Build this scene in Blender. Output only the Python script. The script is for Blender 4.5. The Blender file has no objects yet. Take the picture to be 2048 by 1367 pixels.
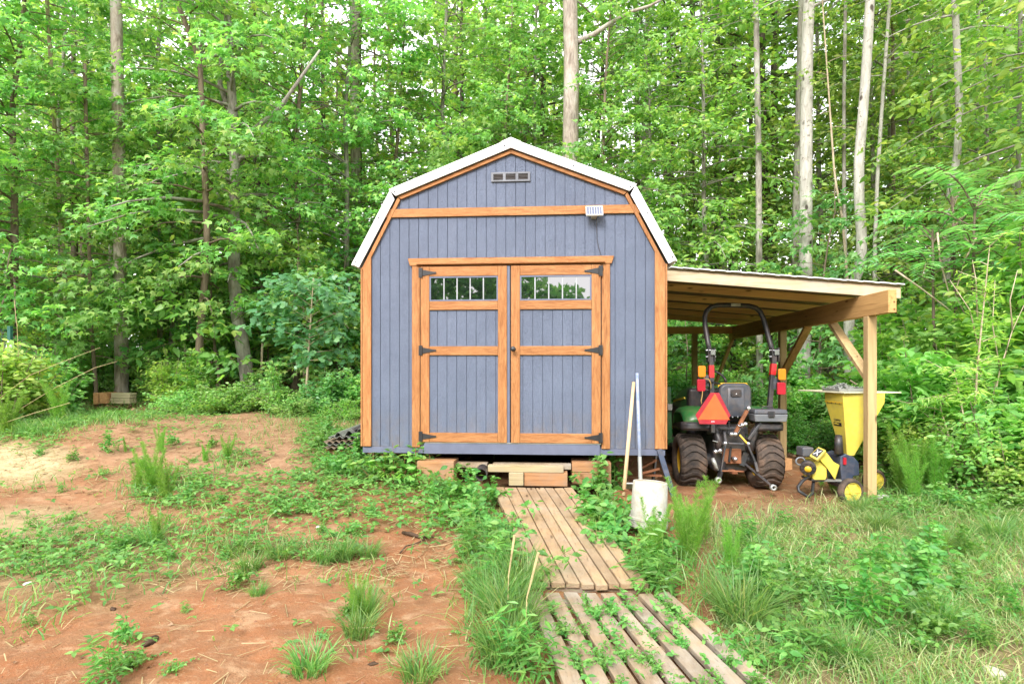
import bpy, math, random
import numpy as np
from mathutils import Vector, Matrix, Euler

random.seed(7)
R = math.radians
scene = bpy.context.scene
COL = scene.collection

# ------------------------------------------------------------------ camera model
F, CX, HZ, CZ = 1150.0, 1024.0, 738.0, 1.45       # focal length and horizon in photo pixels, eye height in metres


def P(px, py, Y):
    return Vector(((px - CX) / F * Y, Y, CZ + (HZ - py) / F * Y))


cam_data = bpy.data.cameras.new("camera")
cam = bpy.data.objects.new("camera", cam_data)
COL.objects.link(cam)
cam.location = (0, 0, CZ)
cam.rotation_euler = (R(90), 0, 0)
cam_data.sensor_width = 36
cam_data.lens = 36 * F / 2048
cam_data.shift_y = (HZ - 683.5) / 2048
cam_data.clip_start = 0.05
cam_data.clip_end = 2000
scene.camera = cam


# ------------------------------------------------------------------ noise + terrain (numpy)
def _hash(ix, iy, seed):
    h = (ix * 374761393 + iy * 668265263 + seed * 1442695041) & 0x7FFFFFFF
    h = ((h ^ (h >> 13)) * 1274126177) & 0x7FFFFFFF
    return ((h ^ (h >> 16)) & 0xFFFF) / 65535.0


def vnoise(x, y, seed=0):
    x = np.asarray(x, float); y = np.asarray(y, float)
    ix = np.floor(x).astype(np.int64); iy = np.floor(y).astype(np.int64)
    fx = x - ix; fy = y - iy
    fx = fx * fx * (3 - 2 * fx); fy = fy * fy * (3 - 2 * fy)
    a = _hash(ix, iy, seed); b = _hash(ix + 1, iy, seed)
    c = _hash(ix, iy + 1, seed); d = _hash(ix + 1, iy + 1, seed)
    return (a * (1 - fx) + b * fx) * (1 - fy) + (c * (1 - fx) + d * fx) * fy


def fbm(x, y, seed=0, o=4):
    s = 0; amp = .5; t = 0
    for k in range(o):
        s = s + amp * vnoise(x * 2 ** k, y * 2 ** k, seed + k * 17); t += amp; amp *= .5
    return s / t


def sstep(a, b, x):
    t = np.clip((np.asarray(x, float) - a) / (b - a), 0, 1)
    return t * t * (3 - 2 * t)


_ys = [-80, 0, 2.6, 3.8, 5.8, 7, 9, 11, 14, 25, 45, 300]
_zl = [-.3, 0, .02, .07, .29, .45, .63, .78, .95, 1.5, 2.2, 2.5]
_zr = [-.3, 0, .02, .03, .07, .08, .15, .32, .62, 1.3, 2.2, 2.5]


def G(x, y, fine=True):
    x = np.asarray(x, float); y = np.asarray(y, float)
    L = 1 - sstep(-1.8, 2.9, x)
    z = np.interp(y, _ys, _zl) * L + np.interp(y, _ys, _zr) * (1 - L)
    if fine:
        z = z + (fbm(x * 1.1, y * 1.1, 3, 3) - .5) * .07 + (fbm(x * 5, y * 5, 9, 4) - .5) * .042 + (fbm(x * 2.3, y * 2.9, 19, 2) - .5) * .03
        # foot of a little spoil bank on the far left
        z = z + .22 * np.exp(-(((x + 5.6) / 1.6) ** 2 + ((y - 7.6) / 1.3) ** 2))
    return z


def gz(x, y):
    return float(G(np.array([x]), np.array([y]))[0])


def GP(px, py):
    """ground point seen at a photo pixel"""
    Y = np.linspace(1.5, 60, 4000)
    x = (px - CX) / F * Y
    z = CZ + (HZ - py) / F * Y
    below = z < G(x, Y)
    k = int(np.argmax(below)) if below.any() else len(Y) - 1
    return Vector((float(x[k]), float(Y[k]), gz(x[k], Y[k])))


def px_of(x, y, z):
    return CX + F * x / y, HZ - F * (z - CZ) / y


# ------------------------------------------------------------------ materials
class NT:
    def __init__(self, name):
        self.m = bpy.data.materials.new(name)
        self.m.use_nodes = True
        self.t = self.m.node_tree
        self.t.nodes.clear()
        self.out = self.n('ShaderNodeOutputMaterial')

    def n(self, kind, **kw):
        nd = self.t.nodes.new(kind)
        for k, v in kw.items():
            if k in nd.inputs.keys():
                nd.inputs[k].default_value = v
            else:
                setattr(nd, k, v)
        return nd

    def l(self, a, b):
        self.t.links.new(a, b)

    def coords(self, scale=(1, 1, 1), kind='Object', loc=(0, 0, 0)):
        c = self.n('ShaderNodeTexCoord')
        mp = self.n('ShaderNodeMapping')
        mp.inputs['Scale'].default_value = scale
        mp.inputs['Location'].default_value = loc
        self.l(c.outputs[kind], mp.inputs[0])
        return mp.outputs[0]

    def noise(self, vec, scale=5, detail=4, rough=.55, dist=0):
        nd = self.n('ShaderNodeTexNoise')
        nd.inputs['Scale'].default_value = scale
        nd.inputs['Detail'].default_value = detail
        nd.inputs['Roughness'].default_value = rough
        nd.inputs['Distortion'].default_value = dist
        if vec is not None: self.l(vec, nd.inputs['Vector'])
        return nd.outputs['Fac']

    def ramp(self, fac, stops):
        r = self.n('ShaderNodeValToRGB')
        e = r.color_ramp.elements
        while len(e) < len(stops): e.new(.5)
        for k, (p, c) in enumerate(stops):
            e[k].position = p
            e[k].color = c if len(c) == 4 else (*c, 1)
        self.l(fac, r.inputs[0])
        return r.outputs[0]

    def mix(self, fac, a, b, mode='MIX'):
        nd = self.n('ShaderNodeMix', data_type='RGBA', blend_type=mode)
        for sock, v in ((nd.inputs[0], fac), (nd.inputs[6], a), (nd.inputs[7], b)):
            if hasattr(v, 'links') or hasattr(v, 'is_output'): self.l(v, sock)
            elif isinstance(v, (int, float)): sock.default_value = v
            else: sock.default_value = v if len(v) == 4 else (*v, 1)
        return nd.outputs[2]

    def bump(self, h, strength=.3, dist=.01):
        b = self.n('ShaderNodeBump')
        b.inputs['Strength'].default_value = strength
        b.inputs['Distance'].default_value = dist
        self.l(h, b.inputs['Height'])
        return b.outputs[0]

    def bsdf(self, color, rough=.6, metal=0, spec=.5, normal=None, **kw):
        p = self.n('ShaderNodeBsdfPrincipled')
        if hasattr(color, 'is_output'): self.l(color, p.inputs['Base Color'])
        else: p.inputs['Base Color'].default_value = (*color, 1)
        if hasattr(rough, 'is_output'): self.l(rough, p.inputs['Roughness'])
        else: p.inputs['Roughness'].default_value = rough
        p.inputs['Metallic'].default_value = metal
        p.inputs['Specular IOR Level'].default_value = spec
        for k, v in kw.items(): p.inputs[k.replace('_', ' ')].default_value = v
        if normal is not None: self.l(normal, p.inputs['Normal'])
        return p.outputs[0]

    def done(self, sh):
        self.l(sh, self.out.inputs[0])
        return self.m


M = {}


def plain(name, color, rough=.5, metal=0, spec=.5, vary=.25, scale=9, bump=.06, dust=None, dustamt=.5):
    t = NT(name)
    v = t.coords()
    n = t.noise(v, scale, 5, .6)
    c = t.ramp(n, [(.3, [x * (1 - vary) for x in color]), (.7, [min(1, x * (1 + vary * .6)) for x in color])])
    if dust:
        n2 = t.noise(v, 14, 6, .65)
        f = t.ramp(n2, [(.5 - .25 * dustamt, (0, 0, 0)), (.75, (dustamt,) * 3)])
        c = t.mix(f, c, dust)
    nb = t.noise(v, 90, 3)
    M[name] = t.done(t.bsdf(c, rough, metal, spec, t.bump(nb, bump, .004)))
    return M[name]


def wood(name, axis, base, dark, rough=.75, spec=.25, grain=1.0, knots=False, weather=None, isl=.78, stain=None):
    """axis: grain direction 0/1/2 in object space"""
    t = NT(name)
    s = [26, 26, 26]; s[axis] = 1.6
    v = t.coords(s)
    n = t.noise(v, 1.0, 6, .62, .6)
    s2 = [70, 70, 70]; s2[axis] = 5
    n2 = t.noise(t.coords(s2), 1.0, 3, .6)
    c = t.ramp(n, [(.3, dark), (.5, base), (.72, [min(1, x * 1.18) for x in base])])
    big = t.noise(t.coords(), 1.3, 3, .5)
    c = t.mix(t.ramp(big, [(.35, (0, 0, 0)), (.7, (.45,) * 3)]), c, [x * .72 for x in base])
    geo = t.n('ShaderNodeNewGeometry')
    rnd = t.ramp(geo.outputs['Random Per Island'], [(0, (isl, isl, isl * 1.02)), (1, (1.12, 1.1, 1.06))])
    c = t.mix(1.0, c, rnd, 'MULTIPLY')
    if weather:
        w = t.noise(t.coords((3, 3, 3)), 1.4, 5, .65)
        c = t.mix(t.ramp(w, [(.42, (0, 0, 0)), (.68, (.85,) * 3)]), c, weather)
    if stain:
        w = t.noise(t.coords((2.2, 1.1, 2.2), loc=(3, 5, 1)), 1.7, 7, .7, .5)
        c = t.mix(t.ramp(w, [(.46, (0, 0, 0)), (.64, (.75,) * 3)]), c, stain)
        w = t.noise(t.coords((40, 9, 40)), 1, 5, .7)
        c = t.mix(t.ramp(w, [(.60, (0, 0, 0)), (.72, (.7,) * 3)]), c, [x * .4 for x in stain])
    if knots:
        k = t.n('ShaderNodeTexVoronoi'); k.inputs['Scale'].default_value = 1
        sk = [9, 9, 9]; sk[axis] = 2.6
        t.l(t.coords(sk), k.inputs['Vector'])
        c = t.mix(t.ramp(k.outputs['Distance'], [(.05, (1, 1, 1)), (.13, (0, 0, 0))]), c, [x * .35 for x in dark])
    M[name] = t.done(t.bsdf(c, rough, 0, spec, t.bump(n2, .35 * grain, .006)))
    return M[name]


for ax, nm in ((0, 'h'), (2, 'v')):
    t = NT('cedar_stain_' + nm)
    s = [34, 34, 34]; s[ax] = 4
    n = t.noise(t.coords(s), 1, 6, .62, 1.2)
    c = t.ramp(n, [(.28, (.215, .082, .026)), (.5, (.375, .17, .062)), (.75, (.48, .25, .105))])
    big = t.noise(t.coords(), 2.2, 4, .6)
    c = t.mix(t.ramp(big, [(.4, (0, 0, 0)), (.75, (.5,) * 3)]), c, (.30, .11, .028))
    s = [120, 120, 120]; s[ax] = 26
    rb = t.noise(t.coords(s), 1, 4, .7, 1.5)
    c = t.mix(t.ramp(rb, [(.35, (.32,) * 3), (.5, (0, 0, 0))]), c, (.17, .065, .02))
    geo = t.n('ShaderNodeNewGeometry')
    c = t.mix(1.0, c, t.ramp(geo.outputs['Random Per Island'], [(0, (.8, .78, .76)), (1, (1.12, 1.12, 1.1))]), 'MULTIPLY')
    M['cedar_' + nm] = t.done(t.bsdf(c, .55, 0, .3, t.bump(rb, .9, .008)))

t = NT('blue_siding')
n = t.noise(t.coords(), 2.5, 4, .6)
c = t.ramp(n, [(.3, (.096, .118, .172)), (.7, (.121, .147, .211))])
st = t.noise(t.coords((6, 6, 1.2)), 1, 5, .6)
c = t.mix(t.ramp(st, [(.55, (0, 0, 0)), (.8, (.22,) * 3)]), c, (.19, .2, .245))
sx_ = t.n('ShaderNodeSeparateXYZ'); t.l(t.coords(), sx_.inputs[0])
mz = t.n('ShaderNodeMapRange'); mz.inputs[1].default_value = .38; mz.inputs[2].default_value = .80; mz.inputs[3].default_value = .85; mz.inputs[4].default_value = 0
t.l(sx_.outputs['Z'], mz.inputs[0])
sp_ = t.ramp(t.noise(t.coords((9, 9, 5)), 1, 6, .7), [(.42, (0, 0, 0)), (.66, (1, 1, 1))])
mm_ = t.n('ShaderNodeMath', operation='MULTIPLY'); t.l(mz.outputs[0], mm_.inputs[0]); t.l(sp_, mm_.inputs[1])
c = t.mix(mm_.outputs[0], c, (.17, .14, .125))
e1 = t.noise(t.coords((22, 22, 120)), 1, 5, .62, 2.6)
e2 = t.noise(t.coords((60, 60, 14)), 1, 4, .6, 3.0)
hgt = t.mix(.45, e1, e2)
c = t.mix(1.0, c, t.ramp(hgt, [(.3, (.80, .80, .82)), (.7, (1.16, 1.16, 1.14))]), 'MULTIPLY')
M['siding'] = t.done(t.bsdf(c, .48, 0, .4, t.bump(hgt, 1.0, .012)))
plain('blue_paint', (.11, .123, .18), .5, vary=.15, bump=.2)

plain('white_metal', (.8, .81, .83), .42, 0, .5, .05)
plain('roof_metal', (.62, .62, .62), .5, .1, .5, .1)
plain('galvanized', (.36, .375, .36), .45, .6, .5, .25, dust=(.3, .28, .2), dustamt=.6)
plain('black_iron', (.02, .02, .022), .45, 0, .5, .3)
plain('black_plastic', (.022, .024, .028), .42, 0, .5, .3, dust=(.16, .10, .07), dustamt=.42)
plain('dark_plastic', (.06, .066, .08), .42, 0, .5, .2, dust=(.2, .14, .1), dustamt=.36)
plain('grey_plastic', (.13, .14, .155), .5, 0, .5, .2, dust=(.3, .24, .2), dustamt=.25)
plain('tractor_green', (.013, .115, .024), .36, 0, .5, .2, dust=(.16, .11, .06), dustamt=.45)
plain('wheel_yellow', (.72, .43, .02), .45, 0, .5, .15, dust=(.24, .13, .06), dustamt=.35)
plain('chipper_yellow', (.60, .475, .06), .42, 0, .5, .10, dust=(.40, .31, .15), dustamt=.4)
plain('cream_rim', (.62, .58, .40), .6, 0, .4, .15, dust=(.4, .36, .25), dustamt=.5)
plain('chrome', (.6, .6, .62), .25, .9, .5, .2)
plain('dark_steel', (.06, .062, .068), .4, .5, .5, .35, dust=(.2, .13, .08), dustamt=.4)
plain('rusty_steel', (.22, .085, .04), .8, .1, .3, .4, dust=(.3, .14, .07), dustamt=.7)
plain('red_plastic', (.36, .012, .025), .3, 0, .5, .15)
plain('sign_red', (.34, .012, .025), .45, 0, .5, .18, dust=(.25, .06, .05), dustamt=.35)
plain('sign_orange', (.86, .105, .02), .5, 0, .5, .14, dust=(.4, .1, .04), dustamt=.35)
plain('amber_plastic', (.60, .20, .012), .3, 0, .5, .12)
plain('reflect_red', (.45, .014, .014), .35, 0, .5, .1)
plain('white_plastic', (.47, .47, .43), .55, 0, .4, .15, dust=(.24, .19, .12), dustamt=.8)
plain('bucket_lid', (.50, .45, .31), .5, 0, .5, .12, dust=(.45, .36, .2), dustamt=.4)
plain('blue_handle', (.13, .19, .34), .5, 0, .4, .3, dust=(.5, .47, .42), dustamt=.6)
plain('navy_steel', (.045, .06, .1), .5, .2, .4, .3, dust=(.25, .2, .18), dustamt=.3)
plain('concrete', (.33, .31, .28), .9, 0, .2, .25, 20, .3)
plain('stone', (.42, .38, .33), .85, 0, .2, .25, 25, .3)
plain('pale_chip', (.68, .62, .38), .8, 0, .2, .15)
plain('dark_clod', (.07, .045, .03), .95, 0, .1, .35, 30, .4)
plain('fence_green', (.02, .10, .075), .5, 0, .4, .2)
plain('white_rag', (.75, .75, .73), .8, 0, .2, .08)
plain('solar_cell', (.11, .125, .18), .2, 0, .6, .12)
plain('straw_dry', (.46, .37, .19), .85, 0, .2, .35, 20)
plain('rope', (.42, .26, .09), .9, 0, .2, .25, 60)
plain('rib_grey', (.5, .5, .5), .5, .3)
plain('decal_black', (.02, .02, .02), .5)
plain('decal_yellow', (.8, .6, .05), .5)
plain('deck_underside', (.22, .165, .09), .85, 0, .2, .25, 20, .3)
plain('rust_red_timber', (.18, .07, .035), .9, 0, .2, .3)
t = NT('tyre_rubber')
n = t.noise(t.coords(), 6, 6, .65)
c = t.ramp(n, [(.32, (.02, .018, .017)), (.52, (.075, .055, .043)), (.75, (.17, .105, .07))])
M['rubber'] = t.done(t.bsdf(c, .82, 0, .25, t.bump(t.noise(t.coords(), 60, 4), .3, .004)))
plain('clay_rubber', (.24, .12, .07), .9, 0, .15, .4, 12, .3)

t = NT('window_glass')
M['glass'] = t.done(t.bsdf((.006, .007, .008), .015, 0, .5, None, IOR=2.9))

wood('new_timber', 1, (.50, .29, .11), (.33, .175, .06), knots=True)
wood('new_timber_x', 0, (.70, .43, .17), (.48, .265, .09), knots=True, isl=.85)
wood('post_timber', 2, (.45, .315, .155), (.31, .195, .085), knots=True)
wood('grey_timber_x', 0, (.46, .37, .25), (.32, .24, .15), weather=(.4, .36, .3), knots=True)
wood('deck_wood', 1, (.35, .235, .13), (.20, .12, .06), weather=(.31, .245, .17), grain=1.4, isl=.66, stain=(.20, .14, .085), knots=True)
wood('old_pallet_wood', 1, (.30, .22, .14), (.16, .11, .065), weather=(.295, .265, .22), grain=1.8, isl=.62, stain=(.17, .125, .085), knots=True)
wood('block_wood', 0, (.36, .185, .085), (.22, .105, .045), knots=True, weather=(.27, .19, .13))
wood('green_lumber', 0, (.37, .30, .17), (.26, .2, .1), weather=(.3, .25, .18))
wood('orange_lumber', 1, (.55, .30, .14), (.40, .2, .08))
wood('handle_wood', 2, (.58, .42, .25), (.44, .30, .16))
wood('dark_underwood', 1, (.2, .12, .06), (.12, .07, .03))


def bark(name, a, b, blot=None, scale=1.0, lichen=None):
    t = NT(name)
    n = t.noise(t.coords((14 * scale, 14 * scale, 3.5 * scale)), 1, 6, .65, .8)
    c = t.ramp(n, [(.32, a), (.66, b)])
    if blot:
        n2 = t.noise(t.coords((11, 11, 13)), 1, 4, .6)
        c = t.mix(t.ramp(n2, [(.60, (0, 0, 0)), (.66, (.85,) * 3)]), c, blot)
        n4 = t.noise(t.coords((3, 3, 1.2)), 1, 5, .65)
        c = t.mix(t.ramp(n4, [(.45, (0, 0, 0)), (.65, (.55,) * 3)]), c, [x * .55 for x in b])
        vk = t.n('ShaderNodeTexVoronoi'); vk.inputs['Scale'].default_value = 1; t.l(t.coords((4, 4, 2.2)), vk.inputs['Vector'])
        c = t.mix(t.ramp(vk.outputs['Distance'], [(.10, (.95,) * 3), (.17, (0, 0, 0))]), c, (.05, .04, .03))
    if lichen:
        n3 = t.noise(t.coords((3, 3, 2)), 1, 4, .6)
        c = t.mix(t.ramp(n3, [(.5, (0, 0, 0)), (.65, (.7,) * 3)]), c, lichen)
    M[name] = t.done(t.bsdf(c, .9, 0, .15, t.bump(n, .7, .02)))


bark('bark_grey', (.13, .115, .095), (.33, .30, .26), lichen=(.36, .37, .31))
bark('bark_pine', (.15, .115, .09), (.40, .345, .29), lichen=(.42, .39, .35))
bark('bark_white', (.26, .245, .21), (.46, .44, .385), blot=(.13, .11, .09))
bark('bark_brown', (.10, .075, .055), (.24, .185, .135))
bark('bark_dark', (.045, .035, .028), (.13, .105, .08))
bark('twig_pale', (.26, .20, .13), (.48, .40, .29))
bark('stem_green', (.12, .2, .04), (.2, .3, .07))


def leafmat(name, stops, trans=.35, rough=.5, tint=.25):
    t = NT(name)
    g = t.n('ShaderNodeNewGeometry')
    oi = t.n('ShaderNodeObjectInfo')
    c = t.ramp(g.outputs['Random Per Island'], stops)
    v = t.noise(t.coords((1, 1, 1)), .9, 3, .5)
    c = t.mix(t.ramp(v, [(.35, (0, 0, 0)), (.7, (tint,) * 3)]), c, [x * .62 for x in stops[0][1]])
    hs = t.n('ShaderNodeHueSaturation')
    mr = t.n('ShaderNodeMapRange'); mr.inputs[3].default_value = .484; mr.inputs[4].default_value = .518
    t.l(oi.outputs['Random'], mr.inputs[0]); t.l(mr.outputs[0], hs.inputs['Hue'])
    mv = t.n('ShaderNodeMapRange'); mv.inputs[3].default_value = .84; mv.inputs[4].default_value = 1.18
    t.l(oi.outputs['Random'], mv.inputs[0]); t.l(mv.outputs[0], hs.inputs['Value'])
    t.l(c, hs.inputs['Color'])
    p = t.bsdf(hs.outputs[0], rough * .82, 0, .5)
    tr = t.n('ShaderNodeBsdfTranslucent')
    tc = t.mix(1.0, hs.outputs[0], (1.25, 1.28, .62), 'MULTIPLY')
    t.l(tc, tr.inputs[0])
    ms = t.n('ShaderNodeMixShader'); ms.inputs[0].default_value = min(.6, trans + .1)
    t.l(p, ms.inputs[1]); t.l(tr.outputs[0], ms.inputs[2])
    M[name] = t.done(ms.outputs[0])


leafmat('leaf_sweetgum', [(0, (0.138, 0.327, 0.090)), (.45, (0.235, 0.480, 0.136)), (.8, (0.349, 0.597, 0.173)), (1, (0.517, 0.680, 0.218))], .45)
leafmat('leaf_forest', [(0, (0.138, 0.293, 0.076)), (.5, (0.252, 0.445, 0.105)), (.85, (0.381, 0.556, 0.136)), (1, (0.546, 0.612, 0.173))], .45)
leafmat('leaf_dark', [(0, (0.095, 0.251, 0.085)), (.5, (0.162, 0.370, 0.110)), (1, (0.275, 0.488, 0.145))], .4)
leafmat('leaf_teal', [(0, (.085, .25, .115)), (.5, (.125, .335, .15)), (1, (.20, .42, .17))], .35)
leafmat('leaf_shrub', [(0, (0.148, 0.352, 0.095)), (.5, (0.245, 0.487, 0.125)), (1, (0.400, 0.635, 0.183))], .42)
leafmat('leaf_lime', [(0, (0.225, 0.412, 0.090)), (.5, (0.353, 0.541, 0.126)), (1, (0.563, 0.670, 0.188))], .45)
leafmat('leaf_weed', [(0, (0.082, 0.244, 0.054)), (.5, (0.148, 0.352, 0.076)), (1, (0.260, 0.476, 0.124))], .4)
leafmat('leaf_fennel', [(0, (0.146, 0.354, 0.060)), (.5, (0.225, 0.465, 0.082)), (1, (0.338, 0.554, 0.124))], .5)
leafmat('leaf_grass', [(0, (0.094, 0.233, 0.062)), (.5, (0.165, 0.332, 0.090)), (.85, (0.285, 0.433, 0.128)), (1, (0.484, 0.476, 0.229))], .4)
leafmat('leaf_lawn', [(0, (0.113, 0.228, 0.062)), (.4, (0.202, 0.324, 0.095)), (.7, (0.349, 0.411, 0.150)), (1, (0.505, 0.497, 0.284))], .35)
leafmat('leaf_sumac', [(0, (0.155, 0.373, 0.146)), (.5, (0.218, 0.477, 0.188)), (1, (0.323, 0.567, 0.216))], .4)
leafmat('leaf_needle', [(0, (0.098, 0.180, 0.070)), (1, (0.198, 0.309, 0.112))], .25)
leafmat('dead_blade', [(0, (.27, .20, .10)), (.5, (.42, .34, .18)), (1, (.54, .46, .27))], .2)
leafmat('dead_leaf', [(0, (.13, .065, .035)), (.5, (.24, .135, .075)), (1, (.36, .23, .13))], .1)


# ------------------------------------------------------------------ mesh helpers
def tag(o, label=None, cat=None, group=None, kind=None):
    if label: o['label'] = label
    if cat: o['category'] = cat
    if group: o['group'] = group
    if kind: o['kind'] = kind
    return o


def empty(name, loc, rz=0, label=None, cat=None, group=None):
    o = bpy.data.objects.new(name, None)
    COL.objects.link(o)
    o.location = loc
    o.rotation_euler = (0, 0, rz)
    o.empty_display_size = .2
    return tag(o, label, cat, group)


def link_mesh(name, me, mat, parent=None):
    o = bpy.data.objects.new(name, me)
    COL.objects.link(o)
    if mat is not None and len(me.materials) == 0: me.materials.append(mat)
    if parent is not None: o.parent = parent
    return o


def copy_tree(o, parent=None):
    c = o.copy(); COL.objects.link(c)
    if parent is not None: c.parent = parent
    for ch in list(o.children): copy_tree(ch, c)
    return c


class MB:
    def __init__(self):
        self.v = []; self.f = []

    def add(self, vs, fs):
        b = len(self.v)
        self.v += [tuple(x) for x in vs]
        self.f += [tuple(i + b for i in f) for f in fs]
        return self

    def box(self, x0, x1, y0, y1, z0, z1, m=None):
        vs = [Vector(p) for p in ((x0, y0, z0), (x1, y0, z0), (x1, y1, z0), (x0, y1, z0), (x0, y0, z1), (x1, y0, z1), (x1, y1, z1), (x0, y1, z1))]
        if m is not None: vs = [m @ p for p in vs]
        return self.add(vs, [(0, 3, 2, 1), (4, 5, 6, 7), (0, 1, 5, 4), (1, 2, 6, 5), (2, 3, 7, 6), (3, 0, 4, 7)])

    def bar(self, a, b, w, h, up=(0, 0, 1)):
        a = Vector(a); b = Vector(b); d = (b - a).normalized()
        s = d.cross(Vector(up))
        if s.length < 1e-4: s = d.cross(Vector((1, 0, 0)))
        s.normalize(); u = s.cross(d)
        vs = []
        for p in (a, b):
            for i, j in ((-1, -1), (1, -1), (1, 1), (-1, 1)): vs.append(p + s * (i * w / 2) + u * (j * h / 2))
        return self.add(vs, [(3, 2, 1, 0), (4, 5, 6, 7), (0, 1, 5, 4), (1, 2, 6, 5), (2, 3, 7, 6), (3, 0, 4, 7)])

    def tube(self, pts, r, n=8, cap=True):
        pts = [Vector(p) for p in pts]
        rs = r if isinstance(r, (list, tuple)) else [r] * len(pts)
        rings = []; prev = None
        for k, p in enumerate(pts):
            d = (pts[min(k + 1, len(pts) - 1)] - pts[max(k - 1, 0)]).normalized()
            if prev is None:
                s = d.cross(Vector((0, 0, 1)))
                if s.length < .05: s = d.cross(Vector((1, 0, 0)))
            else:
                s = prev - d * prev.dot(d)
            s.normalize(); prev = s; u = d.cross(s)
            rings.append([p + (s * math.cos(2 * math.pi * i / n) + u * math.sin(2 * math.pi * i / n)) * rs[k] for i in range(n)])
        vs = [q for ring in rings for q in ring]; fs = []
        for k in range(len(rings) - 1):
            for i in range(n):
                j = (i + 1) % n
                fs.append((k * n + i, k * n + j, (k + 1) * n + j, (k + 1) * n + i))
        if cap:
            fs.append(tuple(range(n - 1, -1, -1))); e = (len(rings) - 1) * n
            fs.append(tuple(range(e, e + n)))
        return self.add(vs, fs)

    def lathe(self, prof, m=None, n=24, closed=False):
        """prof: (radius, height) pairs turned round the local z axis"""
        vs = []; fs = []; k = len(prof)
        for i in range(n):
            a = 2 * math.pi * i / n
            for r, z in prof:
                p = Vector((r * math.cos(a), r * math.sin(a), z)); vs.append(m @ p if m is not None else p)
        for i in range(n):
            j = (i + 1) % n
            for q in range(k if closed else k - 1):
                w = (q + 1) % k
                fs.append((i * k + q, j * k + q, j * k + w, i * k + w))
        return self.add(vs, fs)

    def prism(self, poly, d0, d1, m=None):
        """poly: (x, z) points, extruded along y from d0 to d1"""
        n = len(poly)
        vs = [Vector((x, d0, z)) for x, z in poly] + [Vector((x, d1, z)) for x, z in poly]
        if m is not None: vs = [m @ p for p in vs]
        fs = [tuple(range(n)), tuple(range(2 * n - 1, n - 1, -1))]
        for i in range(n):
            j = (i + 1) % n
            fs.append((j, i, n + i, n + j))
        return self.add(vs, fs)

    def loft(self, loops):
        n = len(loops[0]); vs = [p for L in loops for p in L]; fs = []
        for k in range(len(loops) - 1):
            for i in range(n):
                j = (i + 1) % n
                fs.append((k * n + i, k * n + j, (k + 1) * n + j, (k + 1) * n + i))
        fs.append(tuple(range(n - 1, -1, -1))); e = (len(loops) - 1) * n
        fs.append(tuple(range(e, e + n)))
        return self.add(vs, fs)

    def build(self, name, mat, parent=None, smooth=False, bevel=0, seg=2):
        me = bpy.data.meshes.new(name)
        me.from_pydata(self.v, [], self.f)
        import bmesh
        bm = bmesh.new(); bm.from_mesh(me)
        bmesh.ops.recalc_face_normals(bm, faces=bm.faces)
        bm.to_mesh(me); bm.free()
        if smooth:
            me.polygons.foreach_set('use_smooth', [True] * len(me.polygons))
        o = link_mesh(name, me, mat, parent)
        if bevel:
            b = o.modifiers.new('bevel', 'BEVEL'); b.width = bevel; b.segments = seg; b.limit_method = 'ANGLE'
            b.angle_limit = R(40)
            me.polygons.foreach_set('use_smooth', [True] * len(me.polygons))
            b.harden_normals = True
        return o


def fast_mesh(name, verts, loops, totals, mats, midx=None, smooth=False):
    me = bpy.data.meshes.new(name)
    verts = np.ascontiguousarray(verts, dtype=np.float32); loops = np.ascontiguousarray(loops, dtype=np.int32)
    totals = np.ascontiguousarray(totals, dtype=np.int32)
    me.vertices.add(len(verts)); me.vertices.foreach_set('co', verts.ravel())
    me.loops.add(len(loops)); me.loops.foreach_set('vertex_index', loops)
    me.polygons.add(len(totals))
    starts = np.concatenate(([0], np.cumsum(totals)[:-1])).astype(np.int32)
    me.polygons.foreach_set('loop_start', starts); me.polygons.foreach_set('loop_total', totals)
    for m_ in mats: me.materials.append(m_)
    if midx is not None: me.polygons.foreach_set('material_index', np.ascontiguousarray(midx, dtype=np.int32))
    me.polygons.foreach_set('use_smooth', np.full(len(totals), smooth))
    me.update(calc_edges=True)
    me.validate()
    return me


# ------------------------------------------------------------------ leaves
def T_star():
    a = [-90, -55, -32, -5, 18, 35, 56, 72, 90]
    lob = [(-150, .62), (-115, .36), (-72, .95), (-38, .40), (0, 1.12), (38, .40), (72, .95), (115, .36), (150, .62)]
    pts = [(0, 0, 0)]
    for ang, r in lob:
        t_ = math.radians(ang)
        x = math.sin(t_) * r; y = .42 + math.cos(t_) * r * .62
        pts.append((x * .56, y * .66, -.22 * (x * x + (y - .4) ** 2)))
    return np.array(pts)


T_DIAMOND = np.array([(0, 0, 0), (.36, .5, .07), (0, 1, -.08), (-.36, .5, .07)])
T_OVAL = np.array([(0, 0, 0), (.22, .25, .04), (.24, .55, .02), (0, 1, -.14), (-.24, .55, .02), (-.22, .25, .04)])
T_NARROW = np.array([(0, 0, 0), (.11, .35, .03), (0, 1, -.16), (-.11, .35, .03)])
T_OAK = np.array([(0, 0, 0), (.16, .22, 0), (.12, .34, 0), (.3, .5, 0), (.2, .62, 0), (.32, .82, -.06), (0, 1, -.12), (-.32, .82, -.06), (-.2, .62, 0), (-.3, .5, 0), (-.12, .34, 0), (-.16, .22, 0)])
T_MAPLE = T_star()
T_NEEDLE = np.array([(-.02, 0, 0), (.02, 0, 0), (0, 1, -.1)])


def unit(a):
    return a / np.maximum(np.linalg.norm(a, axis=-1, keepdims=True), 1e-9)


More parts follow.
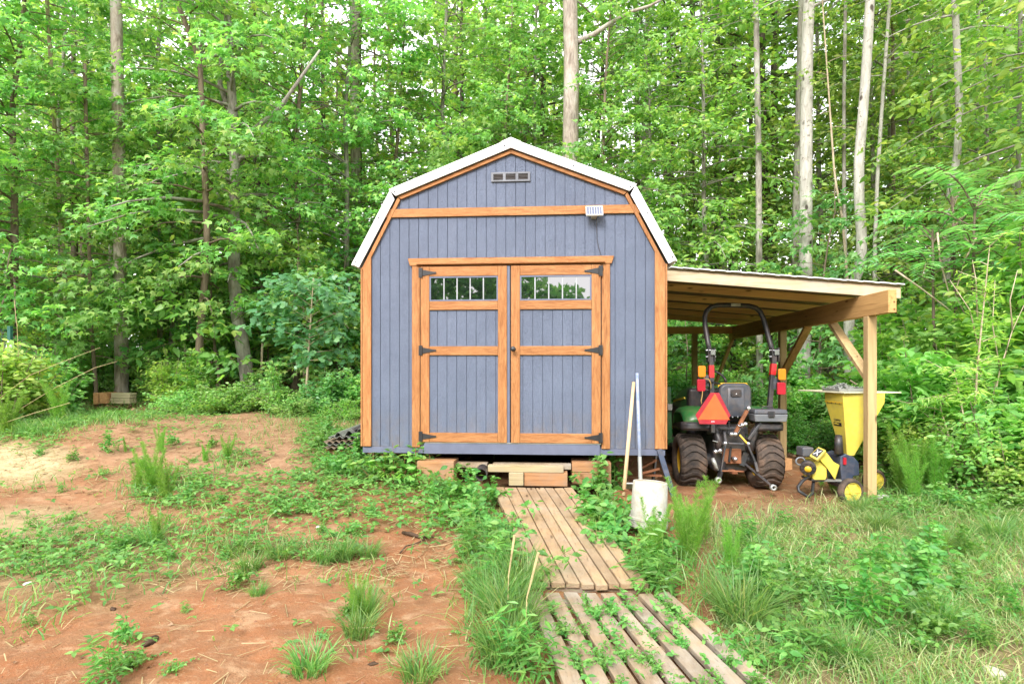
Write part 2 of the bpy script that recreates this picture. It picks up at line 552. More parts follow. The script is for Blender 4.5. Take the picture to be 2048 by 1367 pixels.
def leaf_arrays(pos, tip, nrm, size, tpl):
    """pos, tip direction, normal: (N,3); size (N,)"""
    t_ = unit(tip)
    b_ = unit(np.cross(t_, nrm)); n_ = np.cross(b_, t_)
    K = len(tpl)
    v = pos[:, None, :] + size[:, None, None] * (b_[:, None, :] * tpl[None, :, 0:1] + t_[:, None, :] * tpl[None, :, 1:2] + n_[:, None, :] * tpl[None, :, 2:3])
    N = len(pos)
    return v.reshape(-1, 3), np.arange(N * K), np.full(N, K)


def leaf_mesh(name, pos, tip, nrm, size, tpl, mat):
    v, l, t_ = leaf_arrays(pos, tip, nrm, size, tpl)
    return fast_mesh(name, v, l, t_, [mat])
# ------------------------------------------------------------------ world, light
world = bpy.data.worlds.new("World")
scene.world = world
world.use_nodes = True
wt = world.node_tree
wt.nodes.clear()
wo = wt.nodes.new('ShaderNodeOutputWorld'); wb = wt.nodes.new('ShaderNodeBackground')
sky = wt.nodes.new('ShaderNodeTexSky'); sky.sky_type = 'NISHITA'; sky.sun_disc = False
SUN_EL, SUN_AZ = R(40), R(202)      # azimuth clockwise from +Y: behind the camera, over the left shoulder
sky.sun_elevation = SUN_EL; sky.sun_rotation = SUN_AZ
sky.dust_density = 2.0; sky.air_density = 1.0
# broken bright cloud over the blue
tc = wt.nodes.new('ShaderNodeTexCoord'); nz = wt.nodes.new('ShaderNodeTexNoise')
nz.inputs['Scale'].default_value = 3.2; nz.inputs['Detail'].default_value = 6
wt.links.new(tc.outputs['Generated'], nz.inputs['Vector'])
cr = wt.nodes.new('ShaderNodeValToRGB')
cr.color_ramp.elements[0].position = .38; cr.color_ramp.elements[0].color = (.55, .55, .55, 1)
cr.color_ramp.elements[1].position = .52; cr.color_ramp.elements[1].color = (.97, .97, .97, 1)
wt.links.new(nz.outputs['Fac'], cr.inputs[0])
mx = wt.nodes.new('ShaderNodeMix'); mx.data_type = 'RGBA'
mx.inputs[7].default_value = (10.6, 10.3, 10.4, 1)
wt.links.new(cr.outputs[0], mx.inputs[0]); wt.links.new(sky.outputs[0], mx.inputs[6])
wt.links.new(mx.outputs[2], wb.inputs[0])
wb.inputs[1].default_value = .15
wt.links.new(wb.outputs[0], wo.inputs[0])

sd = bpy.data.lights.new("sun", 'SUN'); sd.energy = 2.9; sd.angle = R(22); sd.color = (1, .975, .945)
so = bpy.data.objects.new("sun", sd); COL.objects.link(so)
so.location = (-6, -10, 20)
dirv = Vector((math.sin(SUN_AZ) * math.cos(SUN_EL), math.cos(SUN_AZ) * math.cos(SUN_EL), math.sin(SUN_EL)))
so.rotation_euler = (-dirv).to_track_quat('-Z', 'Y').to_euler()

scene.view_settings.view_transform = 'Standard'
scene.view_settings.look = 'None'
scene.view_settings.exposure = 1.1
scene.view_settings.gamma = 1
scene.cycles.max_bounces = 12
scene.cycles.diffuse_bounces = 8
scene.cycles.glossy_bounces = 3
scene.cycles.transmission_bounces = 8
scene.cycles.use_denoising = True
scene.cycles.use_adaptive_sampling = True
scene.cycles.adaptive_threshold = .02
scene.cycles.sample_clamp_indirect = 6

# ------------------------------------------------------------------ ground
def axis(fine0, fine1, step, far0, far1, grow=1.22):
    a = list(np.arange(fine0, fine1 + 1e-6, step))
    s = step; x = a[-1]
    while x < far1:
        s *= grow; x += s; a.append(min(x, far1))
    s = step; x = a[0]; pre = []
    while x > far0:
        s *= grow; x -= s; pre.append(max(x, far0))
    return np.array(pre[::-1] + a)


def ell(px, py, cx, cy, rx, ry, p=1.0):
    d = ((px - cx) / rx) ** 2 + ((py - cy) / ry) ** 2
    return np.clip(1.25 - d * p, 0, 1)


gx = axis(-6.5, 6.5, .05, -260, 260); gy = axis(1.6, 9, .045, -90, 300)
XX, YY = np.meshgrid(gx, gy)
ZZ = G(XX, YY)
nx, ny = len(gx), len(gy)
gv = np.stack([XX.ravel(), YY.ravel(), ZZ.ravel()], 1)
ii = np.arange(nx * ny).reshape(ny, nx)
quads = np.stack([ii[:-1, :-1], ii[:-1, 1:], ii[1:, 1:], ii[1:, :-1]], -1).reshape(-1)


def forest_front(x):
    """depth at which the wood begins"""
    return np.interp(x, [-30, -7, -5, -2.5, 0, 3, 4.2, 6, 30], [9.5, 9.3, 10.6, 11.0, 11.6, 11.4, 8.2, 6.6, 6.2])


yy_safe = np.maximum(YY, .8)
gpx, gpy = px_of(XX, yy_safe, ZZ)
wob = (fbm(XX * .8, YY * .8, 21) - .5)
litter = sstep(-.2, 1.3, YY - forest_front(XX) + wob * 2)
lawn = np.clip(sstep(1330, 1560, gpx + wob * 260) * sstep(960, 1060, gpy + wob * 120), 0, 1)
lawn = np.maximum(lawn, ell(gpx, gpy, 110, 1120, 330, 110) * .55)
lawn = np.maximum(lawn, sstep(1620, 1760, gpx) * sstep(930, 985, gpy))
lawn = np.where(YY < 1.0, np.where(XX > .4, 1, .2), lawn)
sand = np.maximum(ell(gpx, gpy, 20, 925, 150, 48), ell(gpx, gpy, 60, 1050, 120, 40) * .6)
tan = np.where(YY < 1, 0, np.clip(ell(gpx, gpy, 480, 870, 380, 110) * .7 + .25 * ell(gpx, gpy, 300, 1050, 500, 150), 0, 1))
cov = np.stack([litter, lawn, np.where(YY < 1, 0, sand), tan], -1).reshape(-1, 4).astype(np.float32)

t = NT('ground_soil')
v = t.coords(kind='Object')
at = t.n('ShaderNodeAttribute', attribute_name='cover')
sep = t.n('ShaderNodeSeparateColor'); t.l(at.outputs['Color'], sep.inputs[0])
n1 = t.noise(v, 1.6, 6, .6); n2 = t.noise(v, 14, 6, .7); n3 = t.noise(v, 70, 4, .7)
clay = t.ramp(n1, [(.3, (.195, .074, .031)), (.5, (.26, .113, .05)), (.7, (.305, .165, .085))])
clay = t.mix(t.ramp(n2, [(.42, (.55,) * 3), (.6, (0, 0, 0))]), clay, (.20, .09, .044))
clay = t.mix(t.ramp(n3, [(.56, (0, 0, 0)), (.72, (.8,) * 3)]), clay, (.35, .235, .14))
# scattered bits of dead straw and dark crumbs
vo = t.n('ShaderNodeTexVoronoi'); vo.inputs['Scale'].default_value = 26
t.l(t.coords((1, 2.2, 1)), vo.inputs['Vector'])
clay = t.mix(t.ramp(vo.outputs['Distance'], [(.06, (.75,) * 3), (.15, (0, 0, 0))]), clay, (.13, .075, .045))
sandc = t.ramp(n2, [(.3, (.35, .27, .15)), (.7, (.46, .37, .22))])
lawnc = t.ramp(n2, [(.3, (.10, .085, .04)), (.5, (.19, .15, .075)), (.72, (.26, .22, .11))])
litc = t.ramp(n2, [(.3, (.05, .026, .014)), (.5, (.13, .065, .034)), (.75, (.25, .15, .08))])
n4 = t.noise(t.coords((1, 1.3, 1), loc=(7, 3, 0)), 3.3, 7, .68, .4)
clay = t.mix(t.ramp(n4, [(.44, (0, 0, 0)), (.60, (.62,) * 3)]), clay, (.19, .105, .055))
n5 = t.noise(t.coords((1, 1.6, 1), loc=(1, 9, 0)), 5.5, 7, .7, .3)
clay = t.mix(t.ramp(n5, [(.52, (0, 0, 0)), (.66, (.7,) * 3)]), clay, (.345, .225, .13))
tanc = t.ramp(n2, [(.3, (.225, .128, .072)), (.5, (.30, .183, .11)), (.7, (.35, .24, .155))])
clay = t.mix(at.outputs['Alpha'], clay, tanc)
clay = t.mix(t.ramp(vo.outputs['Distance'], [(.05, (.6,) * 3), (.14, (0, 0, 0))]), clay, (.13, .08, .05))
c = t.mix(sep.outputs[2], clay, sandc)
c = t.mix(sep.outputs[1], c, lawnc)
c = t.mix(sep.outputs[0], c, litc)
hb = t.mix(.5, n2, n3)
M['ground'] = t.done(t.bsdf(c, .95, 0, .12, t.bump(hb, .7, .03)))
me = fast_mesh('ground', gv, quads, np.full((nx - 1) * (ny - 1), 4), [M['ground']], smooth=True)
ca = me.color_attributes.new('cover', 'FLOAT_COLOR', 'POINT')
ca.data.foreach_set('color', cov.ravel())
ground = link_mesh('ground', me, None)
tag(ground, 'bare reddish clay ground patched with dry grass and forest litter', 'ground', kind='structure')
plain('vent_grey', (.125, .13, .145), .5, .3)
plain('louver_grey', (.11, .10, .10), .6)
plain('muntin_grey', (.30, .31, .33), .5)
# ------------------------------------------------------------------ shed
YAW = R(-4)
SB = .27
shed = empty('storage_shed', (-.008, 5.8, SB), YAW, 'blue gambrel roofed storage shed with cedar trim and double doors', 'shed')
S0 = 198.3


def su(px): return (px - 1025.5) / S0


def sz(py): return CZ + (HZ - py) / S0 - SB


HW = 1.525; DEP = 4.88
Z_BOT, Z_EAVE, Z_BRK, Z_TOP = sz(895), 2.49 - SB, 3.225 - SB, 3.67 - SB
U_BRK = 1.125


def roof_z(u):
    u = abs(u)
    return float(np.interp(u, [0, U_BRK, HW], [Z_TOP, Z_BRK, Z_EAVE]))


def strips(mb, u0, u1, z0, ztop, v, pitch=.0992, gap=.0055, th=.012, phase=0.0):
    """grooved vertical siding: flat strips with real gaps between them"""
    x = math.floor((u0 - phase) / pitch) * pitch + phase
    while x < u1:
        a, b = max(u0, x + gap / 2), min(u1, x + pitch - gap / 2)
        if b - a > .004:
            cuts = [a] + [q for q in (-U_BRK, 0, U_BRK) if a < q < b] + [b]
            if callable(ztop): poly = [(a, z0), (b, z0)] + [(q, ztop(q)) for q in reversed(cuts)]
            else: poly = [(a, z0), (b, z0), (b, ztop), (a, ztop)]
            mb.prism(poly, v, v + th)
        x += pitch
    return mb


gam = [(-HW, Z_BOT), (HW, Z_BOT), (HW, Z_EAVE), (U_BRK, Z_BRK), (0, Z_TOP), (-U_BRK, Z_BRK), (-HW, Z_EAVE)]
mb = MB(); mb.prism(gam, .0125, .04)
strips(mb, -HW + .001, HW - .001, Z_BOT, roof_z, 0, phase=.045)
tag(mb.build('front_wall', M['siding'], shed), 'slate blue grooved front wall under the gable')
mb = MB(); mb.prism(gam, DEP - .04, DEP - .0125)
strips(mb, -HW + .001, HW - .001, Z_BOT, roof_z, DEP - .012, phase=.045)
mb.build('rear_wall', M['siding'], shed)
for s in (-1, 1):
    mb = MB()
    mb.box(*sorted((s * (HW - .04), s * (HW - .0125))), .041, DEP - .041, Z_BOT, Z_EAVE)
    y = .1
    while y < DEP - .1:
        mb.box(*sorted((s * (HW - .012), s * HW)), y + .004, min(y + .095, DEP - .06), Z_BOT, Z_EAVE); y += .0992
    mb.build('side_wall', M['siding'], shed)
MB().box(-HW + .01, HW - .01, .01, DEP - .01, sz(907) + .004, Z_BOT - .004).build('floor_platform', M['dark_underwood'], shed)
MB().box(-HW - .002, HW + .002, -.006, .006, sz(907.5), sz(895.5)).build('skirt_board', M['blue_paint'], shed, bevel=.003)
MB().box(su(850), su(1201), -.03, -.0075, sz(907.5), sz(886.5)).build('threshold_board', M['blue_paint'], shed, bevel=.003)
MB().box(su(852), su(1203), -.034, -.012, sz(886.2), sz(884.2)).build('threshold_strip', M['galvanized'], shed)
# roof
o_pts = [(-1.64, 2.515 - SB), (-1.235, 3.275 - SB), (0, 3.765 - SB), (1.235, 3.275 - SB), (1.64, 2.515 - SB)]
i_pts = [(-1.600, 2.505 - SB), (-1.212, 3.245 - SB), (0, 3.725 - SB), (1.212, 3.245 - SB), (1.600, 2.505 - SB)]
mb = MB()
for k in range(4):
    mb.prism([o_pts[k], o_pts[k + 1], i_pts[k + 1], i_pts[k]], -.03, DEP + .05)
roof = mb.build('roof', M['roof_metal'], shed)
mb = MB()
for k in range(4):
    a = Vector((o_pts[k][0], 0, o_pts[k][1])); b = Vector((o_pts[k + 1][0], 0, o_pts[k + 1][1]))
    nrm = Vector((-(b - a).z, 0, (b - a).x)).normalized() * .012
    y = .2
    while y < DEP:
        mb.bar(a + nrm + Vector((0, y, 0)), b + nrm + Vector((0, y, 0)), .03, .03, nrm); y += .23
mb.build('roof_rib', M['roof_metal'], roof)
RAKE = .088


def band(a, b, w, v0, v1, ea=0, eb=0, inward=1):
    """strip of width w below the line a-b"""
    a = Vector((a[0], 0, a[1])); b = Vector((b[0], 0, b[1])); d = (b - a).normalized()
    nn = Vector((d.z, 0, -d.x)) * w
    if nn.z > 0: nn = -nn
    q = [a, b, b + nn + d * eb, a + nn + d * ea]
    return MB().prism([(p.x, p.z) for p in q], v0, v1)


top = (0, 3.757 - SB)
for s in (-1, 1):
    brk = (s * 1.245, 3.272 - SB); eav = (s * 1.628, 2.525 - SB)
    brk_low = (s * 1.232, 3.26 - SB)
    tr = band(top, brk, RAKE, -.056, -.034, 0, -.045).build('rake_trim', M['white_metal'], shed, bevel=.003)
    lo = band(brk_low, eav, RAKE - .005, -.05, -.0325, .055, 0).build('rake_trim', M['white_metal'], shed, bevel=.003)
    for (aa, bb, par, ts) in ((top, brk, tr, (.05, .5, .95)), (brk_low, eav, lo, (.30, .9))):
        for q in ts:
            c_ = Vector((aa[0] + (bb[0] - aa[0]) * q, 0, aa[1] + (bb[1] - aa[1]) * q - .05))
            mm = Matrix.Translation(c_ + Vector((0, -.058, 0))) @ Matrix.Rotation(R(-90), 4, 'X')
            MB().lathe([(0, -.006), (.007, -.004), (.008, .003), (0, .003)], mm, 8).build('screw', M['black_iron'], par)
    # thin cedar strip under the metal
    gt = (0, 3.655 - SB); gb = (s * 1.155, 3.205 - SB); ge = (s * 1.535, 2.475 - SB)
    band(gt, gb, .036, -.028, -.002, s * 0, -.02).build('gable_trim', M['cedar_h'], shed, bevel=.003)
    band(gb, ge, .036, -.026, -.003, .02, 0).build('gable_trim', M['cedar_v'], shed, bevel=.003)
    c0, c1 = (su(723.5), su(741)) if s < 0 else (su(1308), su(1327.5))
    MB().prism([(c0, sz(894)), (c1, sz(894)), (c1, Z_EAVE + (.16 if s < 0 else 0) - .02), (c0, Z_EAVE + (0 if s < 0 else .16) - .02)], -.0255, -.001).build('corner_trim', M['cedar_v'], shed, bevel=.003)
    xs = -HW if s < 0 else HW
    MB().box(*sorted((xs + s * .001, xs + s * .02)), -.022, .09, sz(894), Z_EAVE).build('corner_trim', M['cedar_v'], shed, bevel=.003)
MB().prism([(-.10, top[1] - .035), (0, top[1] + .008), (.10, top[1] - .035), (.10, top[1] - .06), (0, top[1] - .02), (-.10, top[1] - .06)], -.062, DEP + .05).build('ridge_cap', M['white_metal'], shed)
zl = sz(414.5), sz(431.5)
hu = 1.30
MB().prism([(-1.30, zl[1]), (1.30, zl[1]), (1.255, zl[0]), (-1.255, zl[0])], -.022, -.0015).build('loft_trim', M['cedar_h'], shed, bevel=.003)
# gable vent
v0, v1, w0, w1 = su(985.5), su(1063.5), sz(363.5), sz(345)
mb = MB()
mb.box(v0, v1, -.016, -.001, w1 - .016, w1); mb.box(v0, v1, -.016, -.001, w0, w0 + .016)
xs = [v0, v0 + .022]
for a, b in ((v0, v0 + .022), (v0 + .120, v0 + .147), (v0 + .247, v0 + .274), (v1 - .022, v1)):
    mb.box(a, b, -.0155, -.001, w0 + .016, w1 - .016)
vent = mb.build('gable_vent', M['vent_grey'], shed)
MB().box(v0 + .01, v1 - .01, -.003, -.0008, w0 + .012, w1 - .012).build('vent_backing', M['black_plastic'], vent)
mb = MB()
for a, b in ((v0 + .022, v0 + .120), (v0 + .147, v0 + .247), (v0 + .274, v1 - .022)):
    for k in range(4):
        z = w0 + .022 + k * .0145
        mb.bar((a, -.009, z), (b, -.009, z), .011, .004, (0, .5, .8))
mb.build('louver', M['louver_grey'], vent)

# door casing
MB().box(su(825), su(841.5), -.024, -.001, sz(895), sz(530.5)).build('door_casing', M['cedar_v'], shed, bevel=.004)
MB().box(su(1204.5), su(1221), -.024, -.001, sz(895), sz(530.5)).build('door_casing', M['cedar_v'], shed, bevel=.004)
zt, zb_, = sz(514.8), sz(530)
MB().prism([(su(821), zb_), (su(1224), zb_), (su(1229), zt), (su(816.5), zt)], -.028, -.001).build('door_header', M['cedar_h'], shed, bevel=.004)
MB().box(su(835), su(1211), -.058, -.0285, sz(528.5), sz(525)).build('door_header', M['cedar_h'], shed, bevel=.004)
MB().box(su(842), su(1204), -.006, .0, sz(884.2), sz(530)).build('door_opening', M['black_plastic'], shed)


def hinge(u_pl, u_tip, zc, parent):
    s = 1 if u_tip > u_pl else -1
    mb = MB()
    mb.box(*sorted((u_pl - s * .014, u_pl + s * .019)), -.050, -.0455, zc - .05, zc + .05)
    mb.prism([(u_pl + s * .021, zc - .032), (u_tip - s * .02, zc - .009), (u_tip, zc - .009), (u_tip, zc + .009), (u_tip - s * .02, zc + .009), (u_pl + s * .021, zc + .032)], -.0505, -.0445)
    mb.tube([(u_pl + s * .02, -.053, zc - .05), (u_pl + s * .02, -.053, zc + .05)], .0065, 8)
    for q, zz_ in ((0, .03), (0, -.03)): mb.box(u_pl - .006, u_pl + .006, -.054, -.05, zc + zz_ - .006, zc + zz_ + .006)
    return mb.build('hinge', M['black_iron'], parent)


def make_door(u0, u1, side):
    """side -1: hung on the left"""
    zt, zb_ = sz(532.5), sz(884)
    D = -.044                      # front of the frame boards
    mb = MB(); mb.box(u0, u1, -.016, -.0065, zb_, zt)
    x0, x1 = u0 + .085, u1 - .085
    strips(mb, x0, x1, sz(865.5), sz(618), -.026, pitch=.0992, gap=.005, th=.0095, phase=.045 if side < 0 else .02)
    d = mb.build('door', M['siding'], shed)
    tag(d, 'left door leaf with dark window reflection' if side < 0 else 'right door leaf with round black knob')
    for a, b in ((u0, u0 + .090), (u1 - .090, u1)):
        MB().box(a, b, D, -.0165, zb_, zt).build('stile', M['cedar_v'], d, bevel=.004)
    for ya, yb in ((532.5, 552), (602, 619.5), (692, 710), (865, 884)):
        MB().box(u0 + .0905, u1 - .0905, D + .002, -.0168, sz(yb), sz(ya)).build('rail', M['cedar_h'], d, bevel=.004)
    if side < 0: MB().box(u1 + .0005, u1 + .028, -.030, -.008, zb_, zt).build('meeting_strip', M['blue_paint'], d)
    # window
    a, b, z0, z1 = u0 + .0905, u1 - .0905, sz(601.6), sz(552.4)
    mb = MB()
    mb.box(a, b, -.038, -.0175, z1 - .014, z1); mb.box(a, b, -.038, -.0175, z0, z0 + .014)
    mb.box(a, a + .014, -.0378, -.0175, z0 + .014, z1 - .014); mb.box(b - .014, b, -.0378, -.0175, z0 + .014, z1 - .014)
    mb.build('window_frame', M['blue_paint'], d)
    MB().box(a + .012, b - .012, -.028, -.0245, z0 + .012, z1 - .012).build('window_pane', M['glass'], d)
    for k in range(1, 5):
        x = a + .014 + (b - a - .028) * k / 5
        MB().box(x - .006, x + .006, -.033, -.0285, z0 + .0142, z1 - .0142).build('muntin', M['muntin_grey'], d)
    for py in (545, 700.5, 872.5):
        if side < 0: hinge(u0 - .004, u0 + .16, sz(py), d)
        else: hinge(u1 + .004, u1 - .16, sz(py), d)
    if side > 0:
        c_ = Vector((su(1030.5), D, sz(698)))
        mm = Matrix.Translation(c_) @ Matrix.Rotation(R(90), 4, 'X')
        MB().lathe([(.024, 0), (.024, .006), (.011, .01), (.011, .035), (.022, .045), (.026, .058), (.018, .068), (0, .071)], mm, 16).build('handle', M['black_iron'], d, smooth=True)
    return d


make_door(su(843.5), su(1017.5), -1)
make_door(su(1025.5), su(1202.5), 1)

# solar panel + lead
sp = empty('solar_panel', shed.matrix_basis @ Vector((su(1189.5), -.04, sz(436))), YAW, 'small white framed solar panel tilted on the gable trim board', 'solar panel')
sp.scale = (.9, .9, .9)
mt = Matrix.Rotation(R(-33), 4, 'X')
MB().box(-.092, .092, -.012, .004, -.065, .075, Matrix.Translation((0, -.045, .03)) @ mt).build('panel_frame', M['white_metal'], sp, bevel=.002)
pf = Matrix.Translation((0, -.045, .03)) @ mt
mb = MB()
for i in range(6):
    for j in range(4):
        x = -.083 + i * .0279; z = -.056 + j * .0312
        mb.box(x, x + .0245, -.0150, -.0128, z, z + .0275, pf)
mb.build('solar_cell', M['solar_cell'], sp)
MB().box(-.03, .03, -.03, .036, -.03, .0).build('bracket', M['white_plastic'], sp)
MB().tube([(.025, -.02, -.03), (.03, .03, -.10), (.035, .034, -.25), (.05, .032, -.34), (.085, .032, -.45), (.095, .02, -.52), (.10, .010, -.60)], .0035, 6).build('cord', M['black_plastic'], sp, smooth=True)

# ------------------------------------------------------------------ lean-to carport
CO = Vector((3.767, 6.05, .05))
carport = empty('lean_to_carport', CO, YAW, 'open timber lean-to carport with metal roof beside the blue shed', 'carport')
CR = Matrix.Rotation(-YAW, 3, 'Z')


def cl(w):
    return CR @ (Vector(w) - CO)


XL = -2.222


def rz(x):   # underside of the sheet, falling away from the shed
    return 2.358 - .088 * (x - .05) - CO.z


XA, XB = -2.10, .385
for nm, y in (('post', 0), ('post', 2.31)):
    g0 = gz(*(CO + Matrix.Rotation(YAW, 3, 'Z') @ Vector((0, y, 0))).xy) - CO.z
    MB().box(-.046, .046, y - .046, y + .046, g0 - .05, 2.005 - CO.z).build(nm, M['post_timber'], carport, bevel=.005)
rp = cl((.3175 * 10.62, 10.62, CO.z)); rp.z = 0
gr_ = gz(3.37, 10.62) - CO.z
MB().box(rp.x - .046, rp.x + .046, rp.y - .046, rp.y + .046, gr_ - .1, 2.10 - CO.z).build('post', M['post_timber'], carport, bevel=.005)
MB().box(-.04, .04, -.40, 4.72, 2.006 - CO.z, 2.232 - CO.z).build('beam', M['new_timber'], carport, bevel=.005)
MB().box(XL, -.045, rp.y - .04, rp.y + .04, 2.102 - CO.z, 2.235 - CO.z).build('beam', M['new_timber_x'], carport)
MB().box(XL + .004, XL + .045, .1, 4.7, 2.22 - CO.z, 2.40 - CO.z).build('ledger_board', M['new_timber'], carport)


def rafter(y0, y1, h, mat, x0, x1, name='rafter'):
    mb = MB()
    mb.prism([(x0, rz(x0) - h), (x1, rz(x1) - h), (x1, rz(x1) - .002), (x0, rz(x0) - .002)], y0, y1)
    return mb.build(name, mat, carport, bevel=.003)


tag(rafter(.13, .168, .122, M['grey_timber_x'], XA, XB, 'fascia_board'), 'weathered grey board along the front roof edge')
for k in range(8):
    y = 1.02 + k * .88
    if y > 4.7: break
    rafter(y, y + .04, .092, M['new_timber_x'], XA, XB - .02)
# purlin boards: slatted underside
mb = MB()
y = .12
while y < 4.72:
    mb.prism([(XA, rz(XA) + .001), (XB, rz(XB) + .001), (XB, rz(XB) + .016), (XA, rz(XA) + .016)], y, y + .075)
    y += .115
mb.build('roof_board', M['deck_underside'], carport)
# ribbed sheet, ribs along the depth
prof = []
x = XA + .01
while x < XB + .01:
    for dx, dz in ((0, .017), (.008, .022), (.11, .021), (.13, .017)):
        prof.append((min(x + dx, XB + .02), rz(min(x + dx, XB + .02)) + dz))
    x += .172
prof2 = [(x_, z_ + .012) for x_, z_ in reversed(prof)]
mb = MB()
n_ = len(prof)
vs = []
for yy in (.09, 4.85):
    vs += [(x_, yy, z_) for x_, z_ in prof] + [(x_, yy, z_) for x_, z_ in prof2]
m_ = 2 * n_
fs = []
for i in range(m_):
    j = (i + 1) % m_
    fs.append((i, j, m_ + j, m_ + i))
for i in range(n_ - 1):
    fs.append((i, i + 1, m_ - 2 - i, m_ - 1 - i)); fs.append((m_ + i, 2 * m_ - 1 - i, 2 * m_ - 2 - i, m_ + i + 1))
mb.add(vs, fs)
mb.build('roof_sheet', M['roof_metal'], carport)


def brace(a, b, mat=None):
    a = Vector(a); b = Vector(b)
    MB().bar(a, b, .045, .10, (1, 0, 0) if abs(a.x - b.x) < .02 else (0, 1, 0)).build('brace', mat or M['new_timber'], carport, bevel=.004)


brace((.022, .03, 1.33 - CO.z), (.022, .86, 2.0 - CO.z), M['post_timber'])
brace((.0, 2.27, 1.40 - CO.z), (.0, 1.47, 2.0 - CO.z))
brace((rp.x + .05, rp.y, gr_ + .05), (-.02, rp.y, 2.03 - CO.z))


# ------------------------------------------------------------------ timbers, blocks under the shed
def block(name, px0, px1, py0, py1, Y, dep, mat, label, cat, group=None, rz_=YAW, bev=.006):
    """a squared piece whose front face fills the pixel rectangle at depth Y"""
    a = P(px0, py1, Y); b = P(px1, py0, Y)
    w = b.x - a.x; h = b.z - a.z
    root = MB().box(-w / 2, w / 2, 0, dep, 0, h).build(name, mat, None, bevel=bev)
    root.location = ((a.x + b.x) / 2, Y, a.z); root.rotation_euler = (0, 0, rz_)
    return tag(root, label, cat, group)


block('timber_block', 833, 908, 922, 990, 5.72, .28, M['block_wood'], 'squared orange-brown timber block half hidden by weeds under the left door casing', 'timber block')
block('timber_block', 1144, 1222, 945, 968, 5.70, .3, M['block_wood'], 'lower timber block under the right door casing, beneath another block', 'timber block')
block('timber_block', 1144, 1222, 924, 944.3, 5.70, .3, M['block_wood'], 'upper timber block right of the stacked beams, touching the shed bottom from below', 'timber block')
block('timber_block', 1048, 1135, 945, 972, 5.62, .16, M['block_wood'], 'long brown timber block with clean face at the top of the ramp', 'timber block')
block('timber_block', 1017.5, 1047, 945, 971, 5.61, .3, M['green_lumber'], 'short end-on timber block left of the long brown block on the ramp', 'timber block')
block('landscape_timber', 975, 1127, 931, 944.4, 5.63, .09, M['green_lumber'], 'straight yellowish landscape timber lying over the blocks at the ramp top', 'timber')
block('landscape_timber', 985, 1142, 927, 938, 5.74, .09, M['old_pallet_wood'], 'grey landscape timber lying behind the yellowish one under the shed', 'timber')
block('landscape_timber', 885, 975, 925, 935, 5.82, .10, M['old_pallet_wood'], 'dull grey timber running under the shed left of the ramp', 'timber')
for px in (905, 1165):     # bearers carrying the shed
    pass
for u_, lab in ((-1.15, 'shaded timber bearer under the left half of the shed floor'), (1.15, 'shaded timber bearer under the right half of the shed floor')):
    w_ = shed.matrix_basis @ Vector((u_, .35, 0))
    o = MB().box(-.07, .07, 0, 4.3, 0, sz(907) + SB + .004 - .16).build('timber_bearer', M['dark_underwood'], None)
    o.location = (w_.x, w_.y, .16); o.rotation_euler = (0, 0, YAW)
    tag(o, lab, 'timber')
# grey hollow log end by the ramp
o = MB().lathe([(.050, 0), (.060, 0), (.060, .3), (.050, .3)], Matrix.Rotation(R(-92), 4, 'X') @ Matrix.Rotation(R(0), 4, 'Z'), 18, closed=True).build('drain_pipe', M['black_plastic'], None)
o.location = P(962, 948, 5.5); tag(o, 'dark hollow pipe end lying left of the timbers at the ramp top', 'pipe')

# ------------------------------------------------------------------ wooden ramp and near pallet
def deck(name, label, cat, Ya, Yb, za, zb2, xs_far, xs_near, mat, th, stringers, drop=None, thside=.0):
    """boards between far row Ya and near row Yb; xs are board edges (world x) at both ends"""
    org = Vector(((xs_far[0][0] + xs_near[-1][1]) / 2, (Ya + Yb) / 2, min(za, zb2) - .1))
    root = empty(name, org, 0, label, cat)
    mb = MB()
    rr = random.Random(5)
    for k, ((a0, a1), (b0, b1)) in enumerate(zip(xs_far, xs_near)):
        yo = rr.uniform(-.02, .02); zo = rr.uniform(-.005, .004)
        ya, yb = Ya + rr.uniform(-.01, .01), Yb + yo
        tw = rr.uniform(-.004, .004)
        q = [Vector((a0, ya, za + zo)), Vector((a1, ya, za + zo + tw)), Vector((b1, yb, zb2 + zo + tw)), Vector((b0, yb, zb2 + zo))]
        vs = [p - org - Vector((0, 0, th)) for p in q] + [p - org for p in q]
        mb.add(vs, [(3, 2, 1, 0), (4, 5, 6, 7), (0, 1, 5, 4), (1, 2, 6, 5), (2, 3, 7, 6), (3, 0, 4, 7)])
    mb.build('plank', mat, root, bevel=.005)
    for f_ in stringers:
        y = Ya + (Yb - Ya) * f_; z = za + (zb2 - za) * f_
        x0 = xs_far[0][0] + (xs_near[0][0] - xs_far[0][0]) * f_ + .01; x1 = xs_far[-1][1] + (xs_near[-1][1] - xs_far[-1][1]) * f_ - .01
        MB().box(x0 - org.x, x1 - org.x, y - .025 - org.y, y + .025 - org.y, z - th - .085 - org.z, z - th - .003 - org.z).build('stringer', M['old_pallet_wood'], root)
    return root


def rowx(px_list, Y):
    return [(p - CX) / F * Y for p in px_list]


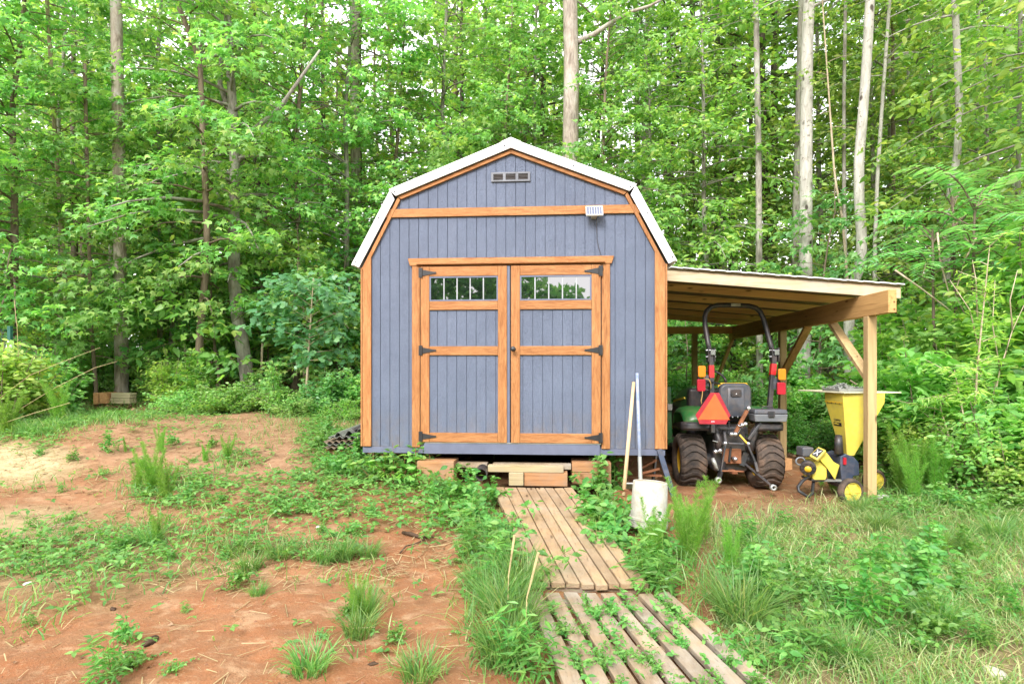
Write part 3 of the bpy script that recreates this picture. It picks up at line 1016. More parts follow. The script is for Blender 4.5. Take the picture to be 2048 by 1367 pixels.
Ya, Yb = 5.52, 3.60
zfar = CZ + (HZ - 974) / F * Ya; znear = CZ + (HZ - 1166) / F * Yb
ef = rowx([985, 1008, 1033.5, 1052, 1070.5, 1089, 1107.5, 1126.5, 1145], Ya)
en = rowx([1074, 1102, 1132, 1162, 1190, 1216.5, 1241, 1269, 1299], Yb)
far = [(ef[i] + .004, ef[i + 1] - .004) for i in range(8)]; near = [(en[i] + .005, en[i + 1] - .005) for i in range(8)]
deck('wooden_ramp', 'long sloping ramp of close tan boards leading up to the shed doors', 'ramp', Ya, Yb, zfar, znear, far, near, M['deck_wood'], .036, (.04, .35, .68, .97))
Ya2, Yb2 = 3.50, 2.25
z1 = .095; z2 = .085
ef = rowx([1110, 1146, 1183, 1222, 1259, 1299], Ya2)
x_right_far = [1301]
fa = []; ne = []
for k in range(8):
    x0 = .215 + k * .112 - .125; fa.append((x0, x0 + .084)); x1 = x0 + .165 + .008 * k; ne.append((x1, x1 + .088))
deck('wooden_pallet', 'weathered open-gapped pallet lying in the weeds below the ramp', 'pallet', Ya2, Yb2, z1, z2, fa, ne, M['old_pallet_wood'], .03, (.04, .5, .96))

# ------------------------------------------------------------------ corrugated sheets on a pallet left of the shed
def corr_sheet(w, d, lam, amp, ph=0):
    prof = [(i * w / 60 - w / 2, amp * math.sin(2 * math.pi * (i * w / 60) / lam + ph)) for i in range(61)]
    poly = prof + [(x_, z_ + .004) for x_, z_ in reversed(prof)]
    n_ = len(prof); mb = MB(); m_ = 2 * n_
    vs = [(x_, 0, z_) for x_, z_ in poly] + [(x_, d, z_) for x_, z_ in poly]
    fs = [(i, (i + 1) % m_, m_ + (i + 1) % m_, m_ + i) for i in range(m_)]
    for i in range(n_ - 1):
        fs.append((i, i + 1, m_ - 2 - i, m_ - 1 - i)); fs.append((m_ + i, 2 * m_ - 1 - i, 2 * m_ - 2 - i, m_ + i + 1))
    return mb.add(vs, fs)


b0 = P(700, 895, 6.7); gb0 = gz(b0.x, 6.7)
pl = empty('shipping_pallet', (b0.x, 6.65, gb0), R(-6), 'dark weathered pallet under the corrugated sheets left of the shed', 'pallet')
for y in (0, .5, 1.0): MB().box(-.27, .3, y, y + .09, 0, .09).build('stringer', M['dark_underwood'], pl)
mb = MB()
for k in range(6): mb.box(-.28, .31, .01 + k * .19, .13 + k * .19, .093, .112)
mb.build('plank', M['rust_red_timber'], pl)
for k, (dz, dx, rx_, mat, lab) in enumerate(((.13, -.03, 0, 'old_pallet_wood', 'lowest corrugated sheet of the pile left of the shed'),
                                             (.165, .0, 1, 'galvanized', 'second lowest corrugated sheet of the pile left of the shed'),
                                             (.20, -.03, -1, 'old_pallet_wood', 'third corrugated sheet up in the pile left of the shed'),
                                             (.245, .02, 2, 'galvanized', 'fourth corrugated sheet up in the pile, below the bent top one'),
                                             (.30, .05, -7, 'galvanized', 'shiny bent corrugated sheet on top of the pile left of the shed'))):
    o = corr_sheet(.52, 1.2, .13 if k > 3 else .075, .028 if k > 3 else .012, k).build('corrugated_sheet', M[mat], None, smooth=False)
    o.location = (b0.x + dx, 6.6 + .012 * k, gb0 + dz + .02); o.rotation_euler = (R(1), R(rx_ - 3), R(-6 + k))
    tag(o, lab, 'metal sheet')
o = MB().box(-.16, .16, 0, .9, 0, .03).build('plastic_sheet', M['black_plastic'], None)
o.location = (b0.x + .16, 6.75, gb0 + .385); o.rotation_euler = (0, R(-24), R(-5))
tag(o, 'black panel slanting on top of the sheet pile against the shed', 'panel')

# ------------------------------------------------------------------ lumber at the forest edge
wood('pale_lumber', 0, (.52, .46, .29), (.40, .34, .19))
def lump(px0, px1, py0, py1, Y, dep, mat, lab, rz_=0):
    return block('lumber_offcut', px0, px1, py0, py1, Y, dep, mat, lab, 'lumber', 'lumber left at the forest edge', rz_, .008)


Yl = GP(228, 809).y; 
lump(186, 197, 785, 808, Yl, .5, M['orange_lumber'], 'narrow orange timber end at the left of the lumber in the weeds')
lump(198.5, 214, 786, 807, Yl - .02, .5, M['orange_lumber'], 'wider orange timber end next to the pale lumber stack', R(3))
lump(219, 262, 801.6, 807, Yl + .0, .16, M['pale_lumber'], 'bottom pale board of the lumber stack at the forest edge', R(-9))
lump(217, 262, 796.2, 801.4, Yl + .01, .16, M['pale_lumber'], 'second pale board up in the lumber stack at the forest edge', R(-9))
lump(219, 262, 790.8, 796, Yl + .0, .16, M['pale_lumber'], 'third pale board up in the lumber stack at the forest edge', R(-9))
lump(219, 263, 785.4, 790.6, Yl + .01, .16, M['pale_lumber'], 'top pale board of the lumber stack at the forest edge', R(-9))
# timber offcut at the carport's middle post
o = block('timber_block', 1565, 1586, 926, 950, 7.6, .2, M['orange_lumber'], 'reddish timber block on the clay beside the right rear tyre', 'timber block', None, R(10))
o.location.z = gz(o.location.x, 7.6) - .01
# ------------------------------------------------------------------ tools against the wall
def lean(name, lab, cat, p0, p1, r0, r1, hmat, extra=None):
    a = Vector(p0); b = Vector(p1)
    root = empty(name, a, 0, lab, cat)
    MB().tube([Vector((0, 0, 0)), (b - a) * .5, b - a], [r0, (r0 + r1) / 2, r1], 10).build('handle', M[hmat], root, smooth=True)
    return root, b - a


a = P(1247, 972, 5.35); a.z = gz(a.x, a.y) + .16
b = P(1267.5, 764, 5.66)
root, d = lean('spade', 'long wooden handled spade leaning on the shed wall behind weeds', 'spade', a, b, .019, .016, 'handle_wood')
mb = MB(); mb.loft([[Vector((sx * .10, sy * .006, -.2 + .0)) for sx, sy in ((-.5, -1), (.5, -1), (.5, 1), (-.5, 1))], [Vector((sx * .2, sy * .008, -.1)) for sx, sy in ((-.5, -1), (.5, -1), (.5, 1), (-.5, 1))], [Vector((sx * .2, sy * .008 + .01, .02)) for sx, sy in ((-.5, -1), (.5, -1), (.5, 1), (-.5, 1))], [Vector((sx * .05, sy * .02, .06)) for sx, sy in ((-.5, -1), (.5, -1), (.5, 1), (-.5, 1))]])
mb.build('blade', M['rusty_steel'], root, bevel=.003)
a = P(1281, 962, 5.42); b = P(1274, 746, 5.66)
root, d = lean('digging_bar', 'worn blue handled scraper leaning on the shed right of the spade', 'garden tool', a, b, .017, .016, 'blue_handle')
MB().tube([(0, 0, 0), d * .22], .0195, 10).build('ferrule', M['galvanized'], root)
MB().box(-.13, .05, -.02, -.005, -.05, .05, Matrix.Translation((-.02, 0, -.03)) @ Matrix.Rotation(R(50), 4, 'X')).build('blade', M['galvanized'], root, bevel=.003)
# dark folded steel stand leaning by the shed corner
a = P(1347, 992, 5.55); b = P(1318, 898, 5.64)
st = empty('folding_ladder', a, 0, 'dark navy steel ladder section leaning at the right shed corner', 'ladder')
d = b - a
for off in (0, .09):
    o_ = Vector((off * .2, off, 0)); MB().bar(o_, d + o_, .05, .028, (0, 1, 0)).build('rail', M['navy_steel'], st, bevel=.003)
for k in range(5):
    q = d * (.12 + .19 * k); MB().tube([q, q + Vector((.018, .09, 0))], .011, 8).build('rung', M['navy_steel'], st)
# scrap under the corner
for k, (px, py, ln, ang, mat, lab) in enumerate(((1300, 942, .2, 15, 'rusty_steel', 'rusty short bar leaning to the right under the shed corner'),
                                                 (1303, 950, .22, -4, 'rusty_steel', 'rusty flat bar lying level under the shed corner'),
                                                 (1297, 928, .2, 24, 'rusty_steel', 'topmost rusty bar of the scrap under the shed corner'),
                                                 (1310, 935, .3, 80, 'dark_steel', 'dark steel rod standing in the scrap under the shed corner'),
                                                 (1296, 958, .25, 3, 'dark_underwood', 'dark wooden stick at the bottom of the scrap under the shed corner'))):
    c_ = P(px, py, 5.85 + .04 * k)
    o = MB().bar((-ln / 2, 0, 0), (ln / 2, .03, 0), .04, .022).build('scrap_bar', M[mat], None, bevel=.003)
    o.location = c_; o.rotation_euler = (0, R(-ang), R(8 * k - 10)); tag(o, lab, 'scrap')

# bucket, upside down
g_ = gz(1.16, 4.65)
bc = P(1296, 1035, 4.7); bz = CZ + (HZ - 1052) / F * 4.7
bk = empty('plastic_bucket', (bc.x, 4.7, bz), R(10), 'dirty white plastic bucket standing upside down in the weeds', 'bucket')
bk.rotation_euler = (R(-4), R(4), 0)
MB().lathe([(.138, .0), (.155, .0), (.157, .03), (.148, .032), (.148, .055), (.154, .057), (.154, .078), (.147, .08), (.146, .1), (.140, .355), (.136, .363), (.128, .365), (.126, .355), (0, .353)], None, 40).build('bucket_body', M['white_plastic'], bk, smooth=False, bevel=.002)
MB().lathe([(0, .3545), (.123, .3565), (.1245, .360), (.02, .364), (0, .364)], None, 40).build('bucket_base', M['bucket_lid'], bk, smooth=True)
MB().tube([(.15 * math.cos(q), .15 * math.sin(q) - .012, .07 - .10 * math.sin(abs(q) if q < 1.6 else math.pi - q) * .6) for q in [i * math.pi / 14 - math.pi for i in range(15)]], .003, 6).build('handle', M['galvanized'], bk)
# small things on the soil
def pebble(name, px, py, r, mat, lab, cat, sq=(1, .7, .45), seed=1):
    g = GP(px, py)
    rr = np.random.RandomState(seed)
    import bmesh
    bm = bmesh.new(); bmesh.ops.create_icosphere(bm, subdivisions=3, radius=r)
    for v in bm.verts:
        k = 1 + (1.3 if mat == 'dark_clod' else .5) * (float(fbm(v.co.x / r * 1.7 + seed, v.co.y / r * 1.7 + v.co.z / r * 1.3, seed, 3)) - .5)
        v.co = Vector((v.co.x * sq[0] * k, v.co.y * sq[1] * k, v.co.z * sq[2] * k))
    me = bpy.data.meshes.new(name); bm.to_mesh(me); bm.free()
    me.polygons.foreach_set('use_smooth', [True] * len(me.polygons))
    o = link_mesh(name, me, M[mat]); o.location = (g.x, g.y, g.z + r * sq[2] * .4); o.rotation_euler = (0, 0, seed)
    return tag(o, lab, cat)


def chip(px, py, w, h, t_, rz_, lab, mat='pale_chip'):
    g = GP(px, py)
    o = MB().prism([(-w / 2, 0), (w / 2, 0), (w * .38, h), (-w * .45, h * .9)], 0, t_).build('wood_scrap', M[mat], None, bevel=.003)
    o.location = (g.x, g.y, g.z + .012); o.rotation_euler = (R(-62), 0, R(rz_)); return tag(o, lab, 'wood scrap')


chip(828, 1008, .11, .05, .02, -35, 'pale yellow wood scrap lying in the weeds left of the ramp')
chip(495, 1136, .07, .04, .02, 12, 'small pale wood scrap by a grass tuft on the clay')
pebble('stone', 447, 1037, .035, 'stone', 'pinkish flat stone on bare clay above the pale wood scrap', 'stone', seed=3)
pebble('stone', 55, 1170, .022, 'white_rag', 'tiny whitish stone at the left edge of the clay', 'stone', seed=4)
pebble('stone', 637, 1056, .03, 'stone', 'bluish grey stone below the leafy ground cover patch', 'stone', seed=5)
pebble('stone', 1990, 1350, .055, 'stone', 'pale rounded stone in the grass near the bottom right corner', 'stone', seed=8)
pebble('stone', 1762, 1003, .09, 'concrete', 'grey lump of concrete at the foot of the front carport post', 'stone', (1.2, .8, .6), seed=9)
pebble('soil_clod', 300, 1288, .036, 'dark_clod', 'dark clod of earth alone on the smooth clay', 'clod', (1.2, .7, .5), seed=11)
pebble('soil_clod', 226, 1220, .02, 'dark_clod', 'small dark clod up left of the larger one', 'clod', (1.3, .7, .5), seed=12)
pebble('soil_clod', 746, 1329, .018, 'dark_clod', 'reddish dark clod near the bottom edge among weeds', 'clod', (1.2, .8, .5), seed=13)
# dead roots on the soil
for k, (pts, lab) in enumerate((([(805, 1068), (822, 1074), (842, 1078), (868, 1080)], 'thick dark root curling over the clay left of the ramp'),
                               ([(800, 1110), (812, 1098), (830, 1092), (850, 1086)], 'thin bent root below the thick dark one'),
                               ([(250, 1313), (265, 1314), (282, 1313)], 'straight short twig lying on smooth clay'),
                               ([(80, 1065), (110, 1058), (145, 1045)], 'long pale stalk lying on the soil at the left'))):
    q = [GP(*p) + Vector((0, 0, .015 + .01 * (i % 2))) for i, p in enumerate(pts)]
    o = MB().tube([p - q[0] for p in q], [.012, .016, .012, .006][:len(q)] if k == 0 else .006, 7).build('root' if k < 2 else 'twig', M['dark_clod'] if k != 3 else M['twig_pale'], None, smooth=True)
    o.location = q[0]; tag(o, lab, 'root' if k < 2 else 'twig')

# wire fence at the far left edge
fp = P(20, 700, 8.6); gf = gz(fp.x, 8.6)
fn = empty('wire_fence', (fp.x, 8.6, gf), 0, 'green wire mesh fence with a dark metal post at the left edge', 'fence')
MB().box(-.025, .025, -.025, .025, -.1, 1.45).build('post', M['fence_green'], fn, bevel=.003)
MB().tube([(0, 0, 1.0), (.01, -.03, 1.12), (0, 0, 1.22)], [.03, .04, .03], 10).build('rag', M['white_rag'], fn, smooth=True)
mb = MB()
for k in range(28): mb.box(-1.9, -.03, -.003, .003, .05 + k * .05, .054 + k * .05)
for k in range(37): mb.box(-1.88 + k * .05, -1.876 + k * .05, .0032, .0075, .05, 1.405)
mb.build('wire_mesh', M['fence_green'], fn)
def text_mesh(name, curve, parent):
    """lettering as a plain mesh"""
    t_ = bpy.data.objects.new('lettering_source', curve); COL.objects.link(t_)
    bpy.context.view_layer.update()
    me = bpy.data.meshes.new_from_object(t_.evaluated_get(bpy.context.evaluated_depsgraph_get()))
    bpy.data.objects.remove(t_)
    me.name = name
    return link_mesh(name, me, None, parent)


# ------------------------------------------------------------------ compact tractor, seen from behind
TG = .085
T0 = Vector((2.50, 6.72, TG))
tr = empty('compact_tractor', T0, YAW, 'muddy green compact tractor parked under the carport, seen from behind', 'tractor')
TM = (Matrix.Translation(T0) @ Matrix.Rotation(YAW, 4, 'Z')).inverted()


def tp(px, py, Y): return TM @ P(px, py, Y)


def tq(x, y, Y): return tp(1330 + x / 5.467, 740 + y / 5.467, Y)


def wheel(cx, cy, rad, wid, nl, rim_side):
    """tyre with zigzag bar tread; the wheel turns about local x"""
    base = Matrix.Translation((cx, cy, rad)) @ Matrix.Rotation(R(90), 4, 'Y')
    w = wid / 2
    prof = [(rad * .58, -w * .86), (rad * .66, -w * .98), (rad * .80, -w * 1.02), (rad * .90, -w * .97), (rad * .945, -w * .80), (rad * .955, -w * .4), (rad * .958, 0),
            (rad * .955, w * .4), (rad * .945, w * .80), (rad * .90, w * .97), (rad * .80, w * 1.02), (rad * .66, w * .98), (rad * .58, w * .86)]
    mb = MB(); mb.lathe(prof, base, 48, closed=True)
    ty = mb.build('tyre', M['rubber'], tr, smooth=True)
    mb = MB()
    st = [(-1.0, .80), (-.97, .90), (-.80, .950), (-.55, .956), (-.2, .958), (.2, .958), (.55, .956), (.80, .950), (.97, .90), (1.0, .80)]
    for k in range(nl):
        loops = []
        for s_, rr in st:
            a0 = 2 * math.pi * k / nl
            shift = (.30 * max(0, abs(s_) - .2)) if True else 0
            amid = a0 + shift * (1 if True else -1)
            half = .055 + .03 * (abs(s_) > .75)
            L = []
            for ro, da in ((rr - .03, -half * 1.25), (rr + .068 if abs(s_) < .96 else rr + .03, -half), (rr + .068 if abs(s_) < .96 else rr + .03, half), (rr - .03, half * 1.25)):
                a = amid + da
                L.append(base @ Vector((rad * ro * math.cos(a), rad * ro * math.sin(a), s_ * w)))
            loops.append(L)
        mb.loft(loops)
    mb.build('tread', M['rubber'], ty)
    rimp = [(rad * .60, -w * .88), (rad * .62, -w * .80), (rad * .56, -w * .6), (rad * .53, -w * .55), (rad * .3, -w * .5), (rad * .12, -w * .6), (0, -w * .6)]
    mb = MB(); mb.lathe(rimp, base, 32); mb.lathe([(r_, -z_) for r_, z_ in rimp], base, 32)
    mb.lathe([(rad * .6, -w * .87), (rad * .6, w * .87)], base, 32)
    mb.build('rim', M['wheel_yellow'], ty, smooth=True)
    return ty


wheel(-.425, 0, .302, .29, 21, -1)
wheel(.425, 0, .302, .29, 21, 1)
wheel(-.42, 1.45, .235, .2, 18, -1)
wheel(.42, 1.45, .235, .2, 18, 1)
# chassis
MB().box(-.19, .19, -.18, .55, .20, .62).build('gearbox', M['dark_steel'], tr, bevel=.03)
mb = MB(); mb.loft([[Vector((x, y, z)) for x, y in ((-.2, .3), (.2, .3), (.2, 2.0), (-.2, 2.0))] for z in (.32, .6)])
mb.build('chassis', M['black_plastic'], tr, bevel=.02)
MB().box(-.1, .1, -.25, -.175, .30, .47).build('drawbar_plate', M['rusty_steel'], tr, bevel=.012)
MB().box(-.15, .15, -.22, -.18, .44, .66).build('hitch_plate', M['dark_steel'], tr, bevel=.01)
MB().box(-.03, .03, -.34, .1, .20, .232).build('drawbar', M['rusty_steel'], tr, bevel=.004)
MB().tube([(0, -.26, .37), (0, -.36, .37)], .022, 12).build('drive_shaft', M['chrome'], tr, smooth=True)
# axle housings
for s in (-1, 1): MB().tube([(s * .15, 0, .31), (s * .34, 0, .31)], .075, 14).build('axle_housing', M['dark_steel'], tr, smooth=True)
MB().box(-.24, .24, -.06, .45, .60, .70).build('seat_deck', M['black_plastic'], tr, bevel=.02)
MB().box(-.48, .48, .42, 1.0, .36, .40).build('footplate', M['black_plastic'], tr, bevel=.01)
# fenders
for s in (-1, 1):
    prof = [(-.27, .76), (-.255, .82), (-.19, .88), (-.06, .925), (.12, .93), (.28, .90), (.37, .82), (.40, .74)]
    mb = MB(); loops = []
    for t_, dz, dy in ((.27, -.02, .0), (.29, .0, 0), (.42, 0, 0), (.505, -.022, .01), (.53, -.06, .03)):
        outer = [Vector((s * t_, y + dy, z + dz)) for y, z in prof]
        inner = [Vector((s * t_, y * .93 + dy + .01, z + dz - .02)) for y, z in reversed(prof)]
        loops.append(outer + inner)
    mb.loft(loops)
    fd = mb.build('fender', M['tractor_green'], tr, smooth=True)
    loops = []
    p2 = [(-.285, .675), (-.305, .70), (-.30, .75), (-.265, .775), (-.24, .75), (-.25, .68)]
    mb = MB()
    for t_, sh in ((.25, .02), (.275, 0), (.49, 0), (.545, .03), (.562, .07)):
        loops.append([Vector((s * t_, y + sh, z)) for y, z in p2])
    mb.loft(loops)
    mb.build('fender_guard', M['black_plastic'], fd, bevel=.012)
# hood with side grille and stripe
loops = []
for y, w, z0, z1 in ((.82, .25, .55, 1.16), (.95, .265, .5, 1.17), (1.5, .25, .5, 1.09), (1.95, .22, .5, .98), (2.08, .17, .52, .88)):
    loops.append([Vector((-w, y, z0)), Vector((w, y, z0)), Vector((w, y, z1 - .14)), Vector((w * .78, y, z1 - .03)), Vector((0, y, z1)), Vector((-w * .78, y, z1 - .03)), Vector((-w, y, z1 - .14))])
mb = MB(); mb.loft(loops)
hd = mb.build('hood', M['tractor_green'], tr, bevel=.015)
for s in (-1, 1):
    MB().box(*sorted((s * .256, s * .268)), .95, 1.85, .55, .84).build('side_grille', M['black_plastic'], hd)
    MB().bar((s * .263, .92, .985), (s * .245, 1.7, .90), .02, .03, (0, 0, 1)).build('stripe', M['decal_yellow'], hd)
MB().box(-.27, .27, .66, .84, .52, 1.12).build('dash', M['black_plastic'], tr, bevel=.04)
MB().tube([(0, .74, 1.05), (0, .60, 1.20)], .025, 10).build('steering_column', M['black_plastic'], tr, smooth=True)
mb = MB()
swm = Matrix.Translation((0, .58, 1.215)) @ Matrix.Rotation(R(50), 4, 'X')
mb.tube([swm @ Vector((.17 * math.cos(i * math.pi / 12), .17 * math.sin(i * math.pi / 12), 0)) for i in range(25)], .015, 8)
for a in (90, 210, 330): mb.bar(swm @ Vector((0, 0, -.01)), swm @ Vector((.17 * math.cos(R(a)), .17 * math.sin(R(a)), 0)), .025, .012)
mb.build('steering_wheel', M['black_plastic'], tr, smooth=True)
# seat
c_ = tq(772, 330, 6.85)


def rrect(w, h, r, y, x0=0, z0=0, n=6):
    pts = []
    for cx_, cz_, a0 in ((w / 2 - r, h / 2 - r, 0), (-w / 2 + r, h / 2 - r, 90), (-w / 2 + r, -h / 2 + r, 180), (w / 2 - r, -h / 2 + r, 270)):
        for k in range(n + 1):
            a = R(a0 + 90 * k / n); pts.append(Vector((x0 + cx_ + r * math.cos(a), y, z0 + cz_ + r * math.sin(a))))
    return pts


sx, sz_ = c_.x, c_.z
mb = MB()
mb.loft([rrect(.34, .37, .08, c_.y - .005, sx, sz_), rrect(.375, .40, .09, c_.y + .012, sx, sz_), rrect(.39, .41, .09, c_.y + .05, sx, sz_), rrect(.37, .40, .09, c_.y + .09, sx, sz_)])
seat = mb.build('seat', M['dark_plastic'], tr, smooth=False, bevel=.006)
mb = MB(); mb.loft([rrect(.20, .34, .03, c_.y - .0095, sx, sz_ - .02), rrect(.19, .33, .03, c_.y - .014, sx, sz_ - .02)])
mb.build('seat_shell', M['dark_plastic'], seat, bevel=.003)
mb = MB(); mb.loft([rrect(.13, .09, .015, c_.y - .0145, sx, sz_ + .09), rrect(.12, .08, .015, c_.y - .03, sx, sz_ + .085)])
mb.build('pouch', M['black_plastic'], seat, bevel=.004)
MB().prism([(sx - .008, sz_ + .075), (sx + .008, sz_ + .075), (sx, sz_ + .09)], c_.y - .032, c_.y - .0305).build('warning_mark', M['white_metal'], seat)
mb = MB(); mb.loft([rrect(.36, .08, .03, c_.y + .095, sx, sz_ + .17), rrect(.34, .07, .03, c_.y + .13, sx, sz_ + .168)])
mb.build('seat_cushion', M['wheel_yellow'], seat, bevel=.01)
MB().box(sx - .19, sx + .19, c_.y + .1, c_.y + .5, sz_ - .27, sz_ - .15).build('seat_pan', M['black_plastic'], seat, bevel=.04)
for dx in (-.06, 0, .06): MB().lathe([(.009, 0), (.009, .012), (0, .014)], Matrix.Translation((sx + dx - .04, c_.y - .01, sz_ - .198)) @ Matrix.Rotation(R(90), 4, 'X'), 8).build('bolt', M['chrome'], seat)
# roll bar
path = [(1422, 712, 6.78), (1416, 685, 6.82), (1410, 650, 6.88), (1409.5, 634, 6.9), (1413, 622, 6.92), (1422, 613.5, 6.93), (1436, 610, 6.93), (1468, 610, 6.93), (1498, 611.5, 6.93), (1512, 615.5, 6.93), (1521, 624, 6.92), (1527, 637, 6.9), (1532, 655, 6.87), (1541, 688, 6.82), (1548, 712, 6.78)]
rb = MB().tube([tp(*p) for p in path], .0305, 12).build('roll_bar', M['black_plastic'], tr, smooth=True)
MB().box(-.055, .055, -.034, -.03, -.018, .018, Matrix.Translation(tp(1470, 610, 6.93))).build('warning_label', M['white_plastic'], rb)
for s, top_, bot in ((-1, tp(1421.5, 708, 6.76), tp(1424, 840, 6.7)), (1, tp(1548.5, 708, 6.76), tp(1538, 824, 6.7))):
    MB().bar(top_, bot, .052, .06, (0, 1, 0)).build('lower_post', M['black_plastic'], rb, bevel=.006)
    mb = MB()
    for dx in (-.036, .036): mb.box(dx - .006, dx + .006, -.05, .05, -.09, .075, Matrix.Translation(top_))
    mb.build('hinge_bracket', M['dark_steel'], rb, bevel=.004)
    mb = MB()
    for dz in (.045, -.03): mb.tube([top_ + Vector((-.058, 0, dz)), top_ + Vector((.058, 0, dz))], .011, 8)
    mb.box(-.022, .03, -.055, -.035, -.03, .03, Matrix.Translation(top_ + Vector((.008, 0, .02))))
    mb.build('hinge_pin', M['chrome'], rb, bevel=.002)
    q = top_ + (bot - top_) * .26
    MB().bar(top_ + (bot - top_) * .17, top_ + (bot - top_) * .36, .058, .068, (0, 1, 0)).build('reflector', M['reflect_red'], rb, bevel=.002)
for pa, pr in (((1403.2, 742.5), (1402, 770)), ((1563.4, 748.3), (1562, 776.4))):
    for (px, py), nm, mat, w_, h_ in ((pa, 'turn_light', 'amber_plastic', .088, .135), (pr, 'tail_light', 'red_plastic', .098, .145)):
        p = tp(px, py, 6.62)
        mb = MB(); mb.loft([rrect(w_, h_, .018, p.y, p.x, p.z, 4), rrect(w_ * .95, h_ * .95, .018, p.y - .02, p.x, p.z, 4)])
        L = mb.build(nm, M[mat], tr, bevel=.005)
        MB().box(p.x - w_ * .46, p.x + w_ * .46, p.y + .002, p.y + .03, p.z - h_ * .46, p.z + h_ * .46).build('lamp_housing', M['black_plastic'], L, bevel=.004)
    a = tp(pa[0], pa[1] + 14, 6.66); s = 1 if a.x > 0 else -1
    MB().box(*sorted((a.x - s * .02, a.x - s * .085)), a.y + .02, a.y + .03, a.z - .09, a.z + .04).build('lamp_bracket', M['dark_plastic'], tr)
wr = [tq(425, 90, 6.6), tq(480, 100, 6.58), tq(500, 140, 6.57), tq(505, 190, 6.6), tq(490, 215, 6.62)]
MB().tube(wr, .005, 6).build('wire', M['rope'], tr, smooth=True)
MB().tube([tq(410, 230, 6.6), tq(405, 290, 6.55), tq(395, 330, 6.5), tq(402, 372, 6.5)], .005, 6).build('wire', M['rope'], tr, smooth=True)
MB().tube([tq(440, 110, 6.62), tq(520, 130, 6.7), tq(600, 150, 6.85)], .012, 6).build('wire', M['black_plastic'], tr, smooth=True)
# slow moving vehicle sign
Ys = 6.34
pts = [tq(x, y, Ys) for x, y in ((500, 245), (590, 245), (712, 490), (665, 588), (382, 588), (338, 490))]
y0 = sum(p.y for p in pts) / 6
sg = MB().prism([(p.x, p.z) for p in pts], y0, y0 + .006).build('warning_sign', M['sign_red'], tr)
pts = [tq(x, y, Ys) for x, y in ((545, 252), (703, 540), (362, 540))]
MB().prism([(p.x, p.z) for p in pts], y0 - .003, y0 - .0002).build('orange_triangle', M['sign_orange'], sg)
cp = tq(524, 562, Ys)
fc = bpy.data.curves.new('sign_lettering', 'FONT'); fc.body = 'SMV'; fc.size = .022; fc.align_x = 'CENTER'; fc.align_y = 'CENTER'; fc.extrude = .0005
fc.materials.append(M['white_metal'])
fo = text_mesh('sign_lettering', fc, sg)
fo.location = (cp.x, y0 - .0035, cp.z); fo.rotation_euler = (R(90), 0, 0)
a = tq(524, 600, Ys + .02)
MB().box(a.x - .02, a.x + .02, y0 + .008, y0 + .03, a.z - .08, a.z + .1).build('sign_bracket', M['dark_steel'], tr)
MB().bar((a.x, y0 + .03, a.z - .05), (a.x, -.1, .72), .03, .02).build('sign_bracket', M['dark_steel'], tr)
# hitch: lift arms, links, lower arms, levers
def arm(name, a, b, w, h, mat='dark_steel', up=(0, 1, 0)):
    return MB().bar(a, b, w, h, up).build(name, M[mat], tr, bevel=.004)


MB().tube([tq(515, 590, 6.62), tq(555, 660, 6.55), tq(590, 760, 6.5), tq(585, 870, 6.5)], [.03, .045, .045, .035], 8).build('hitch_frame', M['black_plastic'], tr, smooth=True)
MB().tube([tq(1040, 585, 6.5), tq(985, 660, 6.48), tq(945, 760, 6.46), tq(935, 880, 6.46)], [.028, .042, .045, .035], 8).build('hitch_frame', M['black_plastic'], tr, smooth=True)
arm('lift_arm', tq(1040, 575, 6.42), tq(905, 760, 6.40), .030, .05, 'dark_steel')
arm('lift_arm', tq(640, 640, 6.5), tq(662, 800, 6.38), .028, .04, 'dark_steel')
arm('lift_link', tq(664, 800, 6.36), tq(612, 1105, 6.32), .016, .02)
arm('lift_link', tq(900, 805, 6.36), tq(985, 1000, 6.33), .022, .022)
arm('lift_link', tq(985, 1000, 6.33), tq(1012, 1112, 6.3), .030, .03)
arm('lower_arm', tq(640, 1010, 6.5), tq(578, 1215, 6.2), .028, .055, 'black_iron')
arm('lower_arm', tq(880, 1030, 6.5), tq(1195, 1290, 6.12), .026, .062, 'dark_steel')
for p in (tq(1182, 1280, 6.10), tq(582, 1200, 6.18)):
    MB().lathe([(.014, -.025), (.034, -.022), (.034, .022), (.014, .025)], Matrix.Translation(p) @ Matrix.Rotation(R(90), 4, 'X'), 14, closed=True).build('ball_end', M['galvanized'], tr, smooth=True)
MB().tube([tq(690, 800, 6.38), tq(860, 806, 6.38)], .014, 8).build('cross_bar', M['dark_steel'], tr)
for x, y in ((655, 800), (905, 805), (725, 700), (765, 700), (840, 600), (875, 590), (550, 890), (600, 880)):
    MB().lathe([(0, -.03), (.018, -.028), (.026, -.01), (.026, .01), (.018, .03), (0, .03)], Matrix.Translation(tq(x, y, 6.39)) @ Matrix.Rotation(R(70), 4, 'X'), 10).build('coupling', M['chrome'], tr, smooth=True)
arm('top_link', tq(815, 705, 6.4), tq(900, 800, 6.36), .018, .018, 'wheel_yellow')
arm('top_link', tq(770, 680, 6.42), tq(895, 440, 6.40), .036, .036, 'rusty_steel')
MB().lathe([(0, -.03), (.02, -.025), (.028, 0), (.02, .025), (0, .03)], Matrix.Translation(tq(913, 418, 6.40)), 14).build('ball_end', M['chrome'], tr, smooth=True)
MB().tube([tq(790, 590, 6.40), tq(815, 612, 6.38), tq(845, 600, 6.40)], .006, 6).build('spring_clip', M['chrome'], tr, smooth=True)
MB().tube([tq(520, 960, 6.35), tq(535, 1000, 6.33), tq(560, 1060, 6.32), tq(585, 1095, 6.32)], [.02, .026, .018, .008], 7).build('chain', M['galvanized'], tr, smooth=True)
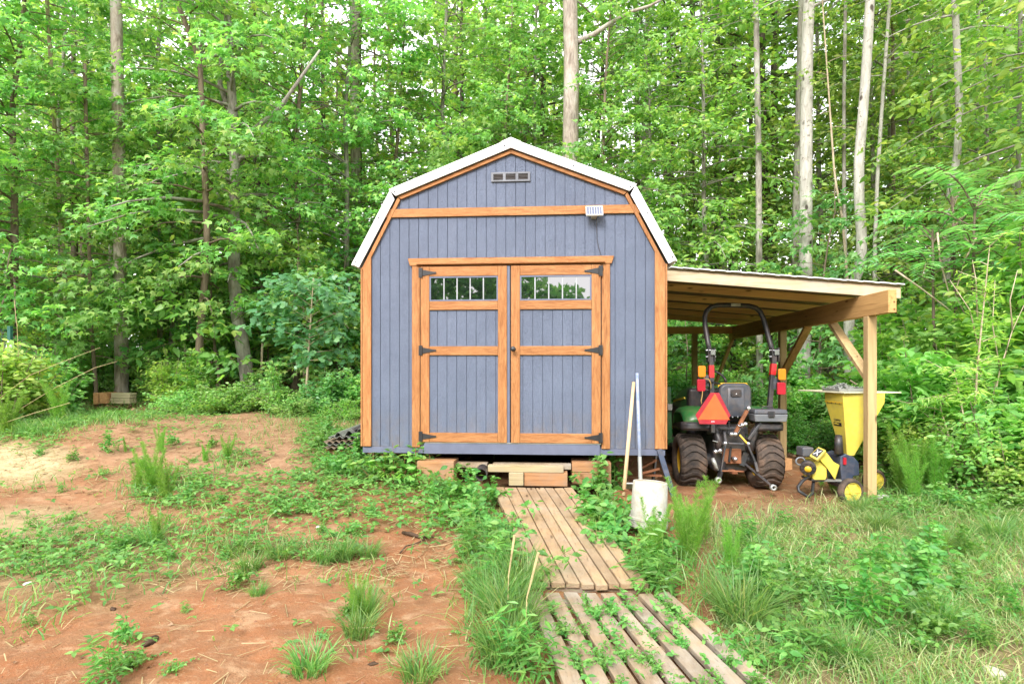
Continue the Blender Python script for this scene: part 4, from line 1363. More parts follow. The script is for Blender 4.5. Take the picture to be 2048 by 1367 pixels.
MB().tube([tq(610, 1100, 6.33), tq(740, 1100, 6.33), tq(860, 1108, 6.33)], .010, 7).build('stabiliser', M['rusty_steel'], tr, smooth=True)
arm('stabiliser', tq(720, 830, 6.45), tq(700, 1000, 6.45), .02, .03, 'black_iron')
for k, (x0, y0_, x1, y1, w_, mt_) in enumerate(((600, 640, 720, 640, .02, 'dark_steel'), (700, 560, 690, 690, .02, 'black_iron'), (520, 770, 600, 790, .012, 'chrome'), (830, 640, 790, 700, .01, 'chrome'), (620, 900, 540, 890, .016, 'galvanized'), (880, 900, 830, 1040, .06, 'dark_steel'))):
    arm('linkage', tq(x0, y0_, 6.45 + .01 * k), tq(x1, y1, 6.45 + .01 * k), w_, w_, mt_)
# front loader uprights and arms
for s in (-1, 1):
    lm = MB(); x = s * .53 if s > 0 else -.455
    lm.loft([[Vector((x - .035, .95 + (z - .4) * .1, z)), Vector((x + .035, .95 + (z - .4) * .1, z)), Vector((x + .035, 1.17 - (z - .4) * .05, z)), Vector((x - .035, 1.17 - (z - .4) * .05, z))] for z in (.38, 1.05, 1.13)])
    lo = lm.build('loader_mast', M['tractor_green'], tr, bevel=.008)
    MB().box(x - .03, x + .03, .93, .975, .82, .9).build('sticker', M['white_plastic'], lo)
    MB().box(*sorted((x - s * .1, x + s * .04)), .85, 1.1, .36, .44).build('loader_foot', M['tractor_green'], lo, bevel=.006)
    MB().tube([(x, 1.05, 1.08), (x, 1.6, 1.02), (x, 2.15, .62), (x, 2.5, .3)], .05, 8).build('loader_arm', M['tractor_green'], tr, smooth=True)
    MB().tube([(x, 1.0, .6), (x, 1.9, .8)], .022, 8).build('loader_cylinder', M['dark_steel'], tr, smooth=True)
loops = []
for x in (-.62, .62): loops.append([Vector((x, 2.45, .42)), Vector((x, 2.5, .08)), Vector((x, 2.95, .05)), Vector((x, 2.95, .07)), Vector((x, 2.54, .11)), Vector((x, 2.49, .42))])
mb = MB(); mb.loft(loops); mb.build('loader_bucket', M['tractor_green'], tr, bevel=.005)

# toolbox resting on the fender
a = P(1509, 843.2, 6.34); b = P(1575, 818, 6.34)
tb = empty('toolbox', ((a.x + b.x) / 2, 6.34, a.z), YAW, 'closed dark grey plastic toolbox on the right fender of the tractor', 'toolbox')
w_, h_ = b.x - a.x, b.z - a.z
def trap(y0, y1, z0, z1, k): return [[Vector((-w_ / 2 * k, y0, z0)), Vector((w_ / 2 * k, y0, z0)), Vector((w_ / 2 * k, y1, z0)), Vector((-w_ / 2 * k, y1, z0))], [Vector((-w_ / 2, y0 - .008, z1)), Vector((w_ / 2, y0 - .008, z1)), Vector((w_ / 2, y1, z1)), Vector((-w_ / 2, y1, z1))]]
mb = MB(); mb.loft(trap(0, .2, 0, h_ * .60, .93)); mb.build('box_body', M['grey_plastic'], tb, bevel=.01)
mb = MB(); mb.loft(list(reversed(trap(0, .2, h_ * .98, h_ * .63, .95)))); mb.build('lid', M['dark_plastic'], tb, bevel=.012)
MB().box(-.034, .034, -.024, -.0085, h_ * .38, h_ * .86).build('latch', M['black_plastic'], tb, bevel=.006)
MB().tube([(-.06, .1, h_), (-.05, .1, h_ + .022), (.05, .1, h_ + .022), (.06, .1, h_)], .008, 8).build('handle', M['black_plastic'], tb)

# ------------------------------------------------------------------ wood chipper
C0 = Vector((3.60, 6.1, gz(3.5, 5.95)))
ch = empty('wood_chipper', C0, 0, 'yellow wood chipper with tall hopper standing behind the front carport post', 'wood chipper')
def cq(x, y, Y): return P(1580 + x / 5.064, 740 + y / 5.064, Y) - C0


def cX(x, Y): return (1580 + x / 5.064 - CX) / F * Y - C0.x


def cZ(y, Y): return CZ + (HZ - 740 - y / 5.064) / F * Y - C0.z


YF, YB = 6.25 - C0.y, 6.62 - C0.y
zt, zs, zb_ = cZ(235, 6.25), cZ(330, 6.25), cZ(866, 6.3)
xl, xr = cX(540, 6.25), cX(965, 6.25)
bl, br_ = cX(578, 6.3), cX(652, 6.3)
L = [[Vector((bl, .2, zb_)), Vector((br_, .2, zb_)), Vector((br_, .31, zb_)), Vector((bl, .31, zb_))],
     [Vector((xl, YF, zs)), Vector((xr - .005, YF, zs)), Vector((xr - .005, YB, zs)), Vector((xl, YB, zs))],
     [Vector((xl - .006, YF, zt)), Vector((xr, YF, zt)), Vector((xr, YB, zt)), Vector((xl - .006, YB, zt))]]
mb = MB(); mb.loft(L); hp = mb.build('hopper', M['chipper_yellow'], ch, bevel=.006)
# seam strip and rivets
MB().box(xl - .008, xl - .0065 + .0, YF + .01, YB - .01, zs - .006, zs + .004).build('seam', M['wheel_yellow'], hp)
for k in range(4):
    MB().lathe([(.007, 0), (.006, .004), (0, .006)], Matrix.Translation((xl - .004, YF + .06 + k * .08, zs - .012)) @ Matrix.Rotation(R(-90), 4, 'Y'), 8).build('rivet', M['dark_steel'], hp)
# decal on the left face
fl = L[0][0] * .36 + L[1][0] * .64; fb = L[0][3] * .36 + L[1][3] * .64
ex = (fb - fl).normalized(); ez = (L[1][0] - L[0][0]).normalized(); en_ = ez.cross(ex).normalized()
if en_.x > 0: en_ = -en_
dm = Matrix((( -ex.x, en_.x, ez.x, 0), (-ex.y, en_.y, ez.y, 0), (-ex.z, en_.z, ez.z, 0), (0, 0, 0, 1)))
cen = (fl + fb) / 2
dm = Matrix.Translation(cen) @ dm
mb = MB(); mb.box(-.075, .075, .001, .003, -.055, -.015, dm); mb.build('decal', M['decal_black'], hp)
def lettering(txt, size, m, mat, parent, nm):
    f = bpy.data.curves.new(nm, 'FONT'); f.body = txt; f.size = size; f.align_x = 'CENTER'; f.align_y = 'CENTER'; f.extrude = .0006
    f.materials.append(mat)
    o = text_mesh(nm, f, parent); o.matrix_local = m; return o
tx = Matrix((( -ex.x, ez.x, en_.x, 0), (-ex.y, ez.y, en_.y, 0), (-ex.z, ez.z, en_.z, 0), (0, 0, 0, 1)))
lettering('CHIPPER', .034, Matrix.Translation(cen + en_ * .002 + ez * .01) @ tx, M['decal_black'], hp, 'decal_lettering')
lettering('SHREDDER', .022, Matrix.Translation(cen + en_ * .0035 - ez * .035) @ tx, M['decal_yellow'], hp, 'decal_lettering')
# rim board
mb = MB(); mb.prism([(0, 0)] * 0 + [(0, 0), (1, 0), (1, 1)], 0, 1) if False else None
rimq = [(xl - .13, YB + .36), (xl - .02, YF - .05), (xr + .19, YF + .02), (xr + .08, YB + .34)]
mb = MB()
mb.add([(x, y, zt + .002) for x, y in rimq] + [(x, y, zt + .016) for x, y in rimq], [(3, 2, 1, 0), (4, 5, 6, 7), (0, 1, 5, 4), (1, 2, 6, 5), (2, 3, 7, 6), (3, 0, 4, 7)])
mb.build('hopper_rim', M['cream_rim'], ch, bevel=.003)
# slot and black tray under the hopper
MB().tube([cq(492, 660, 6.30), cq(492, 720, 6.28), cq(496, 850, 6.26)], [.035, .042, .045], 10).build('discharge_pipe', M['black_plastic'], ch, smooth=True)
# black shredder housing
a0, a1 = cX(470, 6.3), cX(655, 6.3)
mb = MB()
mb.loft([[Vector((x, y, z)) for x, z in ((a0, cZ(1000, 6.3)), (a0, cZ(860, 6.3)), (a0 + .06, cZ(835, 6.3)), (a1 - .05, cZ(868, 6.3)), (a1, cZ(920, 6.3)), (a1 + .01, cZ(1050, 6.3)), (a0 + .14, cZ(1060, 6.3)), (a0 + .13, cZ(1130, 6.3)), (a0 + .02, cZ(1140, 6.3)))] for y in (.12, .42)])
hs_ = mb.build('shredder_housing', M['navy_steel'], ch, bevel=.012)
MB().box(cX(545, 6.2), cX(572, 6.2), .100, .119, cZ(955, 6.2), cZ(885, 6.2)).build('sticker', M['red_plastic'], hs_)
mb = MB(); mb.box(a0 + .01, a0 + .16, .14, .4, cZ(1180, 6.3), cZ(1142, 6.3)); mb.build('frame', M['black_plastic'], ch, bevel=.005)
# yellow feed chute: square mouth with black panel, tube running to the housing
q = [cq(190, 862, 6.08), cq(285, 768, 6.10), cq(368, 806, 6.02), cq(272, 910, 6.0)]
cen = sum(q, Vector()) / 4
nrm = (q[1] - q[0]).cross(q[3] - q[0]).normalized()
if nrm.y > 0: nrm = -nrm
mb = MB(); mb.loft([[p - nrm * .05 for p in q], [p for p in q]]); mouth = mb.build('feed_chute', M['chipper_yellow'], ch, bevel=.014)
qi = [cen + (p - cen) * .70 for p in q]
mb = MB(); mb.loft([[p + nrm * .0005 for p in qi], [p + nrm * .006 for p in qi]]); pan = mb.build('chute_panel', M['decal_black'], mouth)
u_ = (qi[1] - qi[0]).normalized(); w2 = (qi[2] - qi[1]).normalized(); mb = MB()
for s in (-1, 1): mb.bar(cen + nrm * .008 - u_ * .035 - w2 * .022 * s, cen + nrm * .008 + u_ * .035 + w2 * .022 * s, .010, .002, nrm)
mb.build('panel_mark', M['rib_grey'], mouth)
e = [cq(440, 985, 6.16), cq(505, 945, 6.18), cq(500, 1000, 6.16), cq(468, 1115, 6.14)]
s_ = [cq(290, 905, 6.05), cq(370, 850, 6.1), cq(372, 840, 6.2), cq(285, 890, 6.2)]
mb = MB(); mb.loft([[cq(285, 890, 6.06), cq(370, 830, 6.08), cq(378, 850, 6.22), cq(300, 915, 6.22)], [cq(370, 985, 6.08), cq(440, 925, 6.1), cq(445, 930, 6.26), cq(378, 985, 6.26)], [cq(455, 1110, 6.10), cq(503, 960, 6.12), cq(505, 965, 6.32), cq(460, 1110, 6.32)]])
mb.build('chute_tube', M['chipper_yellow'], ch, bevel=.008)
# engine
ec = cq(250, 1000, 6.2)
mb = MB(); mb.loft([rrect(.155, .215, .05, ec.y - .10, ec.x, ec.z), rrect(.165, .225, .05, ec.y - .02, ec.x, ec.z), rrect(.165, .225, .05, ec.y + .1, ec.x, ec.z)])
eng = mb.build('engine_cover', M['chipper_yellow'], ch, bevel=.008)
mb = MB(); fm = Matrix.Translation(cq(182, 988, 6.08)) @ Matrix.Rotation(R(105), 4, 'X') @ Matrix.Rotation(R(-25), 4, 'Y')
mb.lathe([(.078, -.03), (.080, .01), (.07, .03), (.045, .035), (0, .035)], fm, 24)
for k in range(10):
    a = k * math.pi / 5; mb.box(.045, .07, -.006, .006, .03, .042, fm @ Matrix.Rotation(a, 4, 'Z'))
rs = mb.build('recoil_starter', M['black_plastic'], ch)
MB().lathe([(.034, .036), (.03, .044), (0, .045)], fm, 18).build('starter_cap', M['wheel_yellow'], rs, smooth=True)
p0, p1 = cq(105, 870, 6.15), cq(222, 775, 6.15)
MB().box(p0.x, p1.x, p0.y - .05, p0.y + .1, p0.z, p1.z, None).build('air_filter', M['dark_plastic'], ch, bevel=.016)
MB().tube([cq(60 + 45 + 45 * math.cos(a), 920 + 38 * math.sin(a), 6.1) for a in [i * math.pi / 8 for i in range(17)]], .009, 8).build('fuel_cap', M['grey_plastic'], ch, smooth=True)
MB().box(cX(170, 6.2), cX(300, 6.2), .0, .22, cZ(1105, 6.2), cZ(1085, 6.2)).build('engine_base', M['dark_steel'], ch, bevel=.004)
MB().tube([cq(195, 1075, 6.1), cq(130, 1115, 6.05), cq(80, 1180, 6.0), cq(90, 1222, 5.97), cq(180, 1280, 5.95), cq(225, 1250, 6.0), cq(232, 1180, 6.1), cq(238, 1125, 6.15), cq(285, 1108, 6.2)], .016, 10).build('foot_frame', M['black_iron'], ch, smooth=True)
MB().box(cX(240, 6.2), cX(480, 6.2), .02, .06, cZ(1112, 6.2), cZ(1092, 6.2)).build('frame', M['galvanized'], ch)
def cwheel(c, rad, wid, tilt):
    m_ = Matrix.Translation(c) @ Matrix.Rotation(R(tilt), 4, 'Z') @ Matrix.Rotation(R(90), 4, 'X')
    w = wid / 2
    ty = MB().lathe([(rad * .70, -w), (rad * .86, -w * 1.05), (rad * .97, -w * .7), (rad, 0), (rad * .97, w * .7), (rad * .86, w * 1.05), (rad * .70, w)], m_, 36, closed=True).build('tyre', M['rubber'], ch, smooth=True)
    mb = MB(); mb.lathe([(rad * .72, w * .98), (rad * .69, w * 1.02), (rad * .64, w * .5), (rad * .25, w * .45), (rad * .22, w * 1.0), (0, w * 1.0)], m_, 28)
    for k in range(6): mb.box(rad * .25, rad * .64, -.012, .012, w * .4, w * .75, m_ @ Matrix.Rotation(k * math.pi / 3, 4, 'Z'))
    mb.build('rim', M['chipper_yellow'], ty)
wc = cq(612, 1228, 5.93); cwheel(wc, .138, .07, 10)
wc2 = cq(850, 1180, 6.5); wc2.z = wc.z; cwheel(wc2, .138, .07, 10)
MB().tube([wc, wc2], .012, 8).build('axle', M['dark_steel'], ch)
# chain and plate lying on the rim board
zr_ = C0.z + zt + .016
pt = MB().box(-.19, .20, -.14, .14, .001, .035).build('metal_plate', M['galvanized'], None, bevel=.004)
pt.location = (C0.x + (xl + xr) / 2 - .06, C0.y + YF + .24, zr_); pt.rotation_euler = (0, 0, R(8))
tag(pt, 'flat grey metal plate lying on the chipper hopper under a chain', 'metal plate')
mb = MB(); rr = random.Random(4)
for k in range(95):
    q = Vector((rr.gauss(0, .085), rr.gauss(0, .055), 0)); q.z = max(.008, .055 * math.exp(-(q.x / .09) ** 2 - (q.y / .07) ** 2) * rr.uniform(.3, 1.1))
    e3 = Euler((rr.uniform(-.8, .8), rr.uniform(-.8, .8), rr.uniform(0, 6.28))).to_matrix()
    mb.tube([q + e3 @ Vector((.019 * math.cos(a), .011 * math.sin(a), 0)) for a in [i * math.pi / 4 for i in range(9)]], .0035, 5)
co = mb.build('chain', M['galvanized'], None, smooth=True)
co.location = pt.location + Vector((-.06, -.02, .035)); tag(co, 'rusty grey chain heaped on the metal plate of the chipper hopper', 'chain')
# ------------------------------------------------------------------ plants: generators
def rot_h(d, a):
    c, s = np.cos(a), np.sin(a)
    return np.stack([d[:, 0] * c - d[:, 1] * s, d[:, 0] * s + d[:, 1] * c, d[:, 2]], 1)


def leaves_on(rng, p0, d, L, per_m, spread, droop, size, flat=.55, tmin=.1):
    """leaf arrays along straight twigs p0 + d*L*t"""
    n = np.maximum(1, (L * per_m + rng.random(len(L))).astype(int))
    idx = np.repeat(np.arange(len(L)), n); N = len(idx)
    t_ = tmin + (1 - tmin) * rng.random(N)
    pos = p0[idx] + d[idx] * (L[idx] * t_)[:, None]
    pos[:, 2] -= droop * L[idx] * t_ ** 2
    pos += rng.normal(0, 1, (N, 3)) * np.array([spread, spread, spread * .5])
    a = rng.random(N) * 2 * np.pi
    tip = d[idx] * .55 + np.stack([np.cos(a), np.sin(a), -.35 + .25 * rng.normal(size=N)], 1) * .8
    nrm = np.stack([rng.normal(0, flat, N), rng.normal(0, flat, N) - .6, np.ones(N) * .9], 1)
    sz_ = size * (.65 + .6 * rng.random(N))
    return pos, tip, nrm, sz_


def shape_edge(t): return np.minimum(1, .55 + t * 3) * (1 - t) ** .55
def shape_round(t): return np.sqrt(np.clip(1 - (2 * t - .95) ** 2 * .95, .05, 1))
def shape_cone(t): return np.clip(1.05 - t, .08, 1) * np.minimum(1, .3 + t * 8)


def tree_meshes(seed, H, base, Rr, nl, per_m, size, tpl, lmat, bmat, path=None, r0=.15, r1=.02, shape=shape_edge, droop=.35, el=(5, 40), sub=.30, spread=.09, sides=8, face=None):
    rng = np.random.default_rng(seed)
    if path is None:
        k = 9; zz_ = np.linspace(0, H, k)
        path = np.stack([np.cumsum(rng.normal(0, .07, k)) * (zz_ > .1), np.cumsum(rng.normal(0, .07, k)) * (zz_ > .1), zz_], 1)
        rad = r0 + (r1 - r0) * (zz_ / H) ** .9
        rad[0] *= 1.25
        z2 = np.linspace(0, H, int(H / .4)); rad = np.interp(z2, zz_, rad)
        path = np.stack([np.interp(z2, zz_, path[:, 0]), np.interp(z2, zz_, path[:, 1]), z2], 1)
    else:
        path = np.asarray(path, float); H = path[-1, 2]
        zz_ = np.arange(path[0, 2], H + .2, .35); zz_[-1] = H
        path = np.stack([np.interp(zz_, path[:, 2], path[:, 0]), np.interp(zz_, path[:, 2], path[:, 1]), zz_], 1)
        rad = r0 + (r1 - r0) * (np.maximum(path[:, 2], 0) / H) ** .9
        rad[0] *= 1.2
    trunk = MB(); trunk.tube([Vector(p) for p in path], list(rad), sides, False)
    i = np.arange(nl)
    tt = ((i + rng.random(nl)) / nl) ** .95
    h = base + (H * .985 - base) * tt
    start = np.stack([np.interp(h, path[:, 2], path[:, 0]), np.interp(h, path[:, 2], path[:, 1]), h], 1)
    az = i * 2.399 + rng.normal(0, .4, nl)
    if face is not None:                       # limbs reach for the light on the clearing side
        az = np.where(rng.random(nl) < face[1], face[0] + rng.normal(0, .9, nl), az)
    L = Rr * shape(tt) * (.65 + .5 * rng.random(nl)) + .12
    e = np.radians(el[0] + (el[1] - el[0]) * (.6 * tt + .4 * rng.random(nl)))
    dh = np.stack([np.cos(az), np.sin(az), np.zeros(nl)], 1)
    def limb_pt(j, s):
        p = start[j] + dh[j] * (L[j] * s * np.cos(e[j]))[:, None]
        p[:, 2] += L[j] * s * np.sin(e[j]) - droop * L[j] * s ** 2
        return p
    ss = np.linspace(0, 1, 5)
    pts = np.stack([limb_pt(i, np.full(nl, s)) for s in ss], 1)
    rl = np.interp(h, path[:, 2], rad) * .42
    for j in range(nl):
        rr_ = min(rl[j], .012 + .016 * L[j])
        trunk.tube([Vector(p) for p in pts[j]], [rr_ * q for q in (1, .8, .6, .4, .2)], 5, False)
    # sub twigs
    ns = np.maximum(2, (L / sub).astype(int))
    idx = np.repeat(i, ns); N = len(idx)
    s = .18 + .82 * rng.random(N) ** .8
    p0 = limb_pt(idx, s)
    side = np.where(rng.random(N) < .5, -1, 1) * (.5 + .7 * rng.random(N))
    d = rot_h(dh[idx], side); d[:, 2] = .05 + .25 * rng.normal(size=N)
    d = unit(d)
    Ls = (.35 + .55 * rng.random(N)) * np.minimum(1, .35 + .35 * L[idx])
    A = leaves_on(rng, p0, d, Ls, per_m, spread, .25, size)
    B = leaves_on(rng, limb_pt(i, np.full(nl, .35)), unit(limb_pt(i, np.ones(nl)) - limb_pt(i, np.full(nl, .35))), L * .65, per_m * .6, spread, .0, size)
    pos, tip, nrm, sz_ = [np.concatenate([a_, b_]) for a_, b_ in zip(A, B)]
    cm = leaf_mesh('crown', pos, tip, nrm, sz_, tpl, M[lmat])
    tm = bpy.data.meshes.new('trunk'); tm.from_pydata(trunk.v, [], trunk.f)
    tm.polygons.foreach_set('use_smooth', [True] * len(tm.polygons)); tm.materials.append(M[bmat])
    return tm, cm


def plant_tree(name, loc, meshes, label, cat, group=None, rz_=0, sc=1.0, parts=('trunk', 'crown')):
    r_ = empty(name, loc, rz_, label, cat, group); r_.scale = (sc, sc, sc)
    for nm, me in zip(parts, meshes):
        if me is not None: link_mesh(nm, me, None, r_)
    return r_


def place_copy(src, loc, rz_, sc, label=None, group=None):
    c = src.copy(); COL.objects.link(c)
    c.location = loc; c.rotation_euler = (0, 0, rz_); c.scale = (sc, sc, sc * random.uniform(.92, 1.1)) if not isinstance(sc, tuple) else sc
    if label: c['label'] = label
    if group: c['group'] = group
    for ch_ in list(src.children):
        d = ch_.copy(); COL.objects.link(d); d.parent = c
    return c


def blade_arrays(pos, h, lean, az, w, seed=0):
    """grass blades bending over: 7 vertices, 3 faces each"""
    N = len(pos)
    d = np.stack([np.cos(az), np.sin(az), np.zeros(N)], 1)
    s_ = np.stack([-np.sin(az), np.cos(az), np.zeros(N)], 1)
    tw = np.random.default_rng(seed).normal(0, .9, N)
    s_ = s_ * np.cos(tw)[:, None] + d * np.sin(tw)[:, None]
    out = []
    for t_, ww in ((0, 1), (.4, .9), (.75, .6)):
        c = pos + d * (h * lean * t_ ** 1.8)[:, None]; c = c.copy(); c[:, 2] += h * (t_ - .35 * lean * t_ ** 2.2)
        out += [c - s_ * (w * ww / 2)[:, None], c + s_ * (w * ww / 2)[:, None]]
    c = pos + d * (h * lean)[:, None]; c = c.copy(); c[:, 2] += h * (1 - .35 * lean - .12 * lean ** 2)
    out.append(c)
    v = np.stack(out, 1).reshape(-1, 3)
    f = np.array([0, 1, 3, 2, 2, 3, 5, 4, 4, 5, 6])
    loops = (np.arange(N)[:, None] * 7 + f[None]).ravel()
    tot = np.tile([4, 4, 3], N)
    return v, loops, tot


def blade_mesh(name, pos, h, lean, az, w, mat, seed=0):
    v, l, t_ = blade_arrays(pos, h, lean, az, w, seed)
    return fast_mesh(name, v, l, t_, [M[mat]])


def bush_meshes(seed, h, rad, nst, per_m, size, tpl, lmat, bmat='bark_brown', spread=.06, lean=.5, stem_r=.010, tmin=.12, nsub=7):
    rng = np.random.default_rng(seed)
    mb = MB(); P0 = []; D = []; LL = []
    for k in range(nst):
        a = rng.random() * 6.283; l = rng.random() * lean
        b = np.array([rng.normal(0, rad * .18), rng.normal(0, rad * .18), 0])
        hk = h * (.35 + .75 * rng.random() ** 1.3)
        top_ = np.array([b[0] + math.cos(a) * rad * l * 1.9, b[1] + math.sin(a) * rad * l * 1.9, hk * (1 - .25 * l)])
        mid = (b + top_) / 2 + np.array([math.cos(a), math.sin(a), 0]) * -.06 * rad
        mb.tube([Vector(b), Vector(mid), Vector(top_)], [stem_r, stem_r * .75, stem_r * .3], 5, False)
        P0.append(b * .5 + mid * .5); D.append(top_ - (b * .5 + mid * .5)); LL.append(np.linalg.norm(D[-1]))
        for q in range(nsub):
            s = tmin + (1 - tmin) * rng.random()
            p = (b * (1 - s) + top_ * s); aa = rng.random() * 6.283
            dv = unit(np.array([[math.cos(aa), math.sin(aa), .25 + .4 * rng.normal()]]))[0]
            ln = rad * (.15 + .65 * rng.random() ** 1.5) * (1.15 - .6 * s)
            mb.tube([Vector(p), Vector(p + dv * ln)], [stem_r * .45, stem_r * .15], 4, False)
            P0.append(p); D.append(dv * ln); LL.append(ln)
    P0 = np.array(P0); D = np.array(D); LL = np.array(LL)
    pos, tip, nrm, sz_ = leaves_on(rng, P0, D / LL[:, None], LL, per_m, spread, .12, size, .6, .15)
    pos[:, 2] = np.maximum(pos[:, 2], .02)
    cm = leaf_mesh('foliage', pos, tip, nrm, sz_, tpl, M[lmat])
    tm = bpy.data.meshes.new('stem'); tm.from_pydata(mb.v, [], mb.f); tm.materials.append(M[bmat])
    return tm, cm


def fennel_meshes(seed, h, nst, bend=.15):
    rng = np.random.default_rng(seed)
    mb = MB(); PO = []; TI = []; SZ = []
    for k in range(nst):
        a = rng.random() * 6.283; b = np.array([rng.normal(0, .04), rng.normal(0, .04), 0]); hh = h * (.55 + .45 * rng.random())
        tip_ = b + np.array([math.cos(a) * bend * hh, math.sin(a) * bend * hh, hh])
        mid = (b + tip_) / 2 - np.array([math.cos(a), math.sin(a), 0]) * bend * hh * .25
        mb.tube([Vector(b), Vector(mid), Vector(tip_)], [.005, .004, .0015], 5, False)
        n = int(520 * hh)
        s = .08 + .92 * rng.random(n) ** .85
        c = (1 - s)[:, None] ** 2 * b + (2 * s * (1 - s))[:, None] * mid + (s ** 2)[:, None] * tip_
        az = rng.random(n) * 6.283
        out = np.stack([np.cos(az), np.sin(az), .7 + .5 * rng.random(n)], 1)
        rr_ = (.065 * np.clip(1.15 - s, .12, 1) * rng.random(n))
        PO.append(c + unit(out) * rr_[:, None]); TI.append(out + rng.normal(0, .3, (n, 3))); SZ.append(.045 + .05 * rng.random(n) * np.clip(1.3 - s, .4, 1))
    pos = np.concatenate(PO); tip = np.concatenate(TI); sz_ = np.concatenate(SZ)
    nrm = rng.normal(0, 1, pos.shape)
    tpl = np.array([(-.035, 0, 0), (.035, 0, 0), (.03, .6, 0), (0, 1, -.05), (-.03, .6, 0)])
    cm = leaf_mesh('foliage', pos, tip, nrm, sz_, tpl, M['leaf_fennel'])
    tm = bpy.data.meshes.new('stem'); tm.from_pydata(mb.v, [], mb.f); tm.materials.append(M['stem_green'])
    return tm, cm


def tuft_mesh(seed, h, n, rad, mat='leaf_grass', w=.006, lean=(.3, 1.1)):
    rng = np.random.default_rng(seed)
    a = rng.random(n) * 6.283; r_ = rad * np.sqrt(rng.random(n))
    pos = np.stack([np.cos(a) * r_, np.sin(a) * r_, np.zeros(n) - .01], 1)
    hh = h * (.5 + .5 * rng.random(n))
    le = lean[0] + (lean[1] - lean[0]) * rng.random(n)
    return blade_mesh('tuft', pos, hh, le, a + rng.normal(0, .7, n), w * (.7 + .6 * rng.random(n)), mat, seed)


def frond_meshes(seed, nfr, L, h, nleaf=11, size=.13):
    """long feathery compound leaves in a whorl on a bare stem"""
    rng = np.random.default_rng(seed)
    mb = MB(); PO = []; TI = []; NR = []; SZ = []
    mb.tube([Vector((0, 0, 0)), Vector((.03, .02, h * .5)), Vector((0, 0, h))], [.02, .016, .01], 6, False)
    for k in range(nfr):
        az = k * 2.4 + rng.normal(0, .3); e0 = R(25 + 40 * rng.random()); l = L * (.7 + .4 * rng.random()); z0 = h * (.72 + .28 * rng.random())
        d = np.array([math.cos(az), math.sin(az), 0]); s = np.array([-math.sin(az), math.cos(az), 0])
        def pt(t_): return np.array([0, 0, z0]) + d * l * t_ * math.cos(e0) + np.array([0, 0, 1]) * (l * t_ * math.sin(e0) - .55 * l * t_ * t_)
        mb.tube([Vector(pt(q)) for q in (0, .35, .7, 1)], [.007, .005, .004, .002], 5, False)
        for q in np.linspace(.18, 1, nleaf):
            tan = unit((pt(q) - pt(q - .05))[None])[0]
            for sd_ in (-1, 1):
                PO.append(pt(q)); TI.append(s * sd_ + tan * .35 + np.array([0, 0, -.18]) + rng.normal(0, .08, 3)); NR.append(np.array([0, 0, 1]) + rng.normal(0, .15, 3)); SZ.append(size * (.75 + .3 * rng.random()) * (1.1 - .45 * abs(q - .5)))
    cm = leaf_mesh('foliage', np.array(PO), np.array(TI), np.array(NR), np.array(SZ), np.array([(0, 0, 0), (.13, .3, .02), (.1, .65, .0), (0, 1, -.1), (-.1, .65, 0), (-.13, .3, .02)]), M['leaf_sumac'])
    tm = bpy.data.meshes.new('stem'); tm.from_pydata(mb.v, [], mb.f); tm.materials.append(M['bark_brown'])
    return tm, cm


def pxpath(pts, Y, H, dy=0):
    """trunk path through photo pixels at depth Y, carried on straight to height H; returns base point and local path"""
    W = [P(px, py, Y + dy * k / max(1, len(pts) - 1)) for k, (px, py) in enumerate(pts)]
    base = Vector((W[0].x, W[0].y, gz(W[0].x, W[0].y)))
    L = [np.array((0, 0, -.05))] + [np.array(w - base) for w in W if (w - base).z > .05]
    d = (L[-1] - L[-2]); d = d / d[2]; d[:2] = np.clip(d[:2], -.12, .12)
    z = L[-1][2]
    while z < H:
        z = min(H, z + 1.5); L.append(L[-1] + d * (z - L[-1][2])); d[:2] *= .8
    return base, np.array(L)


# ------------------------------------------------------------------ trees one can tell apart
def hero(name, pts, Y, wpx, H, label, bmat, crown=None, r_top=.03, seed=1, extra=None):
    base, path = pxpath(pts, Y, H)
    r0 = wpx / F * Y / 2 * 1.05
    cr = dict(base=H * .5, Rr=2.0, nl=30, per_m=20, size=.12, tpl=T_MAPLE, lmat='leaf_sweetgum')
    if crown: cr.update(crown)
    tm, cm = tree_meshes(seed, H, cr.pop('base'), cr.pop('Rr'), cr.pop('nl'), cr.pop('per_m'), cr.pop('size'), cr.pop('tpl'), cr.pop('lmat'), bmat, path=path, r0=r0, r1=r_top, sides=12, **cr)
    o = plant_tree(name, base, (tm, cm), label, 'tree')
    for ex, rr_ in (extra or []):
        q = [P(px, py, Y + dy) - base for px, py, dy in ex]
        MB().tube(q, [rr_ * (1 - .7 * i / (len(q) - 1)) for i in range(len(q))], 8).build('branch', M[bmat], o, smooth=True)
    return o


FACE = (R(-90), .55)
far_cr = dict(base=9.5, nl=26, per_m=16, Rr=2.2)
sg = dict(base=2.5, Rr=2.7, nl=60, per_m=24, size=.182, droop=.42, el=(-5, 45), face=(R(-90), .2))
hero('sweetgum_tree', [(500, 800), (490, 720), (476, 640), (468, 560), (468, 430), (470, 330), (466, 230), (460, 120)], 11.9, 27, 13, 'leaning sweetgum with scaly grey trunk, the thickest left of the shed', 'bark_grey', sg, seed=11,
     extra=[([(470, 300, 0), (505, 262, -.2), (560, 215, -.4), (640, 100, -.6)], .07), ([(474, 325, 0), (520, 275, .2), (575, 200, .4)], .055), ([(466, 240, 0), (440, 170, .2), (445, 60, .3)], .08)])
hero('sweetgum_tree', [(428, 790), (412, 730), (398, 700), (402, 640), (410, 560), (415, 500), (412, 400), (405, 250), (400, 120), (352, 0)], 11.3, 15, 11.5, 'slim sweetgum with tan crooked trunk just left of the leaning one', 'bark_brown', dict(sg, base=1.9, nl=46, Rr=2.0), seed=12)
